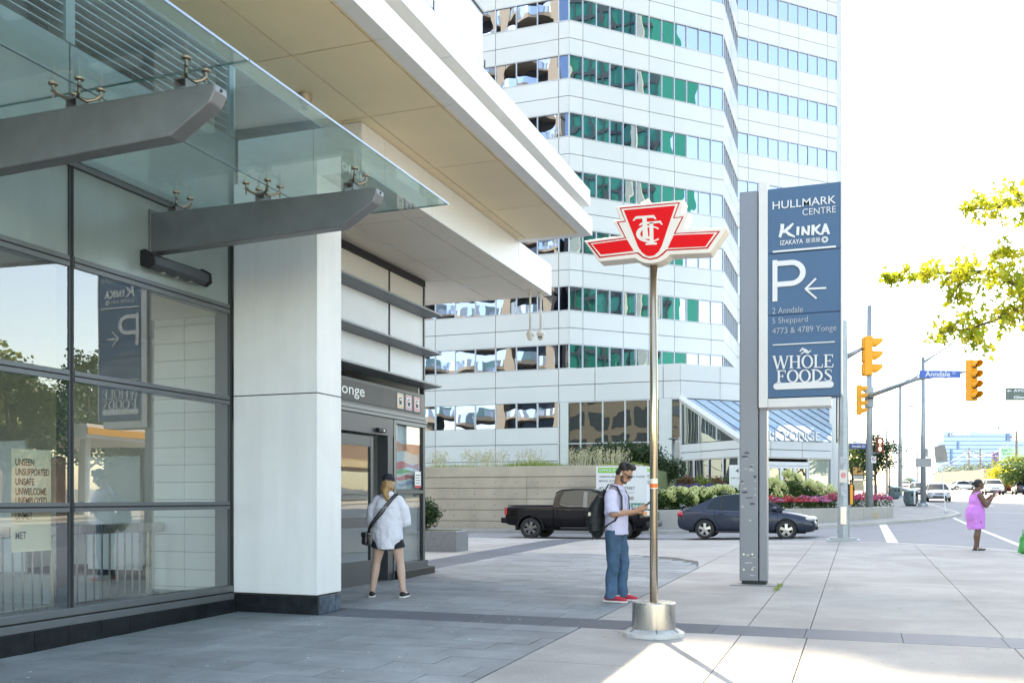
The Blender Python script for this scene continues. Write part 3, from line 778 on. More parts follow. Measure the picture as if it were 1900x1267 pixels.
# downlights
for i, (dx, dy, dz, lab) in enumerate(((-6.6, 12.8, LZ, 'round recessed downlight above the sliding door'), (-6.57, 15.7, LZ, 'round recessed downlight near the far end of the lower soffit'))):
    t = thing('downlight', lab, 'ceiling light', (dx, dy, dz), 0, 'recessed downlights in the lower soffit')
    MB().lathe([(.085, -.001), (.11, -.008), (.115, -.002)], (0, 0, 0), 24).build('trim_ring', m_clad, t, True, auto=True); MB().lathe([(.084, -.004), (.04, .0)], (0, 0, 0), 20).build('diffuser', M('opal_diffuser', (.75, .72, .65), .4, var=0), t, True)
t = thing('soffit_spotlight', 'small cylindrical spotlight under the cream upper soffit', 'light', (-5.62, 8.9, UZ))
MB().lathe([(.055, -.09), (.075, -.06), (.08, 0)], (0, 0, 0), 20).build('housing', M('tan_metal', (.42, .35, .26), .4, .4, var=.1), t, True, auto=True); MB().box(-.03, .03, -.03, .03, -.16, -.09).build('lamp_head', M('tan_metal', (.4, .3, .2)), t, True, bevel=.01)
# cameras on drop poles
m_cam = M('offwhite_plastic', (.66, .62, .55), .4, var=.05)
for i, (cx_, cy_, L, lab) in enumerate(((-5.60, 16.35, .74, 'plain white dome camera on the left drop pole under the canopy corner'), (-5.49, 16.62, .70, 'white camera with two dark lenses on the right drop pole'))):
    t = thing('security_camera', lab, 'camera', (cx_, cy_, LZ), 0, 'cameras hanging below the canopy corner')
    MB().lathe([(.025, -.03), (.07, -.02), (.075, 0)], (0, 0, 0), 20).build('ceiling_flange', m_cam, t, True, auto=True)
    MB().lathe([(.02, -L), (.02, -.02)], (0, 0, 0), 12).build('pole', m_cam, t, True, smooth=True)
    h = MB().lathe([(.03, 0), (.05, -.03), (.075, -.05), (.08, -.09), (.062, -.10), (.06, -.14), (.045, -.175), (.015, -.19)], (0, 0, -L), 20).build('housing', m_cam, t, True, auto=True)
    if i == 1:
        for s in (-1, 1): MB().lathe([(.017, -.07), (.015, -.05)], (s*.022+.01, 0, -L-.14), 12, 'y').build('lens', m_blk, t, True)
# ================================================================== OFFICE TOWER
U45 = Vector((.70711, .70711, 0)); N45 = Vector((.70711, -.70711, 0)); UX_ = Vector((1, 0, 0)); UY_ = Vector((0, 1, 0)); NXm = Vector((0, -1, 0))
YT = 58.5
P1 = Vector((-17.4, YT, 0)); P2 = P1+U45*12.18; P3 = P2+UY_*8.3; P4 = P3+U45*10.1; P5 = P4+UY_*20
m_sp = M('white_spandrel', (.70, .715, .715), .30, var=.02, scale=.3, rnd=.025, coat=.3)
m_win = mirror_glass('office_window', (.015, .02, .025), (.56, .66, .86), .72, .005, .9)
m_winb = mirror_glass('podium_window', (.035, .04, .038), (.72, .78, .76), .40, .012, .8)
m_mul = M('white_mullion', (.62, .64, .66), .4, .2, var=.03)
m_core = M('tower_core', (.10, .105, .11), .8, var=0)
tw = thing('office_tower', 'white banded office tower with chamfered corners and mirrored window strips', 'building', (-20, YT, 1.2))
def T(name, mat, mb, kind=None): return mb.build(name, mat, tw, kind=kind)
def ins(poly, d):
    out = []; n = len(poly)
    for i in range(n):
        a = Vector(poly[i-1]); p = Vector(poly[i]); b = Vector(poly[(i+1) % n])
        t1 = (p-a).normalized(); t2 = (b-p).normalized(); n1 = Vector((-t1.y, t1.x)); n2 = Vector((-t2.y, t2.x))
        m = (n1+n2); m = m/(m.dot(n1)) if m.dot(n1) > .1 else n1
        out.append(tuple(p+m*d))
    return out
PLAN = [(-60, YT), P1.to_2d()[:], P2.to_2d()[:], P3.to_2d()[:], P4.to_2d()[:], P5.to_2d()[:], (-60, P5.y)]
fz = lambda u, v, h: (u, v, h)
T('tower_core', m_core, MB().prism(ins(PLAN, .35), fz, .5, 64.5))
PITCH, Z0, WH = 3.71, 9.81, 1.58
NF = 9
for k in range(NF, 15):
    zb = Z0+PITCH*k
    T('upper_window_band', m_win, MB().prism(ins(PLAN, .07), fz, zb, zb+WH)); T('upper_spandrel_band', m_sp, MB().prism(PLAN, fz, zb+WH, min(65, zb+PITCH)))
T('roof_parapet', m_sp, MB().prism(PLAN, fz, Z0+PITCH*15, 65.0))
T('shadow_block', m_sp, MB().box(-24.1, -8, YT+.1, YT+14, 65.01, 67.1)); T('shadow_block', m_sp, MB().box(-24.8, -24.11, YT+.1, YT+14, 65.01, 65.9))  # unseen roof blocks, added to shape the far edge of the sunlit patch
_pm = {}
def panel(name, O, u, n, x0, x1, z0, z1, mat, depth=.06, gap=.019, out=0.):
    key = (round(x1-x0, 3), round(z1-z0, 3), mat.name, depth, gap)
    w, h = x1-x0, z1-z0
    if key not in _pm:
        _pm[key] = MB().box(gap, w-gap, 0, depth, gap, h-gap).mesh(name, mat)
    M_ = frame(Vector(O)+Vector(u)*x0+Vector(n)*out+Vector((0, 0, z0)), u, n)
    return inst(name, _pm[key], M_, tw)
_wm = {}
random.seed(8)
def pane(name, O, u, n, x0, x1, z0, z1, mat, tilt=.006):
    key = (round(x1-x0, 3), round(z1-z0, 3), mat.name); w, h = x1-x0, z1-z0
    if key not in _wm:
        _wm[key] = MB().poly([(-w/2, 0, -h/2), (w/2, 0, -h/2), (w/2, 0, h/2), (-w/2, 0, h/2)]).mesh(name, mat)
    M_ = frame(Vector(O)+Vector(u)*(x0+x1)/2-Vector(n)*.07+Vector((0, 0, (z0+z1)/2)), u, n)
    M_ = M_ @ Matrix.Rotation(random.gauss(0, tilt), 4, 'Z') @ Matrix.Rotation(random.gauss(0, tilt*.6), 4, 'X')
    return inst(name, _wm[key], M_, tw)
def face(O, u, n, wins, joints, k0, k1, zend=None, tag_='window_pane'):
    """one facade: panes between the positions in wins, spandrel panels between joints"""
    O = Vector(O)
    for k in range(k0, k1):
        z = Z0+PITCH*k
        for a, b in zip(wins, wins[1:]): pane(tag_, O, u, n, a, b, z, z+WH, m_win)
    mb = MB(); R = Matrix((Vector(u), -Vector(n), Vector((0, 0, 1)))).transposed()
    for k in range(k0, k1):
        z = Z0+PITCH*k
        for a in wins: mb.obox(O+Vector(u)*a-Vector(n)*.03+Vector((0, 0, z+WH/2)), (.055, .07, WH), R)
        L = wins[-1]-wins[0]; c = (wins[-1]+wins[0])/2
        for zz in (z+.02, z+WH-.02): mb.obox(O+Vector(u)*c-Vector(n)*.03+Vector((0, 0, zz)), (L, .075, .045), R)
    mb.build('window_frame', m_mul, tw, fix=False)
    for k in range(k0, k1):
        z = Z0+PITCH*k+WH
        for a, b in zip(joints, joints[1:]):
            panel('spandrel_panel', O, u, n, a, b, z, z+1.03, m_sp); panel('spandrel_panel', O, u, n, a, b, z+1.03, z+PITCH-WH, m_sp)
w1 = [-18.10-1.45*j+17.4 for j in range(9)][::-1]+[0.]
j1 = [-17.6, -13.4, -9.05, -5.05+.0, -.70, 0.]
j1 = [-13.75, -9.40, -5.05, -.70, 0.]
w1[0] = -12.3
face(P1, UX_, NXm, w1, j1, 0, 7)
T('side_wing', m_sp, MB().box(-60, -31.2, YT-.02, YT+.3, 6, 40)) if False else None
w2 = [0, 1.01]+[1.01*j for j in range(2, 12)]+[12.18]
face(P1, U45, N45, w2, [0, 1.01, 4.04, 6.06, 8.08, 11.11, 12.18], 0, 7)
face(P2, UY_, UX_, [0, 1.03, 2.06, 3.1, 4.14, 5.18, 6.22, 7.26, 8.3], [0, 4.14, 8.3], 0, 8)
w4 = [1.01*j for j in range(11)]
face(P3, U45, N45, w4, [0, 1.01, 4.04, 6.06, 9.09, 10.1], 0, 9)
face(P4, UY_, UX_, [0, 5, 10, 15, 20], [0, 5, 10, 15, 20], 1, 2) if False else None
T('side_face', m_sp, MB().obox(P4+UY_*10+Vector((.0, 0, 25)), (.12, 19.9, 48)))
for k in range(5): T('side_rib', m_mul, MB().box(P4.x+.07, P4.x+.16, P4.y+.6+3.6*k, P4.y+.8+3.6*k, 1, 48))
for Pq, uu, nn, LL, k1 in ((P1, U45, N45, 12.18, 7), (P1-UX_*12.3, UX_, NXm, 12.3, 7), (P2, UY_, UX_, 8.3, 8)):
    for k in range(k1, NF):
        z = Z0+PITCH*k; R = Matrix((Vector(uu), -Vector(nn), Vector((0, 0, 1)))).transposed()
        T('upper_window_band', m_win, MB().obox(Pq+uu*(LL/2)-nn*.1+Vector((0, 0, z+WH/2)), (LL, .1, WH), R)); T('upper_spandrel_band', m_sp, MB().obox(Pq+uu*(LL/2)-nn*.04+Vector((0, 0, z+WH+(PITCH-WH)/2)), (LL, .1, PITCH-WH), R))
# --- podium
A = Vector((-10.28, YT, 0)); C = A+N45*5.7; D = C+U45*6.74; E = D-N45*5.7
T('podium_core', m_core, MB().prism(ins([(-60, YT+.02), (A.x, YT+.02), (A+U45*13)[:2], (-1.3, 80), (-60, 80)], .4), fz, .3, 9.6))
T('podium_roof', m_sp, MB().prism([(-17.2, YT+.1), (A.x-.05, YT+.1), (A+U45*13-N45*.1)[:2], (-1.3, 75.2), (P3.x, 75.2), (P2.x+.05, P2.y)], fz, 9.62, 9.78))
for a, b in ((-31.15, -26.8), (-26.8, -22.45), (-22.45, -18.1), (-18.1, -17.4+1.7), (-15.7, -11.35), (-11.35, A.x)):
    for z0, z1 in ((7.66, 8.74), (8.74, 9.81)): panel('spandrel_panel', (0, YT, 0), UX_, NXm, a, b, z0, z1, m_sp, .12)
for a, b in ((0, 3.0), (3.0, 6.0), (6.0, 9.0), (9.0, 13.0)):
    for z0, z1 in ((7.66, 8.74), (8.74, 9.81)): panel('spandrel_panel', A, U45, N45, a, b, z0, z1, m_sp, .12)
# lower strip left of the lobby glass
for j in range(7):
    a = -18.10-1.45*(j+1); pane('podium_pane', (0, YT, 0), UX_, NXm, a, a+1.45, 6.08, 7.66, m_win)
for a, b in ((-31.15, -26.8), (-26.8, -22.45), (-22.45, -18.1)):
    for z0, z1 in ((2.6, 3.9), (3.9, 4.98), (4.98, 6.08)): panel('spandrel_panel', (0, YT, 0), UX_, NXm, a, b, z0, z1, m_sp, .12)
mb = MB()
for j in range(8): mb.box(-18.10-1.45*j-.03, -18.10-1.45*j+.03, YT-.03, YT+.1, 6.08, 7.66)
mb.build('window_frame', m_mul, tw)
# lobby glazing, two storeys
xs = [-18.1+1.45*j for j in range(6)]+[A.x]
for a, b in zip(xs, xs[1:]):
    pane('lobby_pane', (0, YT, 0), UX_, NXm, a, b, 5.02, 7.64, m_winb, .004); pane('lobby_pane', (0, YT, 0), UX_, NXm, a, b, 1.2, 4.96, m_winb, .004)
mb = MB()
for a in xs: mb.box(a-.035, a+.035, YT-.04, YT+.1, 1.0, 7.66)
mb.box(-18.1, A.x, YT-.03, YT+.1, 4.96, 5.02); mb.box(-18.1, A.x, YT-.035, YT+.1, 7.60, 7.66)
mb.build('lobby_frame', m_mul, tw)
m_paleglass = M('pale_column', (.66, .70, .68), .4, var=.03)
for xx_, w in ((-17.7, .55), (-11.2, .8)): T('lobby_column', m_paleglass, MB().box(xx_-w/2, xx_+w/2, YT-.10, YT-.045, 1.2, 7.6))
# --- entrance pavilion with lean-to glass roof
m_sky = mirror_glass('skylight_glass', (.34, .46, .54), (.80, .90, 1.0), .38, .012, .8); m_mul2 = M('grey_bar_and_letter_shadow', (.30, .33, .36), .5, .2, var=.05)
RT, RB = 7.66, 4.80
def pav(t, s, z): return A+U45*t+N45*s+Vector((0, 0, z))
ts = [6.74*j/7 for j in range(8)]
for a, b in zip(ts, ts[1:]):
    MB().poly([pav(a+.03, 0.1, RT-.05), pav(b-.03, 0.1, RT-.05), pav(b-.03, 5.66, RB+.02), pav(a+.03, 5.66, RB+.02)]).build('skylight_pane', m_sky, tw, fix=False)
for t_ in ts[1:]: MB().tube([pav(t_, .05, RT), pav(t_, 5.7, RB+.04)], .028, 6).build('skylight_bar', m_mul2, tw)
MB().tube([pav(0, .0, RT-.02), pav(0, 5.75, RB)], [(.12, .24)]*2, 4, ref=(.7, .7, 0)).build('rake_beam', m_clad, tw)
sl_s = lambda t: (12.26-t)/5.52*5.66
zz_s = lambda s: RT-.03+(RB+.02-RT)*s/5.66
ts2 = [6.74+5.52*j/6 for j in range(7)]
for a, b in zip(ts2, ts2[1:]):
    q = [pav(a+.03, .1, zz_s(.1)), pav(b-.03, .1, zz_s(.1))]+([pav(b-.03, sl_s(b), zz_s(sl_s(b)))] if b < 12.2 else [])+[pav(a+.03, sl_s(a), zz_s(sl_s(a)))]
    MB().poly(q).build('skylight_pane', m_sky, tw, fix=False)
    MB().tube([pav(a, .05, RT), pav(a, sl_s(a), zz_s(sl_s(a))+.04)], .028, 6).build('skylight_bar', m_mul2, tw)
MB().poly([pav(6.76, 5.6, .4), pav(12.2, .05, .4), pav(12.2, .05, RT-.1), pav(6.76, 5.6, RB)]).build('end_wall', m_sp, tw, fix=False)
MB().poly([pav(.02, .2, RB+.02), pav(.02, 5.4, RB+.02), pav(.02, .2, RT-.2)]).build('gable_glass', m_winb, tw, fix=False)
mg = MB()
for s_ in (.12, 1.9, 3.6): mg.tube([pav(0, s_, RB), pav(0, s_, RT-(RT-RB)*s_/5.7)], .045, 4)
mg.build('gable_frame', m_mul, tw)
for a, b in ((0, 2.1), (2.1, 5.7)):
    for z0, z1 in ((3.82, 4.28), (4.28, 4.80)): panel('fascia_panel', A+N45*0, N45, -U45, a, b, z0, z1, m_sp, .12)
for a, b in ((0, 2.2), (2.2, 4.5), (4.5, 6.74)):
    for z0, z1 in ((3.82, 4.28), (4.28, 4.80)): panel('fascia_panel', C, U45, N45, a, b, z0, z1, m_sp, .12)
T('pavilion_roof', m_soff2, MB().prism([A[:2], C[:2], D[:2], E[:2]], fz, 3.78, 3.82))
for a, b in ((0.05, 1.4), (1.4, 2.8), (2.8, 4.2), (4.2, 5.6)): pane('pavilion_pane', A, N45, -U45, a+.03, b-.03, .6, 3.76, m_winb, .004)
mb = MB()
for a in (0.05, 1.4, 2.8, 4.2, 5.6): mb.obox(A+N45*a+Vector((0, 0, 2.2)), (.09, .09, 3.2))
mb.build('pavilion_frame', m_mul, tw)
# front: four doors, then plain glass
dz0 = .55
for j in range(4):
    a = 1.0+.98*j
    d = MB()
    R = Matrix((U45, -N45, Vector((0, 0, 1)))).transposed()
    for q, w, zc, h in ((a+.06, .12, 1.95, 2.8), (a+.92, .12, 1.95, 2.8)): d.obox(C+U45*q+Vector((0, 0, zc)), (w, .09, h), R)
    for zc in (.62, 3.28): d.obox(C+U45*(a+.49)+Vector((0, 0, zc)), (.80, .085, .14), R)
    dd = d.build('entrance_door', m_clad, tw)
    M_ = frame(C+U45*(a+.49)-N45*.02+Vector((0, 0, 1.95)), U45, N45)
    o = bpy.data.objects.new('door_glass', MB().poly([(-.38, 0, -1.28), (.38, 0, -1.28), (.38, 0, 1.28), (-.38, 0, 1.28)]).mesh('door_glass', m_winb)); COL.objects.link(o); o.parent = dd; o.matrix_basis = M_
    MB().obox(C+U45*(a+.80)+N45*.07+Vector((0, 0, 1.6)), (.03, .04, .5), R).build('handle', m_steel, dd)
R = Matrix((U45, -N45, Vector((0, 0, 1)))).transposed()
MB().obox(C+U45*2.96+Vector((0, 0, 3.48)), (4.0, .09, .22), R).build('door_transom', m_clad, tw)
pane('pavilion_pane', C, U45, N45, 5.0, 6.6, .5, 3.76, mirror_glass('pale_glass', (.45, .52, .48), (.85, .9, .88), .4, .01), .004)
pane('pavilion_pane', C, U45, N45, .05, .98, .5, 3.76, m_winb, .004)
mb = MB()
for a in (.03, 4.95, 6.68): mb.obox(C+U45*a+Vector((0, 0, 2.15)), (.1, .12, 3.3), R)
mb.build('pavilion_frame', m_mul, tw)
letter_parts('4711 YONGE', lambda u, v, t: tuple(C+U45*u+N45*(t+.06)+Vector((0, 0, v))), .95, 4.83, 4.75, .54, m_clad, tw, .012, .12); letter_parts('4711 YONGE', lambda u, v, t: tuple(C+U45*(u+.05)+N45*(t+.02)+Vector((0, 0, v-.03))), .95, 4.83, 4.75, .54, m_mul2, tw, .02, .02)  # grey second set, offset behind, stands in for the letters' shadow
# columns of the arcade right of the doors
for k in range(4):
    p = at(1547+3.3*k, 900, 60+3*k); T('arcade_column', m_sp, MB().obox((p.x, p.y, 5.2), (.5, .5, 10)))

# ================================================================== what the mirrored windows show (stands outside the frame)
m_beige = M('beige_stone', (.24, .20, .145), .8, var=.08, scale=.5)
m_dkwin = mirror_glass('dark_window', (.03, .035, .04), (.6, .7, .8), .45, .01)
cd_ = thing('condominium', 'beige condominium of curved balcony slabs reflected in the tower windows', 'building', (-45, 0, 0))
MB().box(-64, -33.5, -22, 7.6, -1, 84).build('glazed_wall', m_dkwin, cd_)
sl_ = MB(); rl_ = MB()
for k in range(27):
    z = 5+3.0*k
    pts = [(-64+30.5*i/60, 9.6+1.25*math.sin(i*.52+(.9 if k % 2 else 0))) for i in range(61)]
    sl_.prism(pts+[(-33.5, 7.6), (-64, 7.6)], fz, z, z+.35)
    for (xa, ya), (xb, yb) in zip(pts, pts[1:]): rl_.poly([(xa, ya, z+.36), (xb, yb, z+.36), (xb, yb, z+1.35), (xa, ya, z+1.35)])
sl_.build('balcony_slab', m_beige, cd_); rl_.build('balcony_glass', mirror_glass('balcony_glass_far', (.30, .38, .45), (.75, .85, .95), .5, .005), cd_, fix=False)
pr = MB()
for xx_ in (-64, -52, -41, -34.6): pr.box(xx_, xx_+1.1, 7.6, 9.2, -1, 84)
pr.build('pier', m_beige, cd_)
ab = thing('added_dark_block', 'unseen grey brick block added beside the curved condominium to darken the lobby reflections', 'building', (-27, 0, 0))  # added out of view so the lobby glass reflects something darker
MB().box(-33.0, -19.5, -12, 7.0, -1, 34).build('wall', M('grey_brick', (.085, .08, .07), .8, var=.15), ab)
for k in range(11):
    for j in range(5): MB().box(-32.2+2.6*j, -30.4+2.6*j, 7.0, 7.06, 1.2+3*k, 2.9+3*k).build('window', m_dkwin, ab)
sr = thing('shop_row', 'low shop row with amber and blue fascias up Yonge', 'building', (34, 85, 1.5))
MB().box(30, 44, 62, 118, 0, 7.2).build('wall', M('brick_far', (.35, .24, .18), .8), sr)
for y0, y1, c in ((63, 72, (.70, .34, .03)), (74, 84, (.62, .50, .30)), (86, 97, (.10, .25, .40)), (99, 116, (.55, .52, .45))): MB().box(29.85, 29.98, y0, y1, 4.4, 5.1).build('fascia', M('fascia_%d' % y0, c, .5), sr); MB().box(29.9, 29.98, y0, y1, 1.4, 4.0).build('shop_window', m_dkwin, sr)
m_green = mirror_glass('green_glass', (.008, .125, .078), (.25, .65, .48), .12, .01)
gt = thing('green_glass_tower', 'green glazed tower with dark grid reflected in the chamfered face', 'building', (70, 25, 0))
MB().box(62.2, 86, 2, 48.5, -1, 88).build('glazing', m_green, gt)
gr = MB()
for k in range(30): gr.box(62.0, 62.25, 2, 48.7, 2+3*k, 2.5+3*k)
for k in range(24): gr.box(61.95, 62.25, 2+2*k, 2.22+2*k, -1, 88)
gr.build('grid', M('dark_grid', (.03, .045, .04), .5, var=0), gt)
sp_ = MB()
for k in range(4): sp_.box(60.9, 62.2, 9.5+12*k, 10.3+12*k, -1, 88)
sp_.build('stone_fin', M('pale_stone', (.26, .30, .25), .8, var=.1), gt)
# petrol station canopy across Yonge, mirrored in the shop-front
ps_ = thing('petrol_canopy', 'white and yellow forecourt canopy on slim posts across the road', 'canopy', (30, 47, 0))
MB().box(26.5, 36, 42, 51, 4.9, 5.7).build('fascia', m_clad, ps_); MB().box(26.42, 26.48, 42, 51, 5.1, 5.5).build('stripe', M('amber_stripe', (.80, .38, .03), .5, var=.05), ps_)
for xx_ in (28, 34):
    for yy in (43.5, 49.5): MB().box(xx_-.2, xx_+.2, yy-.2, yy+.2, .2, 4.9).build('post', m_clad, ps_)
MB().box(38, 44, 42, 52, .3, 4.4).build('kiosk', M('brick_far', (.35, .24, .18), .8), ps_)

# ================================================================== RETAINING WALL AND TERRACE
m_rw = M('board_marked_concrete', (.47, .41, .315), .85, var=.16, scale=.9, bump=.3, bscale=40, rnd=.04, fine=.07)
YW = 37.8
rw = thing('retaining_wall', 'long grey-brown concrete retaining wall with horizontal grooves', 'wall', (-16, YW, .2))
MB().box(-30, -8.3, YW+.06, YW+.5, 0, 2.80).build('wall_core', m_shad, rw)
xs = [-30, -25.6, -21.6, -17.85, -13.1, -8.3]
for a, b in zip(xs, xs[1:]):
    z = .06
    for h in (.46, .47, .47, .47, .46):
        MB().box(a+.006, b-.006, YW, YW+.075, z+.012, z+h-.006).build('concrete_panel', m_rw, rw, bevel=.008); z += h
MB().box(-30, -8.25, YW-.03, YW+.45, z+.01, 2.84).build('coping', m_rw, rw, bevel=.015)
th = MB()
for a, b in zip(xs, xs[1:]):
    for i in range(5):
        for j in range(5): th.lathe([(.022, -.004), (.018, -.003)], (a+(b-a)*(i+.5)/5, YW, .28+.467*j), 6, 'y')
th.build('tie_hole', m_shad, rw, kind='stuff')
m_lawn = M('lawn_soil', (.11, .14, .05), .95, var=.2)
lawn = MB().prism([(-40, YW+.3), (-8.3, YW+.3), (-8.3, 43.2), (-9.8, YT-.15), (-40, YT-.15)], fz, 1.0, 2.72).build('terrace', m_lawn); tag(lawn, kind='structure')
m_grass = leafmat('grass_blade', (.17, .26, .04), (.34, .38, .10), .35)
random.seed(21)
gb = MB()
for k in range(15000):
    x = random.uniform(-29.5, -8.4); y = YW+.34+abs(random.gauss(0, 1.6))
    h = random.uniform(.12, .34)*(1+.6*math.sin(x*1.3)*math.sin(x*.37)); a = random.uniform(0, 6.28); w = .018
    l = Vector((random.gauss(0, .09), random.gauss(0, .09), h))
    p = Vector((x, y, 2.70)); s = Vector((math.cos(a)*w, math.sin(a)*w, 0))
    gb.poly([p-s, p+s, p+l+s*.15])
tag(gb.build('grass', m_grass, fix=False), kind='stuff')
wf = MB()
for k in range(1500):
    x = random.uniform(-28, -9.2); y = YW+random.uniform(.6, 2.6)
    if math.sin(x*1.1)+math.sin(x*2.7) < -.2: continue
    h = random.uniform(.45, .95); p = Vector((x, y, 2.72)); l = Vector((random.gauss(0, .1), random.gauss(0, .06), h))
    s = Vector((.007, .004, 0)); wf.poly([p-s, p+s, p+l])
    for q in range(5):
        c = p+l*random.uniform(.7, 1.02)+Vector((random.gauss(0, .03), random.gauss(0, .03), 0)); r = .022
        wf.poly([c+Vector((-r, 0, 0)), c+Vector((0, r, -r)), c+Vector((r, 0, r*.6)), c+Vector((0, -r*.6, r))])
tag(wf.build('wildflowers', leafmat('dry_wildflower', (.50, .46, .26), (.68, .66, .50), .3), fix=False), kind='stuff')
# ------------------------------------------------------------------ foliage helpers
def leaves(mb, c, r, n, size, hollow=.55, rnd=random, droop=0.):
    """n leaf-sized faces spread through an ellipsoid, denser towards its skin and in small sprays"""
    c = Vector(c); k = 0
    while k < n:
        d = Vector((rnd.gauss(0, 1), rnd.gauss(0, 1), rnd.gauss(0, 1))).normalized()
        rr = hollow+(1-hollow)*rnd.random()**.6
        p0 = Vector((d.x*r[0], d.y*r[1], d.z*r[2]))*rr
        for _ in range(rnd.randint(3, 6)):
            p = c+p0+Vector((rnd.gauss(0, 1), rnd.gauss(0, 1), rnd.gauss(0, .7)))*size*.9
            a = Vector((rnd.gauss(0, 1), rnd.gauss(0, 1), rnd.gauss(0, .5)-droop)).normalized(); b = a.orthogonal().normalized()
            b = (Matrix.Rotation(rnd.uniform(0, 6.28), 3, a) @ b)
            s = size*rnd.uniform(.6, 1.25)
            mb.poly([p-a*s*.5, p+b*s*.32, p+a*s*.55, p-b*s*.32]); k += 1
def shrub(name, label, loc, r, n, size, mat, cat='shrub', group=None, seed=1):
    t = thing(name, label, cat, loc, 0, group); rnd = random.Random(seed)
    mb = MB()
    for q in range(7):
        a = rnd.uniform(0, 6.28); o = rnd.uniform(.1, .55)
        leaves(mb, (r[0]*o*math.cos(a), r[1]*o*math.sin(a), r[2]*rnd.uniform(.75, 1.25)), (r[0]*.5, r[1]*.5, r[2]*.5), n//7, size, .4, rnd)
    leaves(mb, (0, 0, r[2]), (r[0]*.9, r[1]*.9, r[2]*.95), n//2, size, .5, rnd)
    mb.build('foliage', mat, t, True, fix=False)
    st = MB()
    for q in range(5):
        a = rnd.uniform(0, 6.28); st.tube([(0, 0, -.05), (r[0]*.2*math.cos(a), r[1]*.2*math.sin(a), r[2]*.6), (r[0]*.5*math.cos(a), r[1]*.5*math.sin(a), r[2]*1.3)], [.025, .02, .008], 5)
    st.build('stem', M('twig', (.12, .09, .06), .9), t, True)
    return t
lf_dark = leafmat('dark_leaf', (.018, .045, .014), (.05, .10, .03), .3)
lf_mid = leafmat('mid_leaf', (.03, .075, .016), (.08, .14, .035), .4)
lf_yel = leafmat('yellow_green_leaf', (.30, .36, .02), (.62, .52, .05), .55)
lf_lime = leafmat('lime_leaf', (.13, .19, .03), (.30, .34, .07), .5)
# hedge at the right end of the terrace
for i, (px, py, d, rr, hh) in enumerate(((1092, 862, 42.5, .8, .5), (1124, 862, 43, .9, .62), (1156, 862, 42.6, .9, .66), (1188, 862, 43, .9, .6), (1215, 880, 44, .8, .75), (1240, 893, 45, .85, .7))):
    p = at(px, py, d)
    shrub('hedge_shrub', ['dark leafy shrub at the left end of the terrace hedge', 'second dark shrub from the left of the terrace hedge', 'tallest dark shrub above the leasing board', 'dark shrub above the right edge of the leasing board', 'dark shrub just right of the round steel sign pole', 'dark shrub at the foot of the slim garden lamp'][i], (p.x, p.y, p.z-.15), (rr, .7, hh), 1500, .12, lf_dark, 'shrub', 'dark shrubs along the terrace edge', i)
for i, (px, py, d) in enumerate(((1010, 868, 40), (1060, 866, 40.5))):
    pass
# ------------------------------------------------------------------ leasing board
m_board = M('white_board', (.78, .79, .78), .5, var=.02)
m_lime = M('lime_print', (.20, .55, .06), .5, var=0); m_dkgr = M('deep_green_print', (.0, .22, .12), .5, var=0); m_txt = M('charcoal_print', (.06, .08, .085), .5, var=0)
L0 = at(1106, 925, 37.4); L1 = at(1200, 925, 37.1); L2 = at(1211, 925, 38.4)
lb = thing('leasing_board', 'white V-shaped leasing board with lime header standing behind the black pickup', 'sign', (L0.x, L0.y, gz(L0.x, L0.y)))
ul = (L1-L0); ul.z = 0; LW = ul.length; ul.normalize(); nl = Vector((ul.y, -ul.x, 0))
ZB, ZT = 1.02, 2.74
def board(o, u, n, w, nm):
    R = Matrix((u, -n, Vector((0, 0, 1)))).transposed()
    return MB().obox(o+u*w/2-n*.03+Vector((0, 0, (ZB+ZT)/2)), (w, .05, ZT-ZB), R).build(nm, m_board, lb)
o0 = Vector((L0.x, L0.y, 0)); board(o0, ul, nl, LW, 'front_panel')
fl = lambda u, v, t: tuple(o0+ul*u+nl*t+Vector((0, 0, v)))
def lrect(u0, u1, v0, v1, mat, nm): MB().poly([fl(u0, v0, .001), fl(u1, v0, .001), fl(u1, v1, .001), fl(u0, v1, .001)]).build(nm, mat, lb, fix=False)
lrect(.07, 1.12, 2.49, 2.69, m_lime, 'header'); lrect(1.05, LW-.07, 1.08, 1.30, m_dkgr, 'footer')
for s_, u, v, w, h, mt, bo in (('OFFICE SPACE', .12, 2.54, .95, .10, m_board, .01), ('VARIOUS SIZES UP TO A FULL FLOOR', .12, 2.30, 1.78, .075, m_txt, .012), ('MODEL SUITES', .12, 2.13, .72, .075, m_txt, .012), ('4711 YONGE STREET', .12, 1.83, 1.40, .115, m_txt, .006), ('"Location, Location, Location - & Money"', .12, 1.68, 1.38, .06, m_txt, 0), ('416 362 2500', .12, 1.42, 1.34, .135, M('maroon_print', (.16, .05, .05), .5, var=0), .008), ('CBRE', 1.28, 1.12, .5, .13, m_board, .02)):
    letters(s_, fl, u, v, w, h, 'lettering', mt, lb, bo, .003)
o1 = Vector((L1.x, L1.y, 0)); u2 = Vector((L2.x-L1.x, L2.y-L1.y, 0)); W2 = u2.length; u2.normalize(); n2 = Vector((u2.y, -u2.x, 0)); board(o1+u2*.01, u2, n2, W2, 'side_panel')
f2 = lambda u, v, t: tuple(o1+u2*u+n2*(t+.0)+Vector((0, 0, v)))
MB().poly([f2(.1, 2.52, .002), f2(W2-.1, 2.52, .002), f2(W2-.1, 2.68, .002), f2(.1, 2.68, .002)]).build('header', m_lime, lb, fix=False)
letters('FOR', f2, .15, 2.28, W2-.35, .15, 'lettering', m_txt, lb, .01, .003); letters('LEASE', f2, .15, 2.05, W2-.3, .15, 'lettering', m_txt, lb, .01, .003)
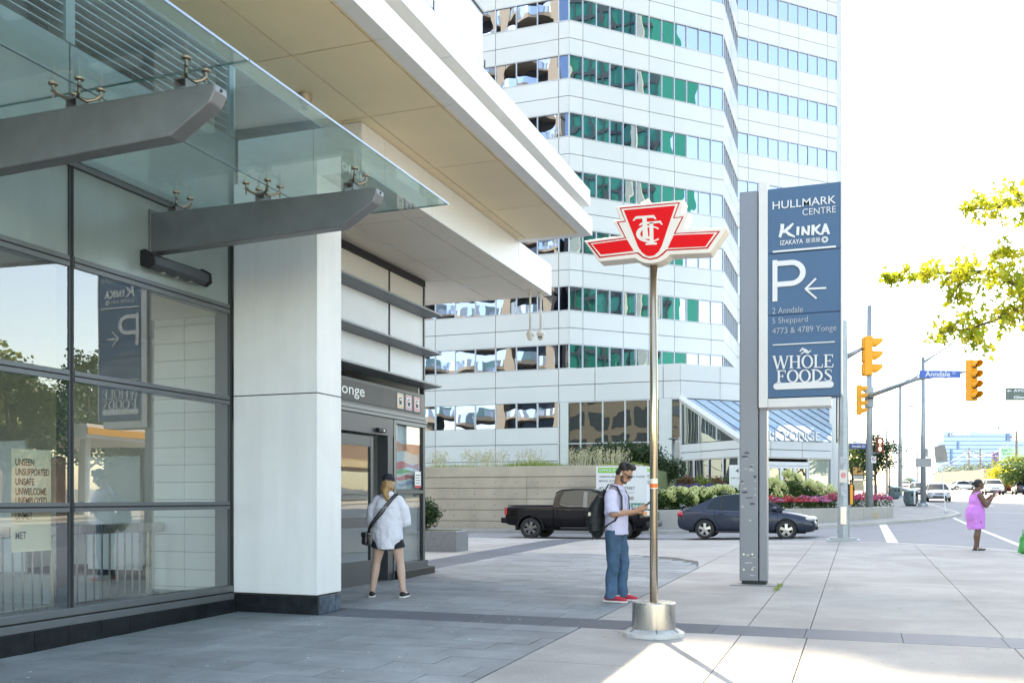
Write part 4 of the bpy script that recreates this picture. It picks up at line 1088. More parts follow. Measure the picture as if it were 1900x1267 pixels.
for q in (o0+ul*.15, o0+ul*(LW-.15), o1+u2*(W2-.2)): MB().box(q.x-.04, q.x+.04, q.y+.02, q.y+.1, gz(q.x, q.y), ZB+.1).build('leg', M('timber', (.35, .26, .16), .8), lb)

# ================================================================== FLOWER BEDS
m_bedw = M('bed_wall_concrete', (.46, .43, .38), .85, var=.12, scale=1.2, bump=.2, rnd=.04)
BW = [(-8.25, 39.4), (-5.7, 40.2), (-3.2, 41.6), (-1.0, 43.6), (.2, 45.0), (1.25, 46.6)]
bed = thing('raised_flower_bed', 'low curved concrete wall holding the hydrangea and begonia bed', 'flower bed', (-3, 42, .3))
for i, (a, b) in enumerate(zip(BW, BW[1:])):
    va, vb = Vector(a), Vector(b); t_ = (vb-va).normalized(); n_ = Vector((-t_.y, t_.x))
    za, zb = gz(*a)-.1, gz(*b)-.1; ta, tb = 1.0+.02*i, 1.02+.02*i
    mb = MB(); q = [va+t_*.006, vb-t_*.006, vb-t_*.006+n_*.28, va+t_*.006+n_*.28]
    mb.grid_faces([[(p.x, p.y, z) for p, z in zip(q, (za, zb, zb, za))], [(p.x, p.y, z) for p, z in zip(q, (ta, tb, tb, ta))]])
    mb.build('wall_section', m_bedw, bed, bevel=.015)
MB().prism([(1.25, 46.6), (1.5, 47.2), (-2.5, 50.0), (-2.8, 49.6)], fz, .3, 1.1).build('wall_section', m_bedw, bed)
MB().prism([(-8.2, 39.7), (-5.75, 40.5), (-3.3, 41.9), (-1.15, 43.8), (1.0, 46.7), (-2.6, 49.6), (-8.2, 45)], fz, .2, .95).build('soil', m_lawn, bed)
lf_hyd = lf_mid
fm_hyd = leafmat('hydrangea_flower', (.60, .64, .24), (.84, .84, .48), .3)
rnd = random.Random(5)
fh = MB()
for k in range(60):
    d = Vector((rnd.gauss(0, 1), rnd.gauss(0, 1), rnd.gauss(0, 1))).normalized(); p = d*.15*rnd.uniform(.85, 1.05); p.z *= 1.15
    a = d.orthogonal().normalized(); a = Matrix.Rotation(rnd.uniform(0, 6), 3, d) @ a; b = d.cross(a); s = .042
    fh.poly([p-a*s, p-b*s+d*.012, p+a*s, p+b*s+d*.012])
fh_me = fh.mesh('flower_head', fm_hyd)
def hydrangea(px, py, d, r, h, nf, label, seed):
    p = at(px, py, d); z = .95
    t = shrub('hydrangea', label, (p.x, p.y, z), (r, r*.8, h/2), 900, .13, lf_hyd, 'hydrangea', 'hydrangeas in the raised bed', seed)
    rnd = random.Random(seed)
    for k in range(nf):
        a = rnd.uniform(0, 6.28); e = rnd.uniform(-.15, 1.45)
        q = Vector((r*.98*math.cos(a)*math.cos(e), r*.85*math.sin(a)*math.cos(e), h*.5+h*.55*math.sin(e)))
        o = bpy.data.objects.new('flower_head', fh_me); link(o, t, True); s = rnd.uniform(.75, 1.15)
        o.matrix_basis = Matrix.Translation(q) @ Matrix.Rotation(rnd.uniform(0, 6), 4, 'Z') @ Matrix.Scale(s, 4)
hyd = [(1220, 925, 41.3, .75, .85, 20, 'lime hydrangea nearest the steel sign pole'), (1258, 925, 41.8, .8, .9, 22, 'lime hydrangea behind the rear of the dark saloon'), (1296, 925, 42.5, .8, .9, 22, 'lime hydrangea above the dark saloon boot'), (1338, 925, 43.5, .8, 1.0, 20, 'lime hydrangea behind the roof of the dark saloon'),
       (1378, 925, 44.5, .8, 1.1, 16, 'lime hydrangea hidden mostly by the grey pylon'), (1432, 925, 45.0, .85, 1.35, 26, 'tall lime hydrangea just right of the grey pylon'), (1464, 925, 45.6, .8, 1.7, 28, 'tallest lime hydrangea below the entrance doors'), (1498, 925, 46.2, .8, 1.3, 26, 'lime hydrangea in front of the last entrance door'), (1525, 925, 46.8, .75, 1.15, 22, 'lime hydrangea at the right end of the bed')]
for i, q in enumerate(hyd): hydrangea(*q, seed=30+i)
def flowers(name, label, pts, r, h, cols, n, group, z=.95, seed=3):
    t = thing(name, label, 'flowers', (pts[0], pts[1], z), 0, group); rnd = random.Random(seed)
    mb = MB(); leaves(mb, (0, 0, h*.45), (r, r*.6, h*.5), n, .09, .3, rnd); mb.build('foliage', lf_mid, t, True, fix=False)
    for ci, (nm, c1, c2) in enumerate(cols):
        fb = MB()
        for k in range(n//len(cols)//1):
            a = rnd.uniform(0, 6.28); rr = math.sqrt(rnd.random())
            p = Vector((r*rr*math.cos(a), r*.6*rr*math.sin(a), h*(.55+.5*rnd.random()*(1.15-rr))))
            s = rnd.uniform(.03, .055); d = Vector((rnd.gauss(0, .6), rnd.gauss(0, .6)-.5, 1)).normalized(); a_ = d.orthogonal().normalized(); b_ = d.cross(a_)
            fb.poly([p+(a_*math.cos(q*1.257)+b_*math.sin(q*1.257))*s for q in range(5)])
        fb.build('blossoms', leafmat(nm, c1, c2, .3), t, True, fix=False)
    return t
PINK = ('pink_petal', (.62, .10, .30), (.80, .30, .50)); RED = ('red_petal', (.50, .02, .03), (.72, .06, .08)); CORAL = ('magenta_petal', (.62, .03, .12), (.78, .14, .28)); PURP = ('purple_petal', (.07, .04, .16), (.16, .10, .30))
fl_ = [(1432, 42.4, (RED, PINK), 'mixed begonias beside the grey pylon foot'), (1462, 43.0, (RED,), 'scarlet begonias below the tallest hydrangea'), (1492, 43.7, (PINK, RED), 'pink begonias in the middle of the bed'), (1518, 44.3, (PINK,), 'pale pink begonias at the right of the hydrangeas'),
       (1545, 44.9, (CORAL,), 'magenta begonias left of the big traffic pole'), (1582, 45.4, (CORAL,), 'magenta begonias between the two traffic poles'), (1604, 45.9, (CORAL,), 'magenta begonias behind the slim traffic pole'), (1632, 46.4, (CORAL, PINK), 'magenta begonias at the right tip of the bed')]
for i, (px, d, cols, lab) in enumerate(fl_):
    p = at(px, 925, d); flowers('begonia_clump', lab, (p.x, p.y), .62, .62 if i < 4 else .78, cols, 420, 'begonias along the bed wall', 1.0, 60+i)
# upper planter with purple flowers, railing and shrubs
m_stone = M('stone_planter', (.40, .37, .32), .8, var=.1, bump=.2)
q0 = at(1250, 925, 48.0); q1 = at(1356, 925, 49.5)
up = thing('stone_planter', 'curved stone planter holding purple and mixed flowers', 'planter', (q0.x, q0.y, .8))
cv = [(q0.x, q0.y), (q0.x+1.0, q0.y-.35), (q0.x+2.0, q0.y-.2), (q1.x, q1.y)]
for a, b in zip(cv, cv[1:]): MB().prism([a, b, (b[0]-.1, b[1]+.3), (a[0]-.1, a[1]+.3)], fz, .5, 1.83).build('wall_section', m_stone, up)
MB().prism([cv[0], cv[3], (q1.x-.5, q1.y+2.5), (q0.x-.5, q0.y+2.5)], fz, .5, 1.75).build('soil', m_lawn, up)
for i, (px, d) in enumerate(((1262, 48.2), (1290, 48.2), (1318, 48.8), (1345, 49.6))):
    p = at(px, 925, d); flowers('purple_flowers', ['purple flowers at the left end of the stone planter', 'purple flowers left of centre in the stone planter', 'purple flowers right of centre in the stone planter', 'purple flowers beside the white number sign'][i], (p.x, p.y+.2), .55, .45, (PURP,), 330, 'purple flowers in the stone planter', 1.8, 90+i)
lf_red = leafmat('bronze_leaf', (.10, .09, .03), (.28, .10, .05), .3)
for i, (px, d, mt) in enumerate(((1270, 50, lf_red), (1298, 50.2, lf_lime), (1326, 50.6, lf_red), (1348, 51, lf_mid))):
    p = at(px, 925, d); shrub('planter_shrub', ['bronze leaved shrub at the left of the stone planter', 'lime shrub in the middle of the stone planter', 'bronze leaved shrub right of the lime shrub', 'green shrub next to the white number sign'][i], (p.x, p.y, 1.8), (.75, .6, .45), 700, .12, mt, 'shrub', 'shrubs in the stone planter', 110+i)
hr = thing('handrail', 'pale metal handrail with short uprights beside the stone planter', 'railing', (at(1225, 925, 46).x, at(1225, 925, 46).y, .8))
ra, rb = at(1222, 918, 46.5), at(1291, 911, 48.5)
MB().tube([ra, rb], .035, 8).build('top_rail', m_clad, hr)
for k in range(9):
    p = ra.lerp(rb, k/8); MB().tube([p, p-Vector((0, 0, .75))], .022, 6).build('upright', m_clad, hr)
# number sign
w0 = at(1353, 930, 46); wv = thing('number_sign', 'white upright slab sign with street number beside the planter', 'sign', (w0.x, w0.y, .9))
MB().box(w0.x, w0.x+1.25, w0.y, w0.y+.18, .8, 3.1).build('slab', m_board, wv)
letters('4711', lambda u, v, t: (u, w0.y-t, v), w0.x+.3, 2.72, .62, .2, 'lettering', m_txt, wv, .005, .004); letters('PROCTER', lambda u, v, t: (u, w0.y-t, v), w0.x+.1, 2.42, .9, .09, 'lettering', m_txt, wv, .0, .004)
# garden lamps
for px, py0, py1, d, lab in ((1250, 812, 905, 48.5, 'slim grey garden lamp with flat cap right of the steel sign pole'), (1078, 833, 862, 44, 'short grey garden lamp with flat cap behind the terrace grass')):
    a, b = at(px, py1, d), at(px, py0, d); t = thing('garden_lamp', lab, 'lamp', a, 0, 'flat capped garden lamps')
    h = b.z-a.z; MB().lathe([(.075, -.4), (.07, h-.08)], (0, 0, 0), 12).build('post', m_beam, t, True, smooth=True); MB().lathe([(.26, h-.08), (.27, h-.03), (.10, h)], (0, 0, 0), 20).build('cap', m_beam, t, True, auto=True)
# planter with clipped shrub beyond the entrance corner
pl = thing('granite_planter', 'dark grey granite planter block at the far corner of the entrance', 'planter', (-10, 20.6, .25))
MB().box(-12.0, -8.75, 20.25, 21.0, gz(-9, 20.4)-.02, .72).build('box', M('planter_granite', (.17, .18, .19), .4, var=.15, scale=12), pl, bevel=.015)
MB().box(-11.9, -8.85, 20.35, 20.9, .72, .74).build('soil', m_lawn, pl)
shrub('clipped_shrub', 'dense dark green clipped shrub in the granite planter', (-9.75, 20.65, .72), (.42, .35, .40), 3500, .06, lf_dark, 'shrub', None, 7)
# ================================================================== PYLON SIGN
m_pgrey = M('pylon_grey_paint', (.20, .21, .235), .4, .3, var=.06, scale=2)
m_pblue = M('pylon_blue_face', (.05, .125, .225), .55, var=.05, scale=1.5)
m_pwhite = M('pylon_white_frame', (.70, .68, .64), .45, var=.04)
m_pdim = M('dim_small_letter', (.42, .45, .48), .5, var=0)
m_plet = M('raised_white_letter', (.74, .73, .70), .5, var=0)
YP = 14.80
pb = gpt(1398, 1083); pyl = thing('pylon_sign', 'tall blue parking and shops sign on two grey steel posts', 'sign', (pb.x, YP, gz(pb.x, YP)))
zg = gz(pb.x, YP)
def PX(px, py=925, Y=YP): return on_y(px, py, Y)
xa, xb, xc, xd, xe = PX(1372).x, PX(1406.5).x, PX(1408.5).x, PX(1425).x, PX(1560).x
ztop = PX(1390, 355).z; zt2 = PX(1415, 339).z; zb1 = PX(1425, 740).z; zb2 = PX(1480, 755).z; zt3 = PX(1425, 352).z
MB().box(xa, xb, YP, YP+.36, zg+.05, ztop).build('post', m_pgrey, pyl, bevel=.012)
MB().box(xb+.012, xd-.02, YP+.02, YP+.34, zg+.05, zb2+.1).build('post', m_pgrey, pyl, bevel=.012)
MB().box(xa+.03, xd-.03, YP+.03, YP+.33, zg-.03, zg+.06).build('base_plate', m_blk, pyl)
MB().box(xb+.012, xd, YP-.05, YP+.40, zb2, zt2).build('side_frame', m_pwhite, pyl, bevel=.01)
MB().box(xd+.001, xe-.13, YP-.05, YP+.40, zb2, zb1).build('bottom_frame', m_pwhite, pyl, bevel=.01)
zs = [zb1+.012, PX(1490, 582).z, PX(1490, 467).z, zt3]
for z0, z1 in zip(zs, zs[1:]): MB().box(xd+.002, xe, YP-.02, YP+.37, z0+.004, z1-.004).build('blue_panel', m_pblue, pyl, bevel=.004)
MB().box(xe+.001, xe+.025, YP-.035, YP+.385, zs[0]+.02, zt3).build('edge_trim', m_pwhite, pyl)
for px_, py_ in ((1380, 1028), (1396, 1028), (1380, 1056), (1396, 1056)):
    p = PX(px_, py_); MB().lathe([(.016, -.012), (.016, 0)], (p.x, YP, p.z), 8, 'y').build('bolt', m_steel, pyl)
# scuffs of torn stickers on the post
rnd = random.Random(2); m_scuff = M('scuffed_paint', (.40, .40, .40), .8, var=.4, scale=25); m_scuff2 = M('torn_sticker', (.07, .07, .075), .7, var=.4, scale=30)
for k in range(26):
    px_ = rnd.uniform(1375, 1404); py_ = rnd.choice([rnd.uniform(840, 905), rnd.uniform(850, 900), rnd.uniform(900, 975), rnd.uniform(1030, 1078)])
    p = PX(px_, py_); w = rnd.uniform(.02, .075); h = rnd.uniform(.008, .03)
    x0, x1 = max(xa+.015, p.x-w), min(xb-.015, p.x+w); n = 9
    MB().poly([((x0+x1)/2+(x1-x0)/2*math.cos(6.283*i/n)*rnd.uniform(.6, 1), YP-.0015, p.z+h*math.sin(6.283*i/n)*rnd.uniform(.4, 1)) for i in range(n)]).build('scuff', m_scuff2 if py_ < 960 and k % 2 else m_scuff, pyl, fix=False)
YL = YP-.022
fy = lambda u, v, t: (u, YL-t, v)
def ptext(s, px0, py0, px1, py1, bold=0., mat=m_plet, nm='lettering', t=.012):
    a = on_y(px0, py1, YL); b = on_y(px1, py0, YL); zc0 = a.z; zc1 = on_y(px0, py0, YL).z
    return letters(s, fy, a.x, zc0, b.x-a.x, zc1-zc0, nm, mat, pyl, bold, t)
ptext('HULLMARK', 1433.7, 375, 1551, 389.5, .004); ptext('CENTRE', 1489, 388.5, 1551, 400.5, -.006)
ptext('2 Anndale', 1433, 571.5, 1490, 583, -.004, m_pdim); ptext('5 Sheppard', 1433, 590.5, 1499, 604, -.004, m_pdim); ptext('4773 & 4789 Yonge', 1433, 609, 1552, 623.5, -.004, m_pdim)
# brush-drawn capitals
def strokes(segs, name='lettering', mat=m_plet, t=.012):
    """each stroke: list of (px, py, width px)"""
    mb = MB()
    for k, sg in enumerate(segs):
        L_, R_ = [], []
        for i, (x, y, w) in enumerate(sg):
            x0, y0, _ = sg[max(0, i-1)]; x1, y1, _ = sg[min(len(sg)-1, i+1)]
            l = math.hypot(x1-x0, y1-y0) or 1; nx, ny = -(y1-y0)/l, (x1-x0)/l
            L_.append((x+nx*w/2, y+ny*w/2)); R_.append((x-nx*w/2, y-ny*w/2))
        tt = t+.0004*k
        for i in range(len(sg)-1):
            q = [L_[i], L_[i+1], R_[i+1], R_[i]]
            mb.poly([(lambda p: (p.x, YL-tt, p.z))(on_y(x, y, YL)) for x, y in q])
    return mb.build(name, mat, pyl, fix=False)
strokes([[(1452, 416, 7), (1451, 427, 6.5), (1447, 441, 5)], [(1472, 415, 3), (1464, 423, 6), (1453, 432, 5)], [(1456, 428, 4), (1464, 435, 5.5), (1475, 440, 3)],
         [(1481, 421, 5.5), (1480, 437, 5)], [(1489, 437, 4.5), (1490, 421, 5)], [(1489, 421, 4), (1494, 430, 4.5), (1500, 436, 4)], [(1500, 437, 4), (1501, 419, 5)],
         [(1509, 418, 6), (1508, 437, 5)], [(1522, 417, 3), (1515, 424, 5), (1509, 428, 4)], [(1512, 426, 4), (1517, 432, 5), (1524, 436, 3)],
         [(1525, 436, 4), (1529, 425, 5), (1532, 416, 5)], [(1531, 416, 5), (1535, 427, 5.5), (1538, 435, 4.5)], [(1527, 430, 3), (1536, 429, 3)]])
ptext('IZAKAYA', 1448, 447, 1490, 455.5, .012); ptext('居酒屋', 1495, 443, 1522, 451.5, .0)
mb = MB(); c_ = on_y(1530.5, 445, YL)
for k in range(8):
    a = k*pi/4; mb.poly([(c_.x+.05*math.cos(a+q)*r, YL-.012, c_.z+.05*math.sin(a+q)*r) for q, r in ((-.34, 1), (.34, 1), (.25, .35), (-.25, .35))])
mb.build('flower_emblem', m_plet, pyl, fix=False)
def pbar(px0, px1, py, h, round_=False):
    a, b = on_y(px0, py, YL), on_y(px1, py-(px1-px0)*.028, YL); z = (a.z+b.z)/2; hh = h/2*14.4/F_PX
    pts = rrect(a.x, z-hh, b.x-a.x, 2*hh, hh*.98 if round_ else hh*.3)
    mb = MB(); mb.prism(pts, lambda u, v, t: (u, YL-t, v), 0, .016); mb.build('rule_bar', m_plet, pyl)
pbar(1434, 1551, 464.5, 3.2); pbar(1434, 1549, 639, 2); pbar(1435, 1547, 716.5, 12, True)
# big P and arrow
def U(px, py): p = on_y(px, py, YL); return (p.x, p.z)
def polyext(pts, nm, mat=m_plet, h=.02, par=pyl): MB().prism(pts, lambda u, v, t: (u, YL-t, v), 0, h).build(nm, mat, par)
p0, p1 = U(1433.5, 560), U(1442.5, 483); polyext([p0, (p1[0], p0[1]), p1, (p0[0], p1[1])], 'letter_stem')
cx0 = U(1468, 507); ro = abs(U(0+1468, 507)[1]-U(1468, 483)[1]); ri = ro-.075
bw = MB(); xl = p1[0]+.001
outer = [(xl, cx0[1]+ro)]+ngon(cx0[0], cx0[1], ro*1.08, ro, 16, pi/2, -pi/2)+[(xl, cx0[1]-ro)]
inner = [(xl, cx0[1]+ri)]+ngon(cx0[0], cx0[1], ri*1.08, ri, 16, pi/2, -pi/2)+[(xl, cx0[1]-ri)]
for i in range(len(outer)-1): bw.prism([outer[i], outer[i+1], inner[i+1], inner[i]], lambda u, v, t: (u, YL-t, v), 0, .02)
bw.build('letter_bowl', m_plet, pyl)
strokes([[(1494, 536.5, 3.6), (1533, 534.5, 3.4)], [(1514, 517, 3.4), (1494, 537, 3.6)], [(1494, 536, 3.6), (1515, 554, 3.4)]], 'arrow')
# serif shop name, built stroke by stroke
def serif_word(word, px0, px1, py0, py1):
    WID = {'W': 1.45, 'H': 1.15, 'O': 1.08, 'L': .92, 'E': .95, 'F': .92, 'D': 1.12, 'S': .82}
    tot = sum(WID[c] for c in word)+.06*(len(word)-1); sc = (px1-px0)/tot; x = px0; H = py1-py0; st = sc*.21; th_ = max(1.3, sc*.075)
    segs = []
    for c in word:
        w = WID[c]*sc; sk = -(x-px0)*.028; T_, B_ = py0+sk, py1+sk
        R_ = lambda xa, xb, ya, yb: segs.append([(xa, (ya+yb)/2, abs(yb-ya)), (xb, (ya+yb)/2, abs(yb-ya))])
        stem = lambda xc: (segs.append([(xc, T_, st), (xc, B_, st)]), R_(xc-st, xc+st, T_, T_+th_), R_(xc-st, xc+st, B_-th_, B_))
        if c == 'H': stem(x+st); stem(x+w-st*1.1); R_(x+st, x+w-st, T_+H*.46, T_+H*.46+th_)
        if c in 'LEF':
            stem(x+st)
            if c in 'EF': R_(x+st, x+w*.9, T_, T_+th_*1.2); R_(x+st, x+w*.66, T_+H*.46, T_+H*.46+th_); segs.append([(x+w*.87, T_, th_*1.3), (x+w*.9, T_+H*.24, th_)]); segs.append([(x+w*.64, T_+H*.36, th_), (x+w*.64, T_+H*.60, th_)])
            if c in 'EL': R_(x+st, x+w*.92, B_-th_*1.2, B_); segs.append([(x+w*.88, B_, th_*1.3), (x+w*.95, B_-H*.28, th_)])
        if c == 'W':
            segs.append([(x+.04*w, T_, st), (x+.28*w, B_, st*.9)]); segs.append([(x+.28*w, B_, th_*1.2), (x+.5*w, T_, th_*1.2)]); segs.append([(x+.47*w, T_, st), (x+.70*w, B_, st*.9)]); segs.append([(x+.70*w, B_, th_*1.2), (x+.95*w, T_, th_*1.2)])
            R_(x-.06*w, x+.16*w, T_, T_+th_); R_(x+.38*w, x+.58*w, T_, T_+th_); R_(x+.86*w, x+1.02*w, T_, T_+th_)
        if c == 'O':
            a = x+w/2; rx, ry = w/2-st*.4, H/2-th_*.4
            segs.append([(a+rx*math.cos(q), (T_+B_)/2+ry*math.sin(q), th_+(st-th_)*abs(math.cos(q))) for q in [2*pi*i/24 for i in range(25)]])
        if c == 'D':
            stem(x+st); rx, ry = w-st*1.7, H/2-th_*.4
            segs.append([(x+st+rx*math.sin(q), (T_+B_)/2-ry*math.cos(q), th_+(st-th_)*abs(math.sin(q))) for q in [pi*i/14 for i in range(15)]])
        if c == 'S':
            pts = []
            for i in range(19):
                q = i/18; yy = T_+H*q; xx = x+w*.5+w*.36*math.sin((q-.5)*2*pi*.95)*(1 if True else 1)
                pts.append((xx, yy, th_+(st-th_)*(1-abs(q-.5)*1.7)**1 if abs(q-.5) < .55 else th_))
            pts = [(x+w*.86, T_+H*.25, th_), (x+w*.82, T_+H*.10, th_), (x+w*.5, T_+th_*.5, th_), (x+w*.2, T_+H*.14, st*.7), (x+w*.18, T_+H*.30, st*.9), (x+w*.5, T_+H*.48, st), (x+w*.82, T_+H*.68, st*.95), (x+w*.8, T_+H*.87, st*.7), (x+w*.48, B_-th_*.5, th_), (x+w*.16, T_+H*.90, th_), (x+w*.10, T_+H*.74, th_)]
            segs.append(pts)
        x += w+.06*sc
    return strokes(segs)
serif_word('WHOLE', 1435, 1547, 660.5, 684.5); serif_word('FOODS', 1441, 1545, 687, 710)
strokes([[(1484, 652, 2), (1489, 647, 4), (1495, 650, 4), (1500, 652, 2)], [(1486, 657, 1.5), (1492, 652.5, 3), (1499, 655, 3), (1505, 650, 1.5)]], 'leaf_flourish')
MB().box(xa-.12, xd+.2, YP-.22, YP-.215, zg-.002, zg+.003).build('footing_line', m_conc_d, pyl)

# ================================================================== TRANSIT POLE SIGN
YT_ = 9.41
tb = gpt(1217, 1175); ttc = thing('transit_sign', 'red and white winged transit shield on a round steel pole', 'sign', (tb.x, YT_, gz(tb.x, YT_)))
bx, zg = tb.x, gz(tb.x, YT_)
m_red = M('sign_red', (.72, .006, .010), .6, var=.03, spec=.15); m_dred = M('sign_dark_red', (.50, .006, .012), .6, var=0, spec=.15); m_ivory = M('sign_ivory', (.70, .635, .55), .4, var=.03)
MB().lathe([(.31, 0), (.305, .035), (.225, .075)], (bx, YT_, zg), 40).build('concrete_footing', M('cracked_concrete', (.48, .47, .44), .85, var=.18, scale=7, bump=.4, bscale=25), ttc, auto=True)
MB().lathe([(.214, .06), (.216, .075), (.216, .325), (.21, .333)], (bx, YT_, zg), 48).build('base_drum', m_steel, ttc, auto=True)
MB().lathe([(.040, .33), (.038, 3.85)], (bx, YT_, zg), 24).build('pole', M('pole_steel', (.60, .50, .36), .25, 1., var=.12, scale=14, stretch=(1, 1, .06)), ttc, smooth=True)
MB().lathe([(.0405, 0), (.0405, .10)], (bx, YT_, zg+1.46), 20, cap=False).build('sticker', m_ivory, ttc, smooth=True); MB().lathe([(.0412, 0), (.0412, .04)], (bx, YT_, zg+1.47), 20, cap=False).build('sticker', M('orange_sticker', (.75, .16, .02), .5, var=0), ttc, smooth=True)
for a in (-.9, .2, 1.1): MB().tube([(bx+.31*math.sin(a), YT_-.31*math.cos(a), zg+.002), (bx+.27*math.sin(a+.12), YT_-.27*math.cos(a+.12), zg+.055), (bx+.22*math.sin(a+.1), YT_-.22*math.cos(a+.1), zg+.08)], .004, 4).build('crack', m_conc_d, ttc)
YF = YT_-.10; THK = .21
def cp(p, k=0): q = on_y(1060+p[0]/5.9375, 340+p[1]/5.9375, YF); return (q.x, q.z)
def shp(pts): return [cp(p) for p in pts]
curve = lambda cx, cy, rx, ry, a0, a1, n=10: [(cx+rx*math.cos(rad(a0+(a1-a0)*i/n)), cy+ry*math.sin(rad(a0+(a1-a0)*i/n))) for i in range(n+1)]
L1o = [(138, 635), (545, 578), (462, 412), (540, 403), (487, 260), (1248, 183), (1203, 332), (1302, 328), (1234, 502), (1720, 492), (1530, 768), (1085, 788), (1035, 835), (960, 872), (880, 886), (800, 878), (740, 855), (698, 826), (305, 864)]
ex = lambda pts, h0, h1, nm, mat, bev=0.: MB().prism(shp(pts), lambda u, v, h: (u, YF-h, v), h0, h1).build(nm, mat, ttc, bevel=bev)
ex(L1o, -THK, 0, 'sign_box', m_ivory, .008)
ex([(178, 655), (592, 600), (500, 427), (592, 417), (533, 271), (1198, 212), (1136, 378), (1238, 367), (1148, 551), (1642, 526), (1503, 722), (1055, 745), (1010, 790), (950, 828), (870, 846), (790, 825), (727, 775), (312, 826)], .0005, .003, 'red_outline', m_dred)
ex([(213, 667), (610, 612), (522, 438), (604, 428), (550, 286), (1180, 227), (1120, 391), (1218, 381), (1128, 563), (1614, 541), (1490, 708), (1046, 731), (1000, 776), (945, 813), (870, 831), (800, 812), (738, 762), (321, 809)], .0035, .006, 'white_inset', m_ivory)
ex([(232, 676), (616, 624), (690, 748), (330, 790)], .0065, .009, 'left_wing', m_red); ex([(1131, 575), (1577, 558), (1478, 699), (1064, 718)], .0065, .009, 'right_wing', m_red)
ex([(580, 300), (1146, 251), (1000, 690), (965, 755), (915, 797), (870, 807), (825, 799), (780, 763), (742, 712)], .0065, .009, 'shield', m_red)
mono = MB()
def mp(pts, h): mono.prism(shp(pts), lambda u, v, q: (u, YF-q, v), .0095, h)
arc = curve(870, 565, 140, 92, -25, -330+360-385, 26)
def ring(cx, cy, rx, ry, a0, a1, wf, h, n=22):
    o_ = []; i_ = []
    for k in range(n+1):
        a = rad(a0+(a1-a0)*k/n); w = wf(a); o_.append((cx+(rx+w/2)*math.cos(a), cy+(ry+w/2)*math.sin(a))); i_.append((cx+(rx-w/2)*math.cos(a), cy+(ry-w/2)*math.sin(a)))
    for k in range(n): mp([o_[k], o_[k+1], i_[k+1], i_[k]], h)
ring(868, 562, 128, 82, 40, 318, lambda a: 16+30*max(0, -math.cos(a)), .0115)
mp([(835, 432), (985, 417), (1012, 462), (996, 462), (975, 441), (840, 455)], .0125); mp([(862, 440), (906, 437), (907, 650), (946, 660), (944, 680), (820, 683), (823, 665), (866, 653)], .0125)
mp([(678, 416), (714, 370), (915, 356), (942, 402), (926, 404), (905, 384), (715, 398), (692, 420)], .0135); mp([(786, 392), (832, 389), (850, 590), (884, 599), (882, 617), (750, 620), (753, 600), (790, 590)], .0135)
mp([(745, 470), (770, 440), (790, 440), (775, 470)], .0115)
mono.build('monogram', m_ivory, ttc)
MB().prism(shp([(745, 195), (835, 145), (870, 210), (760, 225)]), lambda u, v, q: (u, YF+.06+q, v), 0, .09).build('top_bracket', m_ivory, ttc)

# ================================================================== TRAFFIC SIGNALS AND LAMPS
m_galv = M('galvanised_steel', (.34, .38, .40), .45, .5, var=.12, scale=5)
m_yel = M('signal_amber_paint', (.95, .375, .012), .5, var=.06)
m_lens = M('dark_signal_lens', (.035, .04, .04), .15, var=.1, coat=.5)
def pole(name, label, base, h, r0, r1, n=8, group=None, cat='pole'):
    t = thing(name, label, cat, base, 0, group); MB().lathe([(r0, 0), (r1, h)], (0, 0, 0), n).build('shaft', m_galv, t, True, smooth=n > 8); return t
def signal(label, base, rotz, nl, back=False, group='amber traffic signal heads'):
    """head facing local -y; nl lenses"""
    t = thing('traffic_signal', label, 'traffic light', base, rotz, group); H = .355*nl
    MB().box(-.17, .17, -.02, .20, 0, H).build('housing', m_yel, t, True, bevel=.02)
    for k in range(nl): MB().box(-.155, .155, .20, .23, .03+.355*k, .33+.355*k).build('rear_door', m_yel, t, True, bevel=.01)
    for k in range(nl):
        z = .178+.355*k
        MB().lathe([(.135, -.022), (.10, -.05), (.0, -.06)], (0, 0, z), 18, 'y').build('lens', m_lens, t, True, smooth=True)
        v = MB(); n = 14; out = []
        for i in range(n+1):
            a = rad(-35+250*i/n); dep = .27-.15*max(0, -math.sin(a)+.2)
            out.append((math.cos(a), math.sin(a), dep))
        for (a, b, d1), (c, e, d2) in zip(out, out[1:]):
            v.poly([(.150*a, -.02, z+.150*b), (.150*c, -.02, z+.150*e), (.145*c, -.02-d2, z+.145*e), (.145*a, -.02-d1, z+.145*b)])
            v.poly([(.140*a, -.02, z+.140*b), (.140*c, -.02, z+.140*e), (.140*c, -.02-d2, z+.140*e), (.140*a, -.02-d1, z+.140*b)])
        v.build('visor', m_yel, t, True, fix=False)
    return t
# near pole
b1 = gpt(1565, 1003.5); p1 = pole('signal_pole', 'broad octagonal grey traffic pole with stickers at the near kerb', b1, at(1562, 595, (b1-Vector((0,0,0))).dot(FWD)).z-b1.z, .165, .10)
d1 = b1.dot(FWD)
MB().box(-.42, .42, -.35, .35, -.03, .05).build('base_plate', m_galv, p1, True, bevel=.01); MB().box(-.36, .36, -.27, .27, .05, .10).build('base_plate', M('base_concrete', (.42, .42, .4), .8), p1, True)
MB().box(-.085, .085, -.175, -.145, .45, .95).build('hand_hole_cover', m_steel, p1, True, bevel=.03)
MB().box(-.10, .10, -.158, -.150, 1.60, 1.95).build('sticker', m_ivory, p1, True); MB().poly([(.07*math.cos(6.28*i/12), -.160, 1.80+.08*math.sin(6.28*i/12)) for i in range(12)]).build('sticker_print', M('pink_print', (.75, .30, .30), .6, var=.3, scale=20), p1, True, fix=False)
MB().box(-.08, .06, -.152, -.146, 2.1, 2.32).build('sticker', M('grey_sticker', (.45, .47, .48), .6, var=.3, scale=15), p1, True); MB().box(-.06, .07, -.160, -.154, 1.25, 1.52).build('sticker', M('grey_sticker', (.45, .47, .48)), p1, True)
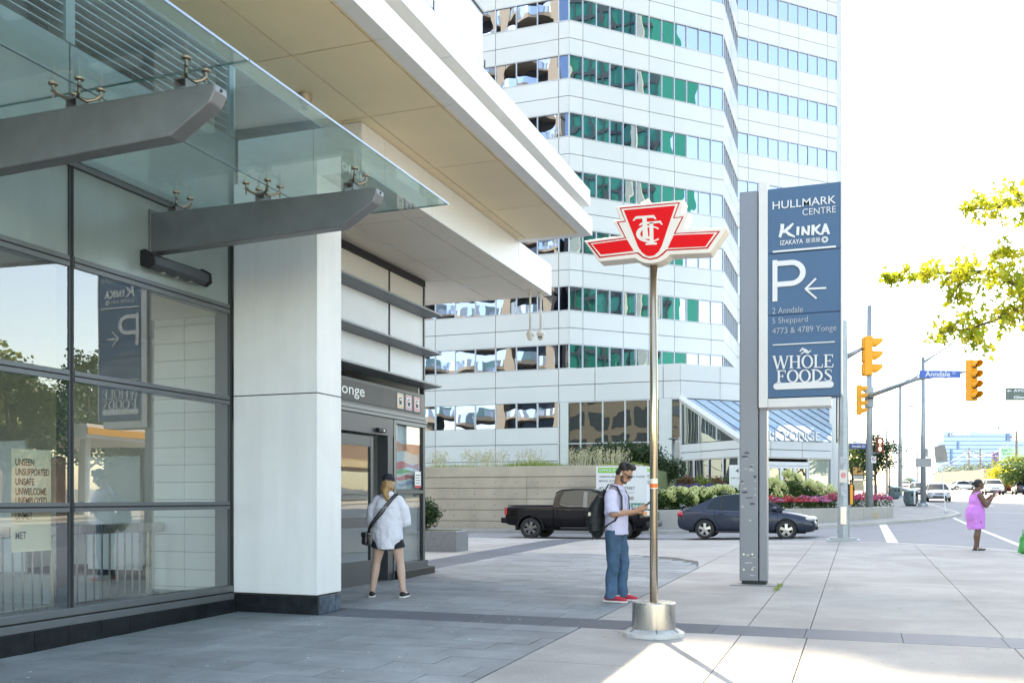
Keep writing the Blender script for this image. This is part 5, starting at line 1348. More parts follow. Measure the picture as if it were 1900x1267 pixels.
MB().box(.15, .24, -.05, .10, 1.0, 1.55).build('push_button_box', m_yel, p1, True, bevel=.015); MB().box(.13, .17, -.07, .12, 1.0, 1.56).build('button_back', m_blk, p1, True)
MB().box(-.19, -.15, -.06, .06, 2.7, 4.0).build('banner_bar', m_blk, p1, True); MB().box(-.16, -.10, -.02, .02, 3.92, 3.95).build('banner_arm', m_galv, p1, True); MB().box(-.16, -.10, -.02, .02, 2.76, 2.79).build('banner_arm', m_galv, p1, True)
MB().box(-.30, -.12, -.10, .10, 4.05, 4.40).build('junction_box', M('box_grey', (.50, .49, .46), .6), p1, True, bevel=.01)
a0, a1, a2 = at(1570, 663, d1), at(1604, 644, d1), at(1612, 647, d1)
MB().tube([a0-b1, a1-b1, a2-b1], [.075, .05, .035], 10).build('arm', m_galv, p1, True, smooth=True); MB().obox(a0-b1+Vector((-.02, 0, 0)), (.14, .2, .5)).build('arm_clamp', m_galv, p1, True, bevel=.01)
s0 = at(1616, 697, d1-.1); signal('three lens amber signal high on the arm of the broad pole', s0, TH+rad(82), 3)
# far pole
b2 = gpt(1613, 962); d2 = b2.dot(FWD)
zt = at(1617, 567, d2).z; p2 = pole('signal_pole', 'slim round traffic pole on a concrete block across the side road', b2, zt-b2.z, .17, .10, 16)
MB().box(-.40, .40, -.35, .35, -.05, .32).build('footing_block', M('worn_footing', (.52, .44, .30), .9, var=.2, scale=5), p2, True, bevel=.04)
for zz, h in ((5.65, .55), (5.25, .42)): MB().obox((.0, -.03, zz), (.40, .40, h)).build('arm_clamp', m_galv, p2, True, bevel=.02)
at2 = lambda px, py, d: at(px, py, d)-b2
MB().tube([at2(1612, 735, d2), at2(1650, 721, 38.3), at2(1702, 703, 36.6), at2(1790, 690, 33.5)], [.11, .095, .075, .045], 12).build('mast_arm', m_galv, p2, True, smooth=True)
MB().tube([at2(1675, 712, 37.5), at2(1705, 696, 36.6)], .03, 6).build('strut', m_galv, p2, True)
MB().tube([at2(1786, 690, 33.5), at2(1800, 690, 33.1)], [.05, .03], 8).build('mast_tip', m_galv, p2, True)
MB().tube([at2(1607, 728, d2), at2(1597, 720, d2-.5)], .05, 8).build('side_arm', m_galv, p2, True)
sg2 = signal('four lens amber signal facing the camera at the tip of the mast arm', at(1807, 743, 33.0), TH+rad(20), 4)
sg3 = signal('four lens amber signal seen from its side left of the slim pole', at(1598, 769, d2-.6), TH+rad(75), 4); sg3.scale = (.92,)*3
m_blue = M('street_sign_blue', (.03, .12, .48), .4, var=.05)
s_ = at(1744, 694, 33.0); st = thing('street_sign', 'large blue Anndale street sign on the mast arm', 'sign', s_, TH+rad(2))
Wd = 78/F_PX*33.0; Ht = 13.5/F_PX*33.0
MB().box(-Wd/2, Wd/2, -.015, .015, -Ht/2, Ht/2).build('plate', m_blue, st, True); fl2 = lambda u, v, t: (u, -.015-t, v)
letters('Anndale', fl2, -Wd*.36, -Ht*.33, Wd*.60, Ht*.70, 'lettering', m_white, st, .015, .004, True); letters('Dr', fl2, Wd*.30, .0, Wd*.09, Ht*.30, 'lettering', m_white, st, .0, .004, True)
for u in (-Wd*.3, Wd*.3): MB().tube([(u, .02, -.05), (u, 1.6, -.15)], .02, 6).build('bracket', m_galv, st, True)
s_ = at(1592.5, 827.5, d2-.1); st = thing('street_sign', 'small blue Anndale street sign on the slim pole', 'sign', s_, TH)
Wd = 32/F_PX*d2; Ht = 9.5/F_PX*d2; MB().box(-Wd/2, Wd/2, -.012, .012, -Ht/2, Ht/2).build('plate', M('street_sign_navy', (.03, .07, .25), .4), st, True); letters('Anndale Dr', fl2, -Wd*.38, -Ht*.26, Wd*.78, Ht*.5, 'lettering', m_white, st, .01, .004, True)
MB().poly([(-Wd*.45, 0, Ht*.5), (Wd*.45, 0, Ht*.5), (0, 0, Ht*.95)]).build('crest_plate', m_white, st, True, fix=False)
# walk signals
for k, (py, lab) in enumerate(((818, 'upper red pedestrian signal showing a raised hand'), (832.5, 'lower red pedestrian countdown signal showing a zero'))):
    c_ = at(1632.5, py, d2-.15); t = thing('pedestrian_signal', lab, 'traffic light', c_, TH, 'pedestrian signals on the slim pole'); s = 6.6/F_PX*d2
    MB().box(-s, s, -.02, .15, -s*.95, s*.95).build('housing', M('signal_red_face', (.20, .015, .01), .4, var=.2), t, True, bevel=.02)
    fr_ = MB()
    for q in ((-s, -s*.8), (s*.8, s)): fr_.box(q[0], q[1], -.035, -.02, -s, s)
    for q in ((-s, -s*.82), (s*.82, s)): fr_.box(-s, s, -.034, -.021, q[0], q[1])
    fr_.build('bezel', M('signal_brown', (.25, .04, .02), .5), t, True)
    g = glow('lit_orange', (1, .55, .38), 1.6); fg = lambda u, v, q: (u*s, -.024, v*s)
    if k == 0:
        hb = MB(); hb.poly([fg(u, v, 0) for u, v in ((-.30, -.55), (.28, -.55), (.36, 0), (-.36, .05))])
        for u, h in ((-.28, .42), (-.09, .58), (.10, .55), (.27, .38)): hb.poly([fg(u-.07, 0, 0), fg(u+.07, 0, 0), fg(u+.06, h, 0), fg(u-.06, h, 0)])
        hb.poly([fg(.30, -.2, 0), fg(.38, -.28, 0), fg(.58, .12, 0), fg(.48, .18, 0)]); hb.build('hand_symbol', g, t, True, fix=False)
    else:
        o_ = ngon(0, 0, .34, .62, 18); i_ = ngon(0, 0, .18, .44, 18); hb = MB()
        for q in range(18): hb.poly([fg(*o_[q], 0), fg(*o_[(q+1) % 18], 0), fg(*i_[(q+1) % 18], 0), fg(*i_[q], 0)])
        hb.build('zero_symbol', g, t, True, fix=False)
MB().tube([at2(1614, 807, d2), at2(1632, 808, d2-.1)], .03, 6).build('signal_bracket', m_galv, p2, True); MB().tube([at2(1614, 841, d2), at2(1632, 840, d2-.1)], .03, 6).build('signal_bracket', m_galv, p2, True)
c_ = at(1621, 852.5, d2-.2); t = thing('parking_sign', 'small white no-parking plate on the slim pole', 'sign', c_, TH); MB().box(-.11, .11, -.01, .01, -.15, .15).build('plate', m_white, t, True)
o_ = ngon(0, .02, .085, .085, 18); i_ = ngon(0, .02, .055, .055, 18); hb = MB()
for q in range(18): hb.poly([(o_[q][0], -.013, o_[q][1]), (o_[(q+1) % 18][0], -.013, o_[(q+1) % 18][1]), (i_[(q+1) % 18][0], -.013, i_[(q+1) % 18][1]), (i_[q][0], -.013, i_[q][1])])
hb.poly([(-.05, -.0135, .07), (-.03, -.0135, .085), (.055, -.0135, -.03), (.04, -.0135, -.045)]); hb.build('ring', M('maroon_ring', (.28, .02, .10), .5, var=0), t, True, fix=False)
# grey-green direction sign cut by the frame
s_ = at(1866, 743, 30.0); t = thing('direction_sign', 'grey green lane sign with left arrow above the far lanes', 'sign', s_, TH-rad(1))
MB().box(0, 1.7, -.015, .015, 0, 24/F_PX*30).build('plate', M('sign_grey_green', (.13, .17, .15), .5), t, True); k_ = 30/F_PX
MB().poly([(2*k_, -.017, 18*k_), (5*k_, -.017, 21*k_), (5*k_, -.017, 18.7*k_), (10*k_, -.017, 18.7*k_), (10*k_, -.017, 17.3*k_), (5*k_, -.017, 17.3*k_), (5*k_, -.017, 15*k_)]).build('arrow', m_white, t, True, fix=False)
letters('AVONDALE', fl2, 14*k_, 16*k_, 52*k_, 5*k_, 'lettering', m_white, t, .03, .004, True); letters('Glendora', fl2, 14*k_, 3.5*k_, 44*k_, 5*k_, 'lettering', m_white, t, .03, .004, True)
MB().tube([(.2, .06, .2), (9, .06, .2)], .05, 8).build('mast_arm', m_galv, t, True); MB().tube([(9, .06, -6), (9, .06, 1)], .1, 8).build('mast', m_galv, t, True)
# street lamps and poles up Yonge
def lamp(px, pyt, pyb, d, arm, label, r=.12, head=True):
    b = at(px, pyb, d); b.z = gz(b.x, b.y); zt = at(px, pyt, d).z
    t = thing('street_lamp', label, 'street lamp', b, 0, 'street lamps and poles along Yonge'); h = zt-b.z
    MB().lathe([(r, 0), (r*.62, h)], (0, 0, 0), 10).build('shaft', m_galv, t, True, smooth=True); MB().lathe([(r*1.9, 0), (r*1.7, .2)], (0, 0, 0), 10).build('base', m_galv, t, True)
    pts = [at(x, y, d)-b for x, y in arm]; MB().tube(pts, [r*.5]+[r*.33]*(len(pts)-1), 8).build('arm', m_galv, t, True, smooth=True)
    if head:
        e = pts[-1]; R = RGT; hd = MB(); hd.ell(e+RGT*.35, (.45, .18, .10), 12, 6, Matrix((RGT, FWD, Vector((0, 0, 1)))).transposed()); hd.build('lamp_head', m_galv, t, True, smooth=True)
    return t
l1 = lamp(1713, 662, 936, 60, ((1714, 672), (1740, 655), (1768, 636)), 'tall grey pole with back-to-front sign and long arm behind the maple', .17, False)
bb = l1.location
for (x0, x1, y0, y1, nm) in ((1699, 1728, 850, 866, 'sign_back'), (1717, 1722, 832, 847, 'small_sign')):
    a, b = at(x0, y1, 59.8)-bb, at(x1, y0, 59.8)-bb; MB().grid_faces([[a+FWD*.0, Vector((b.x, b.y, a.z)), Vector((b.x, b.y, b.z)), Vector((a.x, a.y, b.z))], [a+FWD*.03, Vector((b.x, b.y, a.z))+FWD*.03, Vector((b.x, b.y, b.z))+FWD*.03, Vector((a.x, a.y, b.z))+FWD*.03]]).build(nm, M('sign_back_grey', (.38, .37, .36), .6), l1, True)
lamp(1670.5, 712, 920, 85, ((1671, 716), (1678, 708), (1686, 703)), 'plain grey pole between the two trash bins', .20, False)
lamp(1645.5, 768, 917, 100, ((1646, 769), (1668, 756), (1684, 753)), 'thin brown pole with a curved lamp arm', .16)
lamp(1702, 764, 900, 150, ((1702, 770), (1706, 768)), 'very thin distant pole near the horizon', .12, False)
# sign seen from behind on a thin post in the island
b = at(1755, 947, 49.0); b.z = gz(b.x, b.y)
t = thing('road_sign', 'back of a tilted brown-grey road sign on a thin white post', 'sign', b, 0)
pts = [(1733, 829), (1746, 825), (1753, 825), (1757, 840), (1758.5, 856), (1736, 858.5)]
mb = MB(); mb.grid_faces([[at(x, y, 49.0)-b for x, y in pts], [at(x, y, 49.04)-b for x, y in pts]]); mb.build('plate', M('sign_back_brown', (.34, .31, .27), .6), t, True)
MB().tube([(0, 0, 0), at(1746, 858, 49.08)-b, at(1744, 826, 49.08)-b], [.025, .022, .02], 6).build('post', m_white, t, True)
MB().obox((0, 0, .03), (.2, .2, .06)).build('foot', m_galv, t, True)

# ================================================================== FAR STREET
# blue glass office block
m_bglass = M('pale_blue_glass', (.34, .50, .74), .25, .1, var=.06, scale=.05, coat=.4); m_bline = M('blue_line', (.16, .26, .45), .5, var=0)
DB = 300.
def bx_(px0, px1, py0, py1, d, th, name, mat, par):
    a, b = at(px0, py1, d), at(px1, py0, d); n = FWD*th
    q = [a, Vector((b.x, b.y, a.z)), Vector((b.x, b.y, a.z))+n, a+n]
    return MB().grid_faces([[Vector((p.x, p.y, a.z)) for p in q], [Vector((p.x, p.y, b.z)) for p in q]]).build(name, mat, par)
ob = thing('office_block', 'blue glass office block with white rooftop lettering in the distance', 'building', at(1830, 905, DB))
bx_(1750, 1814, 801, 905, DB, 40, 'glass_block', m_bglass, ob); bx_(1814.1, 1879, 802.5, 905, DB, 40, 'glass_block', m_bglass, ob); bx_(1879.1, 1990, 817, 905, DB, 40, 'glass_block', m_bglass, ob); bx_(1740, 1749.9, 820, 905, DB, 30, 'glass_block', m_bglass, ob)
for i, py in enumerate((809, 817.5, 825, 832, 839.5, 847, 854.5, 862)): bx_(1750, 1879 if py < 817 else 1989, py, py+1.0, DB-.2, .15, 'floor_line', m_bline, ob)
for x, y0, y1 in ((1777, 819, 833), (1764.5, 833, 862), (1868, 803, 817)): bx_(x, x+(3 if x < 1800 else 6), y0, y1, DB-.4, .15, 'dark_slot', m_bline, ob)
pc = [at(1761, 809.5, DB-.6), at(1800, 801.5, DB-.6)]
bx_(1761, 1768, 802, 809.8, DB-.5, .1, 'logo_panel', M('logo_grey', (.25, .27, .33), .5), ob)
fa = lambda u, v, t: tuple(at(u, v, DB-.7))
letters('DAVPART', fa, 1762.5, 808.4, 37, -5.4, 'lettering', m_board, ob, .02, .0)
for x, y in ((1764, 786), (1769, 795), (1822, 790), (1841, 789), (1852, 788), (1865, 792)): bx_(x, x+.7, y, 803, DB+5, .3, 'mast', m_bline, ob)
for x, y0, y1 in ((1840, 790, 799), (1852.5, 789, 797), (1854, 792, 797)): bx_(x, x+1.6, y0, y1, DB+5, .5, 'antenna', m_bline, ob)
# low buildings on the right
lb2 = thing('low_shop', 'white flat-roofed shop behind the white SUV', 'building', at(1805, 905, 190)); bx_(1782, 1838, 879, 910, 190, 20, 'wall', M('white_render_wall', (.70, .69, .66), .7), lb2); bx_(1795, 1800, 893, 909, 189.8, .1, 'door', m_dkwin, lb2); bx_(1818, 1834, 890, 903, 189.8, .1, 'window', m_dkwin, lb2)
lb3 = thing('brick_shop', 'pale brick low building behind the parked SUV under the yellow tree', 'building', at(1855, 905, 170)); bx_(1826, 1870, 871, 914, 170, 20, 'wall', M('pale_brick', (.48, .36, .27), .8, var=.15), lb3); bx_(1841, 1848, 881, 891, 169.8, .1, 'window', m_dkwin, lb3); bx_(1856, 1866, 881, 892, 169.8, .1, 'window', m_dkwin, lb3); bx_(1825, 1871, 869.5, 871, 169.5, 1, 'parapet', m_clad, lb3)
lb4 = thing('red_roof_kiosk', 'small red-roofed diner beside the white shop', 'building', at(1770, 905, 210)); bx_(1758, 1782, 893, 908, 210, 10, 'wall', M('pale_pink_wall', (.62, .55, .50), .7), lb4)
a, b, c_ = at(1759, 893, 209), at(1781, 893, 209), at(1769, 886, 213); MB().poly([a, b, c_]).poly([a, at(1759, 893, 220), c_]).poly([b, at(1781, 893, 220), c_]).build('roof', M('red_roof', (.55, .05, .06), .6), lb4, fix=False)
def billboard(label, px0, px1, py0, py1, d, mat, texts):
    a = at((px0+px1)/2, 905, d); t = thing('billboard', label, 'sign', (a.x, a.y, gz(a.x, a.y)), 0)
    bx_(px0, px1, py0, py1, d, .4, 'board', mat, t); bx_((px0+px1)/2-.8, (px0+px1)/2+.8, py1, 905, d+.1, .3, 'post', m_galv, t)
    for s, u0, u1, v0, v1, m_ in texts: letters(s, lambda u, v, q: tuple(at(u, v, d-.1)), u0, v1, u1-u0, v0-v1, 'lettering', m_, t, .01, 0)
    return t
m_pgreen = M('pale_green_print', (.42, .72, .50), .5, var=.1, scale=.5)
billboard('pale green auto centre billboard above the yellow tree', 1856, 1900, 830, 855, 150, m_pgreen, (('Auto Ce', 1858, 1878, 832, 837, m_dkgr), ('Service', 1860, 1878, 839, 843, m_dkgr)))
billboard('purple banner board left of the green billboard', 1842, 1854, 838, 868, 155, M('purple_print', (.16, .10, .26), .5, var=.1), (('Bank', 1846, 1853, 844, 847, m_white),))
# utility poles with sagging wires
ups = [(1798, 830, 905, 210), (1819, 832, 905, 175), (1886, 800, 905, 130), (1716, 858, 905, 230), (1737, 874, 905, 260)]
tops = []
for i, (px, pyt, pyb, d) in enumerate(ups):
    b = at(px, pyb, d); b.z = gz(b.x, b.y); h = at(px, pyt, d).z-b.z
    t = thing('utility_pole', ['thin utility pole left of the purple banner', 'utility pole with brace right beside the purple banner', 'dark utility pole in front of the yellow tree', 'distant utility pole right of the grey sign backs', 'farthest utility pole beside the blue block'][i], 'pole', b, 0, 'utility poles along Yonge')
    MB().lathe([(.2, 0), (.13, h)], (0, 0, 0), 8).build('shaft', M('grey_timber', (.20, .17, .14), .8), t, True); MB().obox((0, 0, h-.8), (2.2, .12, .12)).build('crossarm', M('grey_timber', (.2, .17, .14)), t, True)
    tops.append(b+Vector((0, 0, h-.7)))
wr = MB()
for a, b in ((tops[3], tops[0]), (tops[0], tops[1]), (tops[1], tops[2]), (tops[4], tops[0])):
    for o in (-1, 0, 1):
        pts = [a.lerp(b, i/10)+Vector((o*.9, 0, -1.1*4*(i/10)*(1-i/10)-.4*abs(o))) for i in range(11)]; wr.tube(pts, .022, 4)
tag(wr.build('overhead_wires', M('wire', (.5, .5, .5), .5, .5)), 'sagging overhead wires strung between the utility poles', 'wires')
def tree(name, label, loc, h, cr, n, size, mat, th=.12, group=None, seed=1, trunk_h=.35, squash=1.):
    t = thing(name, label, 'tree', loc, 0, group); rnd = random.Random(seed)
    bk = M('bark', (.13, .10, .075), .9, var=.3, scale=12); mb = MB(); H0 = h*trunk_h
    mb.tube([(0, 0, -.1), (th*.3, 0, H0*.5), (0, th*.3, H0), (0, 0, h*.75)], [th*1.25, th, th*.85, th*.25], 8); mb.build('trunk', bk, t, True, smooth=True)
    br = MB(); cb = MB()
    for k in range(11):
        a = k*2.4+rnd.uniform(-.4, .4); zz = H0+(h-H0)*rnd.uniform(.12, .85); rr = cr*rnd.uniform(.35, .75)*(1-.5*max(0, (zz-h*.6)/h))
        p = Vector((rr*math.cos(a), rr*math.sin(a), zz)); br.tube([(0, 0, H0*.8+(zz-H0)*.4), p*.55+Vector((0, 0, zz*.35)), p], [th*.45, th*.25, th*.08], 5)
        leaves(cb, p, (cr*rnd.uniform(.34, .5), cr*rnd.uniform(.34, .5), (h-H0)*.17*rnd.uniform(.8, 1.2)), n//13, size, .45, rnd)
    leaves(cb, (0, 0, h*.9), (cr*.35, cr*.35, h*.1), n//10, size, .3, rnd)
    br.build('limb', bk, t, True); cb.build('crown', mat, t, True, fix=False)
    return t
def on_ground(px, d): p = at(px, 900, d); return Vector((p.x, p.y, gz(p.x, p.y)))
def th_at(px, pyt, d): p = at(px, pyt, d); return p.z-gz(p.x, p.y)
tree('street_tree', 'small dense dark street tree behind the slim pole', on_ground(1624, 58), th_at(1624, 800, 58), 1.15, 3400, .15, lf_dark, .09, None, 41, .42)
tree('street_tree', 'yellow green tree behind the small Anndale sign', on_ground(1582, 95), th_at(1582, 822, 95), 2.6, 2500, .32, lf_lime, .15, None, 42)
tree('street_tree', 'sparse dark twiggy tree right of the pedestrian signals', on_ground(1650, 75), th_at(1650, 812, 75), 1.3, 420, .17, lf_dark, .06, None, 43, .5)
for i, (px, pyt, d, cr, mt, lab) in enumerate(((1885, 846, 120, 3.2, lf_lime, 'lime tree beneath the green billboard'), (1865, 868, 115, 2.5, lf_yel, 'low yellow tree in front of the brick shop'), (1900, 856, 105, 2.6, lf_mid, 'green tree at the right edge above the parked cars'))):
    tree('street_tree', lab, on_ground(px, d), th_at(px, pyt, d), cr, 2400, .34, mt, .15, 'trees at the far right of Yonge', 50+i, .25)
for i in range(7):
    px = 1764+12*i; d = 262+6*i
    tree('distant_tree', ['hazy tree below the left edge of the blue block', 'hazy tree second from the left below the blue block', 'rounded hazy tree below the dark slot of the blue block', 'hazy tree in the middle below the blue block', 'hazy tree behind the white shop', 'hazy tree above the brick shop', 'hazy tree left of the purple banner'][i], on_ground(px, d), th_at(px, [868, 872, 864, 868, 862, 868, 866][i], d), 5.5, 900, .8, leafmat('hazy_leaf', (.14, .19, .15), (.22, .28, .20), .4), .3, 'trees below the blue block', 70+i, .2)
for i, (px, d) in enumerate(((1690, 320), (1700, 340), (1722, 330))):
    tree('distant_tree', ['faint tree on the horizon between the bins', 'faint tree on the horizon above the near bin', 'faint tree on the horizon right of the tall pole'][i], on_ground(px, d), th_at(px, 889+3*(i % 2), d), 3.5, 600, .7, leafmat('hazy_leaf', (.1, .1, .1), (.1, .1, .1)), .3, 'trees on the horizon', 80+i, .2)
# left pavement: poster frame, pedestrian sign, litter bins
pf = thing('poster_stand', 'dark framed poster stand with an orange picture behind the slim pole', 'sign', on_ground(1590, 70)); bx_(1581, 1604, 864, 889, 70, .12, 'frame', M('dark_frame', (.08, .06, .05), .5), pf); bx_(1583, 1602, 866, 880, 69.95, .02, 'picture', M('orange_print', (.70, .36, .10), .5, var=.4, scale=1.5), pf); bx_(1583, 1602, 881.5, 888, 69.95, .02, 'caption', M('caption_print', (.55, .52, .45), .5), pf); bx_(1583, 1602, 890, 910, 70, .1, 'panel', M('tan_panel', (.62, .50, .33), .7, var=.1), pf)
for x in (1582, 1602): bx_(x, x+1, 889, 916, 70, .1, 'leg', M('dark_frame', (.08, .06, .05)), pf)
m_bin = M('bin_grey_green', (.12, .17, .18), .5, var=.1); m_lid = M('bin_lid', (.26, .36, .35), .5, var=.08)
def bin_(label, px, d):
    b = on_ground(px, d); t = thing('litter_bin', label, 'bin', b, TH+.25, 'grey-green litter bins')
    MB().grid_faces([[(-.32, -.33, .08), (.32, -.33, .08), (.32, .33, .08), (-.32, .33, .08)], [(-.42, -.42, .45), (.42, -.42, .45), (.42, .42, .45), (-.42, .42, .45)], [(-.42, -.40, 1.15), (.42, -.40, 1.15), (.42, .42, 1.15), (-.42, .42, 1.15)]]).build('body', m_bin, t, True, bevel=.06)
    MB().grid_faces([[(-.46, -.50, 1.16), (.46, -.50, 1.16), (.46, .48, 1.16), (-.46, .48, 1.16)], [(-.46, -.44, 1.22), (.46, -.44, 1.22), (.46, .48, 1.42), (-.46, .48, 1.42)]]).build('lid', m_lid, t, True, bevel=.04)
    for s in (-.2, .2): MB().lathe([(.11, -.01), (.10, .02)], (s, -.42, .88), 14, 'y').build('opening', m_blk, t, True)
    MB().box(-.28, .28, -.28, .28, 0, .09).build('foot', m_blk, t, True)
    t.scale = (.8,)*3; return t
bin_('grey-green litter bin with slanted lid nearest the corner', 1690, 61); bin_('farther grey-green litter bin beside the plain pole', 1660, 80)
for i, (x0, x1) in enumerate(((1691, 931), (1697, 933))):
    b = gpt(x0, x1+2, 58); h = th_at(x0, 905, b.dot(FWD)); t = thing('bollard', ['thin white marker post at the left in front of the near bin', 'thin white marker post at the right in front of the near bin'][i], 'bollard', b, 0, 'white marker posts by the near bin'); MB().lathe([(.035, 0), (.035, .9)], (0, 0, 0), 10).build('post', m_white, t, True, smooth=True); MB().lathe([(.037, .70), (.037, .78)], (0, 0, 0), 10).build('band', m_galv, t, True)
# trees and houses beyond the right of the frame, seen in the shop-front glass
for i, (x, y, h, cr, mt) in enumerate(((33, 36, 10.5, 4, lf_mid), (35, 41, 11.5, 4.4, lf_lime), (39, 55, 11.5, 4.6, lf_mid), (46, 62, 12, 5, lf_mid), (33, 60, 9.5, 4, lf_lime), (48, 53, 12.5, 5, lf_lime), (50, 72, 13, 6, lf_mid), (29.5, 39.5, 8.5, 3.6, lf_mid), (42, 46, 12, 5, lf_mid), (38, 38, 10, 4.4, lf_mid))):
    tree('garden_tree', ['bushy green tree mirrored in the left pane', 'lime tree mirrored beside the window joint', 'tall green tree mirrored behind the forecourt', 'green tree north of the forecourt', 'lime tree north of the forecourt', 'lime tree behind the forecourt kiosk', 'tall tree farthest behind the forecourt', 'low bushy tree nearest the road by the forecourt', 'tall green tree right behind the forecourt canopy', 'green tree behind the mirrored house'][i], (x, y, gz(x, y)), h, cr, 5200, .34, mt, .2, 'trees across Yonge', 140+i, .25)
hs = thing('house', 'pale house with steep gable across Yonge', 'building', (31, 33, 0)); MB().box(29, 36, 29, 37.5, 0, 4.2).build('wall', M('pale_siding', (.55, .52, .46), .8), hs); MB().prism([(28.6, 4.2), (37.9, 4.2), (33.2, 7.2)], lambda u, v, h: (h, u, v), 28.6, 36.4).build('roof', M('brown_shingle', (.16, .13, .11), .9), hs)
# ================================================================== MAPLE overhanging from the right
lf_maple = leafmat('maple_leaf', (.26, .37, .025), (.70, .62, .06), .55)
mt_ = thing('maple_tree', 'yellow-green maple whose leafy branches reach in from the right', 'tree', (4.3, 8.6, gz(4.3, 8.6)))
bk = M('bark', (.13, .10, .075), .9)
z0 = gz(4.3, 8.6)
top = Vector((4.2, 8.9, 5.2))
MB().tube([(4.3, 8.6, z0-.1), (4.32, 8.65, 1.8), (4.25, 8.8, 3.2), top, (4.3, 9.1, 8.6)], [.17, .14, .125, .10, .03], 10).build('trunk', bk, mt_, smooth=True)
rnd = random.Random(77)
lm = MB(); bm_ = MB()
STAR = []
for k in range(10):
    a = pi/2+2*pi*k/10; r = (1.0 if k % 2 == 0 else .42)*(.55 if k == 5 else 1); STAR.append((math.cos(a)*r, math.sin(a)*r))
def mleaf(p, s):
    nrm = Vector((rnd.gauss(0, .8), rnd.gauss(0, .8), rnd.gauss(.1, .8))).normalized(); a = nrm.orthogonal().normalized(); a = Matrix.Rotation(rnd.uniform(0, 6.28), 3, nrm) @ a; b = nrm.cross(a)
    bend = rnd.uniform(-.3, .3); lm.poly([p+(a*x+b*y+nrm*(bend*abs(x)))*s for x, y in STAR])
def spray(path, rads, dens, size=.053):
    """leafy branch through photo points (px, py, depth)"""
    P_ = [at(*q) for q in path]
    for i in range(len(P_)-1):
        L = (P_[i+1]-P_[i]).length; n = int(L*dens)
        for k in range(n):
            t = rnd.random(); c = P_[i].lerp(P_[i+1], t); r = rads[i]+(rads[i+1]-rads[i])*t
            q = c+Vector((rnd.gauss(0, r*.5), rnd.gauss(0, r*.5), rnd.gauss(-r*.1, r*.42)))
            if k % 4 == 0: bm_.tube([P_[i].lerp(P_[i+1], max(0, t-.25)), c.lerp(q, .4), q], [.004, .003, .0015], 4)
            for _ in range(4): mleaf(q+Vector((rnd.gauss(0, .035), rnd.gauss(0, .035), rnd.gauss(0, .03))), size*rnd.uniform(.55, 1.1))
    return P_
D_ = 10.6
A1 = spray([(1785, 392, 9.37), (1812, 384, 9.29), (1850, 382, 9.12), (1890, 372, 8.86), (1960, 352, 8.34)], [.04, .12, .20, .22, .25], 93)
A2 = spray([(1641, 513, 9.63), (1690, 512, 9.55), (1740, 503, 9.37), (1785, 502, 9.20), (1840, 500, 9.03), (1880, 522, 8.77), (1960, 560, 8.34)], [.03, .10, .16, .22, .26, .22, .25], 93)
A3 = spray([(1785, 505, 9.20), (1778, 530, 9.20), (1770, 562, 9.24)], [.18, .18, .07], 105)
A3b = spray([(1850, 470, 8.94), (1882, 462, 8.86)], [.10, .12], 120)
A4 = spray([(1728, 622, 9.37), (1752, 612, 9.29), (1800, 606, 9.12), (1840, 592, 8.94), (1885, 572, 8.77), (1960, 575, 8.34)], [.05, .12, .22, .22, .20, .22], 93)
A5 = spray([(1806, 610, 9.12), (1812, 640, 9.12)], [.14, .06], 93)
for P_, r in ((A1, .016), (A2, .022), (A4, .018)):
    pts = [p+Vector((0, 0, -.02)) for p in P_]; pts = pts+[pts[-1].lerp(top, .5)+Vector((0, 0, .1)), top+Vector((0, 0, -.6))]
    bm_.tube(pts, [r*(.25+1.5*i/len(pts)) for i in range(len(pts))], 6)
bm_.tube(A3, [.01, .007, .003], 5); bm_.tube(A5, [.008, .003], 5)
for q in range(26):
    a = rnd.uniform(0, 6.28); zz = rnd.uniform(4.2, 8.8); rr = rnd.uniform(.8, 2.4); p = Vector((4.9+rr*math.cos(a), 8.3+rr*math.sin(a), zz))
    if (p-Vector((0, 0, CZ))).dot(RGT)/(max(.1, (p-Vector((0, 0, CZ))).dot(FWD))) < .62: continue
    bm_.tube([top+Vector((0, 0, (zz-5)*.6)), p], [.03, .008], 5)
    for k in range(70): mleaf(p+Vector((rnd.gauss(0, .35), rnd.gauss(0, .35), rnd.gauss(0, .25))), .075*rnd.uniform(.6, 1.1))
bm_.build('limb', bk, mt_); tag(lm.build('foliage', lf_maple, mt_, fix=False), kind='stuff')

# ================================================================== VEHICLES
m_tyre = M('tyre_rubber', (.022, .022, .023), .75, var=.2, scale=20); m_rim = M('alloy_rim', (.55, .54, .52), .3, .9, var=.05); m_rimd = M('dark_alloy', (.20, .20, .20), .35, .9, var=.05)
m_vglass = mirror_glass('car_glass', (.012, .015, .016), (.75, .85, .9), .045, .004, 1.5)
m_trim = M('black_trim', (.018, .018, .02), .5, var=.1); m_under = M('underbody', (.01, .01, .01), .9, var=0)
m_tail = M('tail_lamp', (.45, .012, .02), .2, var=.1, coat=.6); m_head = M('head_lamp', (.55, .55, .52), .12, .3, var=.1, coat=.8); m_amber = M('amber_lamp', (.70, .26, .06), .2, var=.1, coat=.6)
m_plate = M('number_plate', (.62, .63, .66), .5, var=.05)
def evaluated_mesh(o):
    dg = bpy.context.evaluated_depsgraph_get(); return bpy.data.meshes.new_from_object(o.evaluated_get(dg))
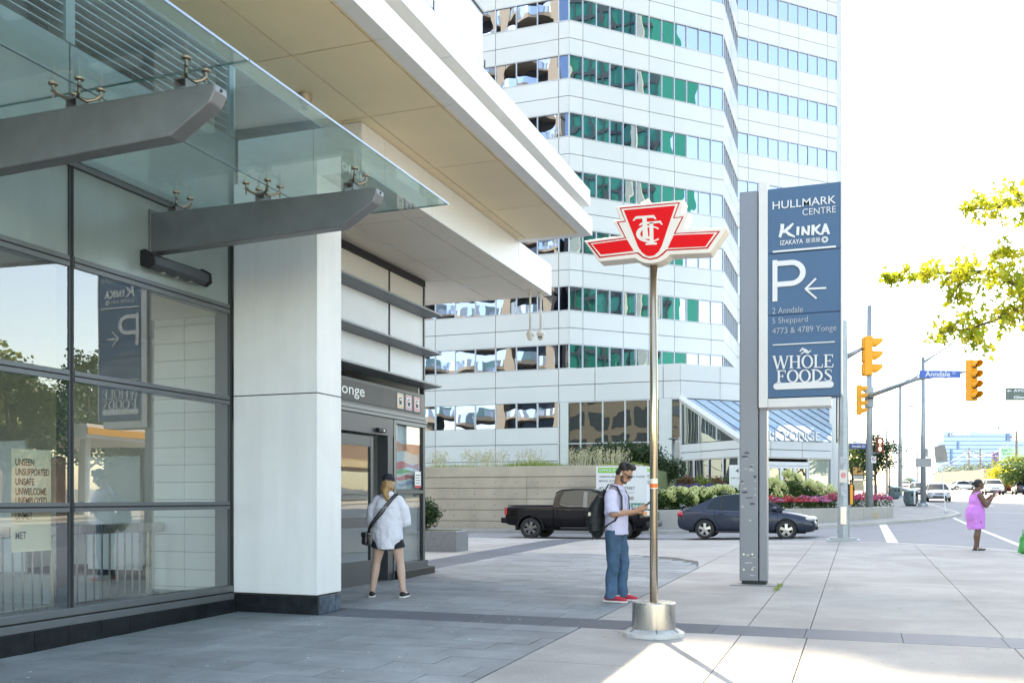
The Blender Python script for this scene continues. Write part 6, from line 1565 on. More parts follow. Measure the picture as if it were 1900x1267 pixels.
def solid(name, rings, mat, sub=2, cuts=(), parent=None, crease=None):
    """smooth closed loft with wheel openings and seams cut out of it"""
    mb = MB().grid_faces(rings); me = mb.mesh(name, mat, True)
    bm = bmesh.new(); bm.from_mesh(me); bmesh.ops.recalc_face_normals(bm, faces=bm.faces); bm.to_mesh(me); bm.free()
    o = bpy.data.objects.new(name, me); COL.objects.link(o)
    if sub: s = o.modifiers.new('s', 'SUBSURF'); s.levels = sub; s.render_levels = sub
    tmp = []
    for c in cuts:
        cm = c.mesh('cut'); bm = bmesh.new(); bm.from_mesh(cm); bmesh.ops.recalc_face_normals(bm, faces=bm.faces); bm.to_mesh(cm); bm.free()
        co = bpy.data.objects.new('cut', cm); COL.objects.link(co); tmp.append(co)
        b = o.modifiers.new('b', 'BOOLEAN'); b.operation = 'DIFFERENCE'; b.object = co; b.solver = 'EXACT'; b.use_self = True
    m2 = evaluated_mesh(o); m2.name = name
    for co in tmp: bpy.data.objects.remove(co)
    bpy.data.objects.remove(o)
    m2.materials.clear(); m2.materials.append(mat)
    m2.polygons.foreach_set('use_smooth', [True]*len(m2.polygons))
    o = bpy.data.objects.new(name, m2); link(o, parent, True)
    e = o.modifiers.new('edges', 'EDGE_SPLIT'); e.split_angle = rad(32)
    return o
def sect(x, zb, zt, hw, cr=.03, tuck=.86, sh=.90):
    zm = (zb+zt)/2
    half = [(hw*tuck*.6, zb), (hw*tuck, zb+.02), (hw*.985, zb+.16), (hw, zm), (hw*.985, zt-.13), (hw*sh, zt-.01), (hw*.5, zt+cr)]
    return [(x, y, z) for y, z in half]+[(x, -y, z) for y, z in reversed(half)]
def wheel(t, x, y, r, w, rim, spokes=5, style=0):
    sgn = 1 if y > 0 else -1
    ty = bpy.data.objects.new('wheel', MB().lathe([(r*.62, -w/2), (r*.93, -w/2), (r, -w*.32), (r, w*.32), (r*.93, w/2), (r*.62, w/2)], (x, y, r), 32, 'y', cap=False).mesh('wheel', m_tyre, True)); link(ty, t, True)
    e = ty.modifiers.new('edges', 'EDGE_SPLIT'); e.split_angle = rad(35)
    mb = MB(); f = y+sgn*w*.38
    mb.lathe([(r*.67, 0), (r*.66, sgn*.03), (r*.60, sgn*.012), (r*.58, -sgn*.05)], (x, f, r), 28, 'y', cap=False)
    for k in range(spokes):
        a0 = 2*pi*k/spokes+.3
        for off, wd in (((0, .105),) if style == 0 else ((-.14, .055), (.14, .055))):
            a = a0+off; c, s = math.cos(a), math.sin(a); c2, s2 = math.cos(a0+off*.4), math.sin(a0+off*.4); wi, wo = wd*r*1.2, wd*r*1.45
            q = lambda rr, ww, yy, c=c, s=s: (x+rr*c-ww*s, f+sgn*yy, r+rr*s+ww*c)
            mb.grid_faces([[q(r*.10, -wi, .0), q(r*.10, wi, .0), q(r*.10, wi, .03), q(r*.10, -wi, .03)], [q(r*.62, -wo, -.01), q(r*.62, wo, -.01), q(r*.62, wo, .018), q(r*.62, -wo, .018)]])
    mb.lathe([(r*.17, 0), (r*.15, sgn*.04), (r*.05, sgn*.045)], (x, f, r), 16, 'y')
    mb.build('rim', rim, ty, True, auto=True)
    MB().lathe([(r*.60, 0), (r*.1, 0)], (x, f-sgn*.06, r), 24, 'y').build('brake_disc', m_under, ty, True)
    return ty
def slot(pts, w=.010, hy=3.0, both=True):
    """thin cutter along an x-z polyline, through the whole car sides"""
    mb = MB()
    for (x0, z0_), (x1, z1) in zip(pts, pts[1:]):
        t = Vector((x1-x0, z1-z0_)); t.normalize(); n = Vector((-t.y, t.x))*w/2; a = Vector((x0, z0_))-t*w*.4; b = Vector((x1, z1))+t*w*.4
        mb.prism([tuple(a-n), tuple(b-n), tuple(b+n), tuple(a+n)], lambda u, v, h: (u, h, v), -hy, hy)
    return mb
def hull(name, pts, mat, parent, wd, thick=None, local=True):
    pass
def sheet_side(name, poly, y, th, mat, parent, tilt=None):
    """flat side piece in the x-z plane; y may be a function of z"""
    fy_ = y if callable(y) else (lambda z: y)
    sg = 1 if fy_(1.0) > 0 else -1
    return MB().prism(poly, lambda u, v, h: (u, fy_(v)+sg*h, v), -.01, th).build(name, mat, parent, True)
def saloon(label, loc, rotz, paint, group=None, L=4.58, Wd=1.73, H=1.45, rim=None, suv=False, detail=True, cat='car'):
    t = thing('parked_car' if cat != 'suv' else 'suv', label, 'car', loc, rotz, group)
    k = L/4.58; w = Wd/2; kz = H/1.45; r = .315*kz if not suv else .36
    belt = .93*kz; ax0, ax1 = -1.33*k, 1.31*k
    if not suv: st = [(-2.29, .42, .78, .60), (-2.26, .33, .90, .72), (-2.10, .25, .985, .81), (-1.75, .21, 1.0, .845), (-1.2, .20, .985, .865), (-.3, .19, .95, .868), (.7, .19, .93, .865), (1.05, .19, .93, .862), (1.5, .20, .865, .85), (1.95, .22, .76, .81), (2.17, .25, .66, .73), (2.27, .33, .58, .60)]
    else: st = [(-2.29, .45, .92, .70), (-2.25, .34, 1.02, .80), (-2.0, .28, 1.04, .85), (-1.2, .25, 1.02, .868), (0, .24, .99, .868), (.9, .24, .97, .865), (1.1, .24, .97, .86), (1.6, .25, .93, .85), (2.0, .27, .86, .82), (2.2, .30, .76, .76), (2.28, .38, .66, .64)]
    st = [(x*k, zb*kz, zt*kz, hw*w/.865) for x, zb, zt, hw in st]
    cuts = [MB().lathe([(r*1.16, -2), (r*1.16, -w*.62)], (x, 0, r), 30, 'y') for x in (ax0, ax1)]+[MB().lathe([(r*1.16, w*.62), (r*1.16, 2)], (x, 0, r), 30, 'y') for x in (ax0, ax1)]
    if detail: cuts += [slot([(.12*k, .30), (.10*k, belt+.04)]), slot([(1.02*k, .30), (1.04*k, .55), (1.02*k, belt)]), slot([(-1.02*k, belt+.05), (-.98*k, .62), (-.82*k, .40), (-.75*k, .30)]), slot([(-.75*k, .30), (1.02*k, .30)])]
    body = solid('body', [sect(*q) for q in st], paint, 2, cuts, t)
    # glasshouse
    if not suv: prf = [(-1.98, .96), (-1.05, 1.345), (-.75, 1.41), (-.2, 1.448), (.12, 1.43), (.42, 1.36), (1.18, .93)]
    else: prf = [(-2.12, 1.0), (-1.98, 1.36), (-1.6, 1.43), (-.5, 1.452), (.2, 1.435), (.45, 1.37), (1.2, .97)]
    prf = [(x*k, z*kz) for x, z in prf]; hb, ht = w*.90, w*.655
    zb_ = prf[0][1]
    def hwz(z): return hb+(ht-hb)*max(0, min(1, (z-belt)/(H-belt)))
    rings = []
    for x, z in prf: rings.append([(x, hwz(belt), belt-.03), (x, hwz(max(z-.035, belt)), max(z-.035, belt)), (x, hwz(z)*.93, z), (x, 0, z+.012), (x, -hwz(z)*.93, z), (x, -hwz(max(z-.035, belt)), max(z-.035, belt)), (x, -hwz(belt), belt-.03)])
    MB().grid_faces(rings).build('glasshouse', m_vglass, t, True, auto=True)
    # painted roof, pillars
    top = [q for q in prf if q[1] > 1.34*kz]
    mb = MB(); rr_ = []
    for x, z in top: rr_.append([(x, hwz(z)*.99, z-.035), (x, hwz(z)*.95, z+.012), (x, hwz(z)*.5, z+.026), (x, -hwz(z)*.5, z+.026), (x, -hwz(z)*.95, z+.012), (x, -hwz(z)*.99, z-.035)])
    mb.grid_faces(rr_).build('roof', paint, t, True, auto=True)
    for s in (1, -1):
        a, b = prf[-2], prf[-1]; f = [Vector((q[0], s*hwz(q[1])*1.0, q[1])) for q in (b, a)]
        MB().tube([f[0], f[1], Vector((top[-2][0], s*hwz(top[-2][1]), top[-2][1]-.01))], [.035, .032, .03], 6).build('windscreen_pillar', paint, t, True, smooth=True)
        if not suv:
            q = [(prf[0][0]+.0, belt-.01), (prf[0][0]+.10*k, prf[0][1]+.03), (prf[1][0], prf[1][1]-.0), (prf[2][0], prf[2][1]-.03), (-.98*k, 1.32*kz), (-1.22*k, 1.10*kz), (-1.28*k, belt-.01)]
        else: q = [(-2.12*k, belt), (-1.98*k, 1.36*kz), (-1.5*k, 1.41*kz), (-1.62*k, belt)]
        sheet_side('rear_quarter', q, lambda z, s=s: s*(hwz(z)+.002), .008, paint, t)
        sheet_side('centre_pillar', [(.02*k, belt-.01), (.02*k, 1.40*kz), (.12*k, 1.40*kz), (.14*k, belt-.01)], lambda z, s=s: s*(hwz(z)+.003), .006, m_trim, t)
        if detail:
            sheet_side('quarter_divider', [(-.84*k, belt), (-.80*k, 1.36*kz), (-.76*k, 1.36*kz), (-.79*k, belt)], lambda z, s=s: s*(hwz(z)+.003), .005, m_trim, t)
            for x in (-.55*k, .45*k): MB().obox((x-.25, s*w*1.0, belt-.115), (.20, .03, .035)).build('door_handle', paint, t, True, bevel=.012)
            MB().ell((.92*k, s*(w+.06), belt+.06), (.10, .09, .065), 12, 8).build('door_mirror', paint, t, True, smooth=True)
            MB().obox((-.1*k, s*w*.985, .235*kz), (1.75*k, .03, .06)).build('side_sill', m_trim, t, True, bevel=.01)
    for x in (ax0, ax1):
        for s in (1, -1): wheel(t, x, s*(w-.105), r, .20, rim or m_rim)
    fz_ = (.66 if not suv else .80)*kz
    for s in (1, -1):
        MB().ell((2.04*k, s*w*.70, fz_-.0), (.20*k, .20, .085*kz), 14, 8, Matrix.Rotation(s*-.45, 3, 'Z')).build('headlight', m_head, t, True, smooth=True)
        MB().ell((-2.15*k, s*w*.80, .80*kz), (.13*k, .13, .11*kz), 12, 8).build('tail_light', m_tail, t, True, smooth=True)
    MB().obox((2.245*k, 0, .60*kz), (.06, w*.75, .09)).build('grille', m_trim, t, True, bevel=.02); MB().obox((2.26*k, 0, .37*kz), (.07, w*1.1, .12)).build('bumper_intake', m_trim, t, True, bevel=.03)
    MB().obox((2.30*k, 0, .47*kz), (.02, .5, .11)).build('number_plate', m_plate, t, True); MB().obox((-2.29*k, 0, .68*kz), (.03, .48, .12)).build('number_plate', m_plate, t, True)
    if detail and not suv:
        MB().tube([(-2.14*k, -.55, 1.03*kz), (-2.22*k, -.35, 1.085*kz), (-2.24*k, 0, 1.09*kz), (-2.22*k, .35, 1.085*kz), (-2.14*k, .55, 1.03*kz)], [(.05, .014)]*5, 8, ref=(1, 0, 0)).build('boot_spoiler', paint, t, True, smooth=True)
    MB().box(-1.9*k, 1.9*k, -w*.7, w*.7, .2, .34).build('underbody', m_under, t, True)
    return t
def carpaint(name, c, metal=.3, rough=.25): return M(name, c, rough, metal, var=.03, coat=.25, spec=.15)
navy = carpaint('midnight_blue_paint', (.042, .052, .075))
c1 = at(1387, 998, 32.4)
def car_at(px, d, dz=-.125, dy=0.): p = at(px, 925, d); return Vector((p.x, p.y, gz(p.x, p.y)+dz))
p_ = on_y(1387, 925, 33.2); saloon('dark blue four-door saloon waiting at the stop line behind the grey pylon', (p_.x, p_.y, gz(p_.x, p_.y)-.125), rad(1), navy, H=1.49)
white = carpaint('white_paint', (.72, .73, .74), .0); silver = carpaint('pearl_white_paint', (.66, .67, .69), .2); grey = carpaint('graphite_paint', (.06, .065, .07)); wine = carpaint('burgundy_paint', (.30, .05, .07))
g_ = 'cars on Yonge in the distance'
saloon('white saloon facing the camera in the kerb lane beside the tall pole', car_at(1738, 76), -pi/2+.02, white, g_, L=4.6, Wd=1.78, H=1.46, detail=False)
saloon('dark saloon behind the white saloon beside the near litter bin', car_at(1703, 96), -pi/2, grey, g_, detail=False)
saloon('white SUV facing the camera behind the woman in pink', car_at(1842, 104), -pi/2, silver, g_, L=4.7, Wd=1.9, H=1.70, suv=True, detail=False)
saloon('burgundy SUV seen from behind right of the white SUV', car_at(1873, 118), pi/2, wine, g_, L=4.6, Wd=1.88, H=1.68, suv=True, detail=False)
for i, (px, d, ro, pt, lab) in enumerate(((1787, 150, .3, white, 'white car parked leftmost on the lot by the red-roofed diner'), (1801, 160, .5, silver, 'pearl car parked second from left on the lot'), (1818, 150, .2, white, 'white car parked right of the pearl car'), (1680, 190, -pi/2, silver, 'tiny pale car on the road between the bins'), (1896, 105, pi/2, navy, 'blue car at the right edge past the burgundy SUV'))):
    saloon(lab, car_at(px, d), ro, pt, g_, detail=False)
# ---- black pickup
blk = carpaint('black_paint', (.0045, .0045, .006), .0, .12)
def pickup(label, loc, rotz):
    t = thing('pickup_truck', label, 'pickup truck', loc, rotz); w = .94; r = .385; ax0, ax1 = -1.72, 1.62
    st = [(-2.72, .62, .98, .80), (-2.70, .52, 1.13, .88), (-2.55, .46, 1.175, .925), (-1.9, .44, 1.18, .94), (-.85, .42, 1.17, .94), (-.3, .40, 1.16, .94), (1.0, .40, 1.15, .94), (1.3, .40, 1.14, .94), (1.9, .42, 1.12, .935), (2.35, .45, 1.08, .91), (2.58, .50, 1.00, .84), (2.66, .56, .86, .72)]
    def sq(x, zb, zt, hw):
        half = [(hw*.55, zb), (hw*.90, zb), (hw*.98, zb+.07), (hw, zb+.3), (hw*.99, zt-.16), (hw*.965, zt-.02), (hw*.85, zt+.008), (hw*.4, zt+.02)]
        return [(x, y, z) for y, z in half]+[(x, -y, z) for y, z in reversed(half)]
    def arch(x, s): 
        R_ = r*1.22; pts = [(x-R_*1.02, -.2), (x-R_*1.0, r+.05), (x-R_*.72, r+R_*.80), (x-R_*.35, r+R_*.98), (x+R_*.35, r+R_*.98), (x+R_*.72, r+R_*.80), (x+R_*1.0, r+.05), (x+R_*1.02, -.2)]
        return MB().prism(pts, lambda u, v, h: (u, h, v), s*w*.60, s*2)
    cuts = [arch(x, s) for x in (ax0, ax1) for s in (1, -1)]
    cuts += [slot([(.28, .44), (.28, 1.2)], .012), slot([(1.16, .44), (1.20, .8), (1.16, 1.2)], .012), slot([(-.72, 1.2), (-.68, .85), (-.60, .60), (-.52, .44)], .012), slot([(-.85, .3), (-.85, 1.3)], .018)]
    solid('body', [sq(*q) for q in st], blk, 2, cuts, t)
    for x in (ax0, ax1):
        for s in (1, -1):
            f = MB(); R0, R1 = r*1.20, r*1.42; n = 12
            oi = [(x+R0*math.cos(a)*1.0, r+R0*math.sin(a)*.98) for a in [rad(-8+196*i/n) for i in range(n+1)]]; oo = [(x+R1*math.cos(a), r+R1*math.sin(a)*.96) for a in [rad(-8+196*i/n) for i in range(n+1)]]
            for i in range(n): f.prism([oi[i], oi[i+1], oo[i+1], oo[i]], lambda u, v, h: (u, h, v), s*w*.97, s*(w+.035))
            f.build('wheel_flare', blk, t, True)
            wheel(t, x, s*(w-.12), r, .26, m_rimd, 6, 1)
    prf = [(-.88, 1.15), (-.82, 1.66), (-.62, 1.755), (-.1, 1.785), (.5, 1.775), (.80, 1.71), (1.42, 1.14)]; belt = 1.15; H = 1.77; hb, ht = .88, .70
    hwz = lambda z: hb+(ht-hb)*max(0, min(1, (z-belt)/(H-belt)))
    rings = [[(x, hwz(belt), belt-.03), (x, hwz(max(z-.05, belt)), max(z-.05, belt)), (x, hwz(z)*.92, z), (x, 0, z+.015), (x, -hwz(z)*.92, z), (x, -hwz(max(z-.05, belt)), max(z-.05, belt)), (x, -hwz(belt), belt-.03)] for x, z in prf]
    MB().grid_faces(rings).build('glasshouse', m_vglass, t, True, auto=True)
    rr_ = [[(x, hwz(z)*1.0, z-.06), (x, hwz(z)*.95, z+.012), (x, hwz(z)*.5, z+.03), (x, -hwz(z)*.5, z+.03), (x, -hwz(z)*.95, z+.012), (x, -hwz(z)*1.0, z-.06)] for x, z in prf if z > 1.59]
    MB().grid_faces(rr_).build('roof', blk, t, True, auto=True)
    for s in (1, -1):
        f = [Vector((x, s*hwz(z), z)) for x, z in ((1.45, 1.13), (.80, 1.66), (.5, 1.73))]
        MB().tube(f, [.045, .042, .035], 6).build('windscreen_pillar', blk, t, True, smooth=True)
        sheet_side('rear_pillar', [(-.90, 1.12), (-.84, 1.52), (-.60, 1.70), (-.50, 1.70), (-.62, 1.50), (-.66, 1.24), (-.40, 1.16), (.4, 1.13), (.4, 1.12)], lambda z, s=s: s*(hwz(z)+.002), .012, blk, t)
        sheet_side('centre_pillar', [(.22, 1.12), (.22, 1.70), (.36, 1.70), (.38, 1.12)], lambda z, s=s: s*(hwz(z)+.003), .010, M('grey_pillar', (.22, .21, .20), .4, .2), t)
        MB().tube([(-.62, s*hwz(1.22)+s*.012, 1.24), (-.40, s*hwz(1.16)+s*.016, 1.165), (1.15, s*hwz(1.15)+s*.016, 1.155)], .008, 5).build('chrome_strip', m_steel, t, True)
        for x in (-.28, .52): MB().obox((x, s*(w+.005), 1.02), (.21, .035, .045)).build('door_handle', m_trim, t, True, bevel=.012)
        MB().obox((1.02, s*(w+.12), 1.22), (.14, .22, .18)).build('door_mirror', blk, t, True, bevel=.04)
        MB().obox((-2.66, s*.88, .99), (.10, .13, .27)).build('tail_light', m_tail, t, True, bevel=.02)
        MB().obox((2.47, s*.77, .93), (.22, .22, .20), Matrix.Rotation(s*-.35, 3, 'Z')).build('headlight', m_head, t, True, bevel=.03); MB().obox((2.43, s*.86, .94), (.15, .10, .12), Matrix.Rotation(s*-.25, 3, 'Z')).build('indicator', m_amber, t, True, bevel=.02)
        MB().box(-.6, 1.1, s*.88-.03, s*.88+.03, .36, .44).build('side_step', m_trim, t, True, bevel=.01)
    MB().box(-2.62, -.92, -.82, .82, 1.185, 1.215).build('bed_cover', m_trim, t, True, bevel=.01)
    MB().box(-2.88, -2.66, -.86, .86, .56, .76).build('rear_bumper', blk, t, True, bevel=.04); MB().tube([(-2.7, 0, .50), (-2.95, 0, .47), (-2.98, 0, .53)], .03, 6).build('tow_hook', m_steel, t, True)
    MB().box(2.45, 2.74, -.86, .86, .44, .66).build('front_bumper', m_trim, t, True, bevel=.05); MB().box(2.60, 2.70, -.5, .5, .68, 1.0).build('grille', m_trim, t, True, bevel=.03)
    MB().tube([(-.52, .55, 1.76), (-.62, .55, 1.86), (-.74, .55, 2.02)], [.008, .005, .003], 5).build('aerial', m_trim, t, True); MB().ell((-.5, .55, 1.765), (.08, .03, .02)).build('aerial_base', m_trim, t, True)
    MB().box(-2.4, 2.3, -.6, .6, .3, .5).build('underbody', m_under, t, True)
p_ = on_y(1082, 925, 33.4); pickup('black crew-cab pickup with covered bed in front of the concrete wall', (p_.x, p_.y, gz(p_.x, p_.y)-.125), rad(1))

# ================================================================== PEOPLE
FOLD = bpy.data.textures.new('cloth_folds', 'CLOUDS'); FOLD.noise_scale = .13; FOLD.noise_depth = 2
LOCK = bpy.data.textures.new('hair_locks', 'CLOUDS'); LOCK.noise_scale = .03; LOCK.noise_depth = 2
def blob(name, elems, vox, mat, parent, smooth=3):
    """overlapping limbs and swellings fused into one continuous skin"""
    mb = MB()
    for e in elems:
        if e[0] in 'tT': mb.tube(e[1], e[2], 14, ref=e[3] if len(e) > 3 else (0, 1, 0))
        if e[0] == 't':
            p, r = e[1], e[2]
            for q, rr in ((p[0], r[0]), (p[-1], r[-1])):
                rr = min(rr) if isinstance(rr, (tuple, list)) else rr; mb.ell(q, (rr*.97,)*3, 10, 6)
        if e[0] == 'e': mb.ell(e[1], e[2], 14, 10, e[3] if len(e) > 3 else None)
        if e[0] == 'b': mb.obox(e[1], e[2], e[3] if len(e) > 3 else None)
    o = mb.build(name, mat, parent, True, smooth=True)
    m = o.modifiers.new('fuse', 'REMESH'); m.mode = 'VOXEL'; m.voxel_size = vox; m.use_smooth_shade = True
    fold = {'shirt': .032, 'jeans': .034, 'dress': .036, 'bag_body': .03, 'top': .03}.get(name, 0); lock = .022 if name == 'hair' else 0
    if fold or lock:
        d = o.modifiers.new('folds', 'DISPLACE'); d.texture = FOLD if fold else LOCK; d.strength = fold or lock; d.mid_level = .5; d.texture_coords = 'LOCAL'
    if smooth: s = o.modifiers.new('smooth', 'SMOOTH'); s.factor = .5; s.iterations = smooth
    return o
V = Vector
def hand(root, dirv, nrm, s, curl=.8, sgn=1):
    """palm plus five unequal bent fingers; nrm = side the palm faces"""
    d = V(dirv).normalized(); n = V(nrm).normalized(); sd = d.cross(n).normalized()*sgn; root = V(root); E = []
    E.append(('t', [root, root+d*.05*s, root+d*.095*s], [(.026*s, .018*s), (.038*s, .016*s), (.036*s, .014*s)], tuple(sd)))
    for i, L in enumerate((.072, .082, .076, .058)):
        b = root+d*.088*s+sd*(.030-.020*i)*s; a1, a2 = curl*.7, curl*1.5
        p1_ = b+(d*math.cos(a1*.5)+n*math.sin(a1*.5))*L*.45*s; p2_ = p1_+(d*math.cos(a1+.2)+n*math.sin(a1+.2))*L*.32*s; p3_ = p2_+(d*math.cos(a2)+n*math.sin(a2))*L*.26*s
        E.append(('t', [b, p1_, p2_, p3_], [.0095*s, .009*s, .0082*s, .007*s]))
    b = root+d*.025*s+sd*.030*s
    E.append(('t', [b, b+(d*.6+sd*.6+n*.3)*.035*s, b+(d*.85+sd*.45+n*.6)*.065*s], [.013*s, .011*s, .008*s]))
    return E
sk_m = M('tan_skin', (.42, .215, .13), .5, var=.06, scale=8); sk_l = M('fair_skin', (.56, .37, .29), .5, var=.06, scale=8); sk_d = M('brown_skin', (.14, .068, .042), .45, var=.08, scale=8)
lipc = M('lip', (.30, .12, .10), .5, var=0); eyew = M('eye_white', (.6, .58, .55), .3, var=0)
# -------- man with backpack and phone (local x = facing, y = left)
R_M = TH-rad(27); gm = gpt(1143, 1115); man = thing('person', 'man in pale lilac shirt and jeans with black backpack looking down at a phone', 'person', (gm.x, gm.y, gz(gm.x, gm.y)), R_M)
cloth_l = M('lilac_shirt_cloth', (.56, .53, .68), .85, var=.05, scale=6, bump=1.0, bscale=9); jean = M('blue_denim', (.045, .10, .17), .85, var=.30, scale=5, bump=1.0, bscale=10); hairb = M('black_hair', (.012, .010, .009), .5, var=.3, scale=40, bump=.6, bscale=60)
beard = M('dark_stubble', (.10, .055, .038), .8, var=.3, scale=60)
hc = V((.115, 0, 1.655))         # head centre, bent forward
HR = Matrix.Rotation(rad(37), 3, 'Y')
hd = lambda x, y, z: hc+HR @ V((x, y, z))
body = [('e', hd(0, 0, .02), (.098, .076, .105), HR), ('e', hd(.035, 0, -.06), (.066, .056, .062), HR), ('t', [hd(.085, 0, .02), hd(.112, 0, -.028), hd(.098, 0, -.036)], [.010, .016, .012]), ('e', hd(.078, 0, -.092), (.022, .026, .018), HR),
        ('t', [hd(-.03, 0, -.05), V((.03, 0, 1.50)), V((.01, 0, 1.44))], [.060, .060, .075]), ('t', [V((0, 0, 1.42)), V((0, 0, 1.2)), V((0, 0, .98))], [(.14, .07), (.12, .07), (.12, .075)])]
for s in (1, -1): body += [('e', hd(-.008, s*.078, -.012), (.020, .010, .032), HR), ('t', [V((0, s*.10, .95)), V((.02, s*.105, .52)), V((-.01, s*.10, .09)), V((.0, s*.10, .05))], [.065, .05, .04, .04])]
ph = V((.40, .0, 1.235))
for s in (1, -1):
    sh = V((.0, s*.185, 1.41)); el = V((.045, s*.235, 1.135)); wr_ = V((.285, s*.075, 1.165))
    body += [('t', [sh, el], [.052, .042]), ('t', [el, el.lerp(wr_, .4), wr_], [.042, .040, .027])]
    body += hand(wr_, (ph+V((0, s*.04, -.01))-wr_), V((.1, -s*.9, .35)), 1.0, .7, s)
blob('body', body, .0085, sk_m, man, 2)
# shirt: torso and loose half sleeves
sh_e = [('T', [V((.01, 0, 1.475)), V((.0, 0, 1.41)), V((.0, 0, 1.30)), V((.01, 0, 1.1)), V((.01, 0, .95)), V((.01, 0, .865))], [(.09, .075), (.205, .115), (.195, .135), (.185, .145), (.185, .145), (.19, .145)])]
for s in (1, -1): sh_e += [('T', [V((0, s*.155, 1.415)), V((.01, s*.215, 1.31)), V((.04, s*.245, 1.14))], [.080, .088, .098])]
blob('shirt', sh_e, .011, cloth_l, man, 3)
col = MB(); n = 16
for i in range(n):
    a, b = 2*pi*i/n, 2*pi*(i+1)/n
    if abs(math.atan2(math.sin(a), math.cos(a))) < .35: continue
    q = lambda a, r, z: (.02+r*math.cos(a)*.92, r*math.sin(a), z+.018*(-math.cos(a)))
    col.grid_faces([[q(a, .082, 1.515), q(b, .082, 1.515), q(b, .105, 1.455), q(a, .105, 1.455)], [q(a, .090, 1.515), q(b, .090, 1.515), q(b, .113, 1.455), q(a, .113, 1.455)]])
col.build('collar', cloth_l, man, True)
MB().box(.142, .152, -.018, .018, .87, 1.40).build('button_placket', cloth_l, man, True, bevel=.004)
jn = [('T', [V((.0, 0, .98)), V((.0, 0, .88))], [(.165, .125), (.17, .13)])]
for s, fx_ in ((1, .03), (-1, -.02)): jn += [('T', [V((.0, s*.085, .92)), V((.01+fx_*.5, s*.105, .72)), V((.03+fx_, s*.115, .48)), V((-.005+fx_, s*.115, .25)), V((.005+fx_, s*.118, .045))], [.105, .098, .080, .078, .088])]
blob('jeans', jn, .0105, jean, man, 3)
m_shoe = M('red_canvas', (.50, .02, .04), .7, var=.1); m_sole = M('white_rubber', (.68, .66, .62), .6, var=.08)
for s, fx_ in ((1, .03), (-1, -.02)):
    sh_ = blob('shoe', [('t', [V((-.06+fx_, s*.12, .06)), V((.05+fx_, s*.125, .055)), V((.16+fx_, s*.135, .038)), V((.20+fx_, s*.135, .032))], [(.042, .05), (.044, .045), (.042, .030), (.034, .024)])], .008, m_shoe, man, 2)
    MB().prism([(-.10+fx_, s*.12-.04), (.05+fx_, s*.12-.045), (.16+fx_, s*.133-.046), (.225+fx_, s*.135-.02), (.225+fx_, s*.135+.02), (.16+fx_, s*.133+.046), (.05+fx_, s*.125+.045), (-.10+fx_, s*.12+.04)], fz, .0, .024).build('sole', m_sole, sh_, True, bevel=.006)
    MB().box(.02+fx_, .11+fx_, s*.127-.025, s*.127+.025, .085, .093).build('laces', m_sole, sh_, True); MB().tube([(.02+fx_, s*.125-s*.048, .03), (.05+fx_, s*.125-s*.050, .075)], .008, 4).build('side_stripe', m_sole, sh_, True)
hr_ = [('e', hd(-.03, 0, .062), (.096, .083, .092), HR), ('e', hd(-.055, 0, -.005), (.058, .074, .075), HR), ('e', hd(.03, 0, .12), (.062, .058, .040), HR)]
rnd = random.Random(9)
for k in range(22):
    a = rnd.uniform(-1.9, 1.9); hr_.append(('e', hd(.0+.075*math.cos(a)*rnd.uniform(.2, 1), .062*math.sin(a), .128+rnd.uniform(-.02, .025)), (.026, .022, .022), HR))
blob('hair', hr_, .008, hairb, man, 1)
blob('beard', [('e', hd(.045, 0, -.085), (.058, .053, .032), HR), ('t', [hd(.02, .068, -.03), hd(.04, .055, -.075)], [.016, .022]), ('t', [hd(.02, -.068, -.03), hd(.04, -.055, -.075)], [.016, .022])], .007, beard, man, 1)
sg = MB()
for s in (1, -1): sg.obox(hd(.093, s*.036, .008), (.012, .056, .042), HR); sg.tube([hd(.09, s*.064, .018), hd(.0, s*.082, .018)], .006, 5)
sg.obox(hd(.098, 0, .014), (.01, .02, .01), HR); sg.build('sunglasses', m_blk, man, True, bevel=.004)
MB().ell(hd(-.0, -.094, -.018), (.011, .008, .016), 10, 6).build('earbud', m_white, man, True, smooth=True)
phn = thing('phone', 'dark phone held in both hands of the man with backpack', 'phone', man.location, R_M); pr_ = Matrix.Rotation(rad(-38), 3, 'Y')
MB().obox(ph+V((.012, 0, .012)), (.15, .074, .010), pr_).build('case', m_blk, phn, True, bevel=.004); MB().obox(ph+V((.012, 0, .012))+pr_ @ V((0, 0, .006)), (.138, .066, .002), pr_).build('screen', M('grey_screen', (.25, .28, .32), .1, var=0), phn, True)
bpk = thing('backpack', 'black backpack on the back of the man in lilac shirt', 'backpack', man.location, R_M); m_bag = M('black_nylon', (.010, .012, .013), .6, var=.3, scale=9, bump=.5, bscale=12)
blob('bag_body', [('t', [V((-.19, 0, 1.36)), V((-.25, 0, 1.2)), V((-.28, 0, 1.02)), V((-.26, 0, .90))], [(.11, .07), (.15, .11), (.165, .125), (.15, .09)]), ('t', [V((-.34, 0, 1.14)), V((-.36, 0, .98))], [(.11, .05), (.12, .055)])], .011, m_bag, bpk, 3)
for s in (1, -1): MB().tube([V((-.15, s*.085, 1.38)), V((-.06, s*.115, 1.515)), V((.06, s*.125, 1.485)), V((.125, s*.13, 1.36)), V((.135, s*.145, 1.2)), V((.06, s*.195, 1.05)), V((-.12, s*.16, .95))], [(.024, .006)]*7, 8, ref=(0, 1, 0)).build('strap', m_bag, bpk, True)
MB().tube([(-.17, .03, 1.40), (-.17, 0, 1.45), (-.17, -.03, 1.40)], .01, 6).build('carry_loop', m_bag, bpk, True); MB().obox((-.30, -.168, 1.13), (.035, .012, .045)).build('reflective_tag', m_steel, bpk, True); MB().tube([(-.30, -.04, .88), (-.31, -.05, .80)], .006, 5).build('loose_strap', m_bag, bpk, True)
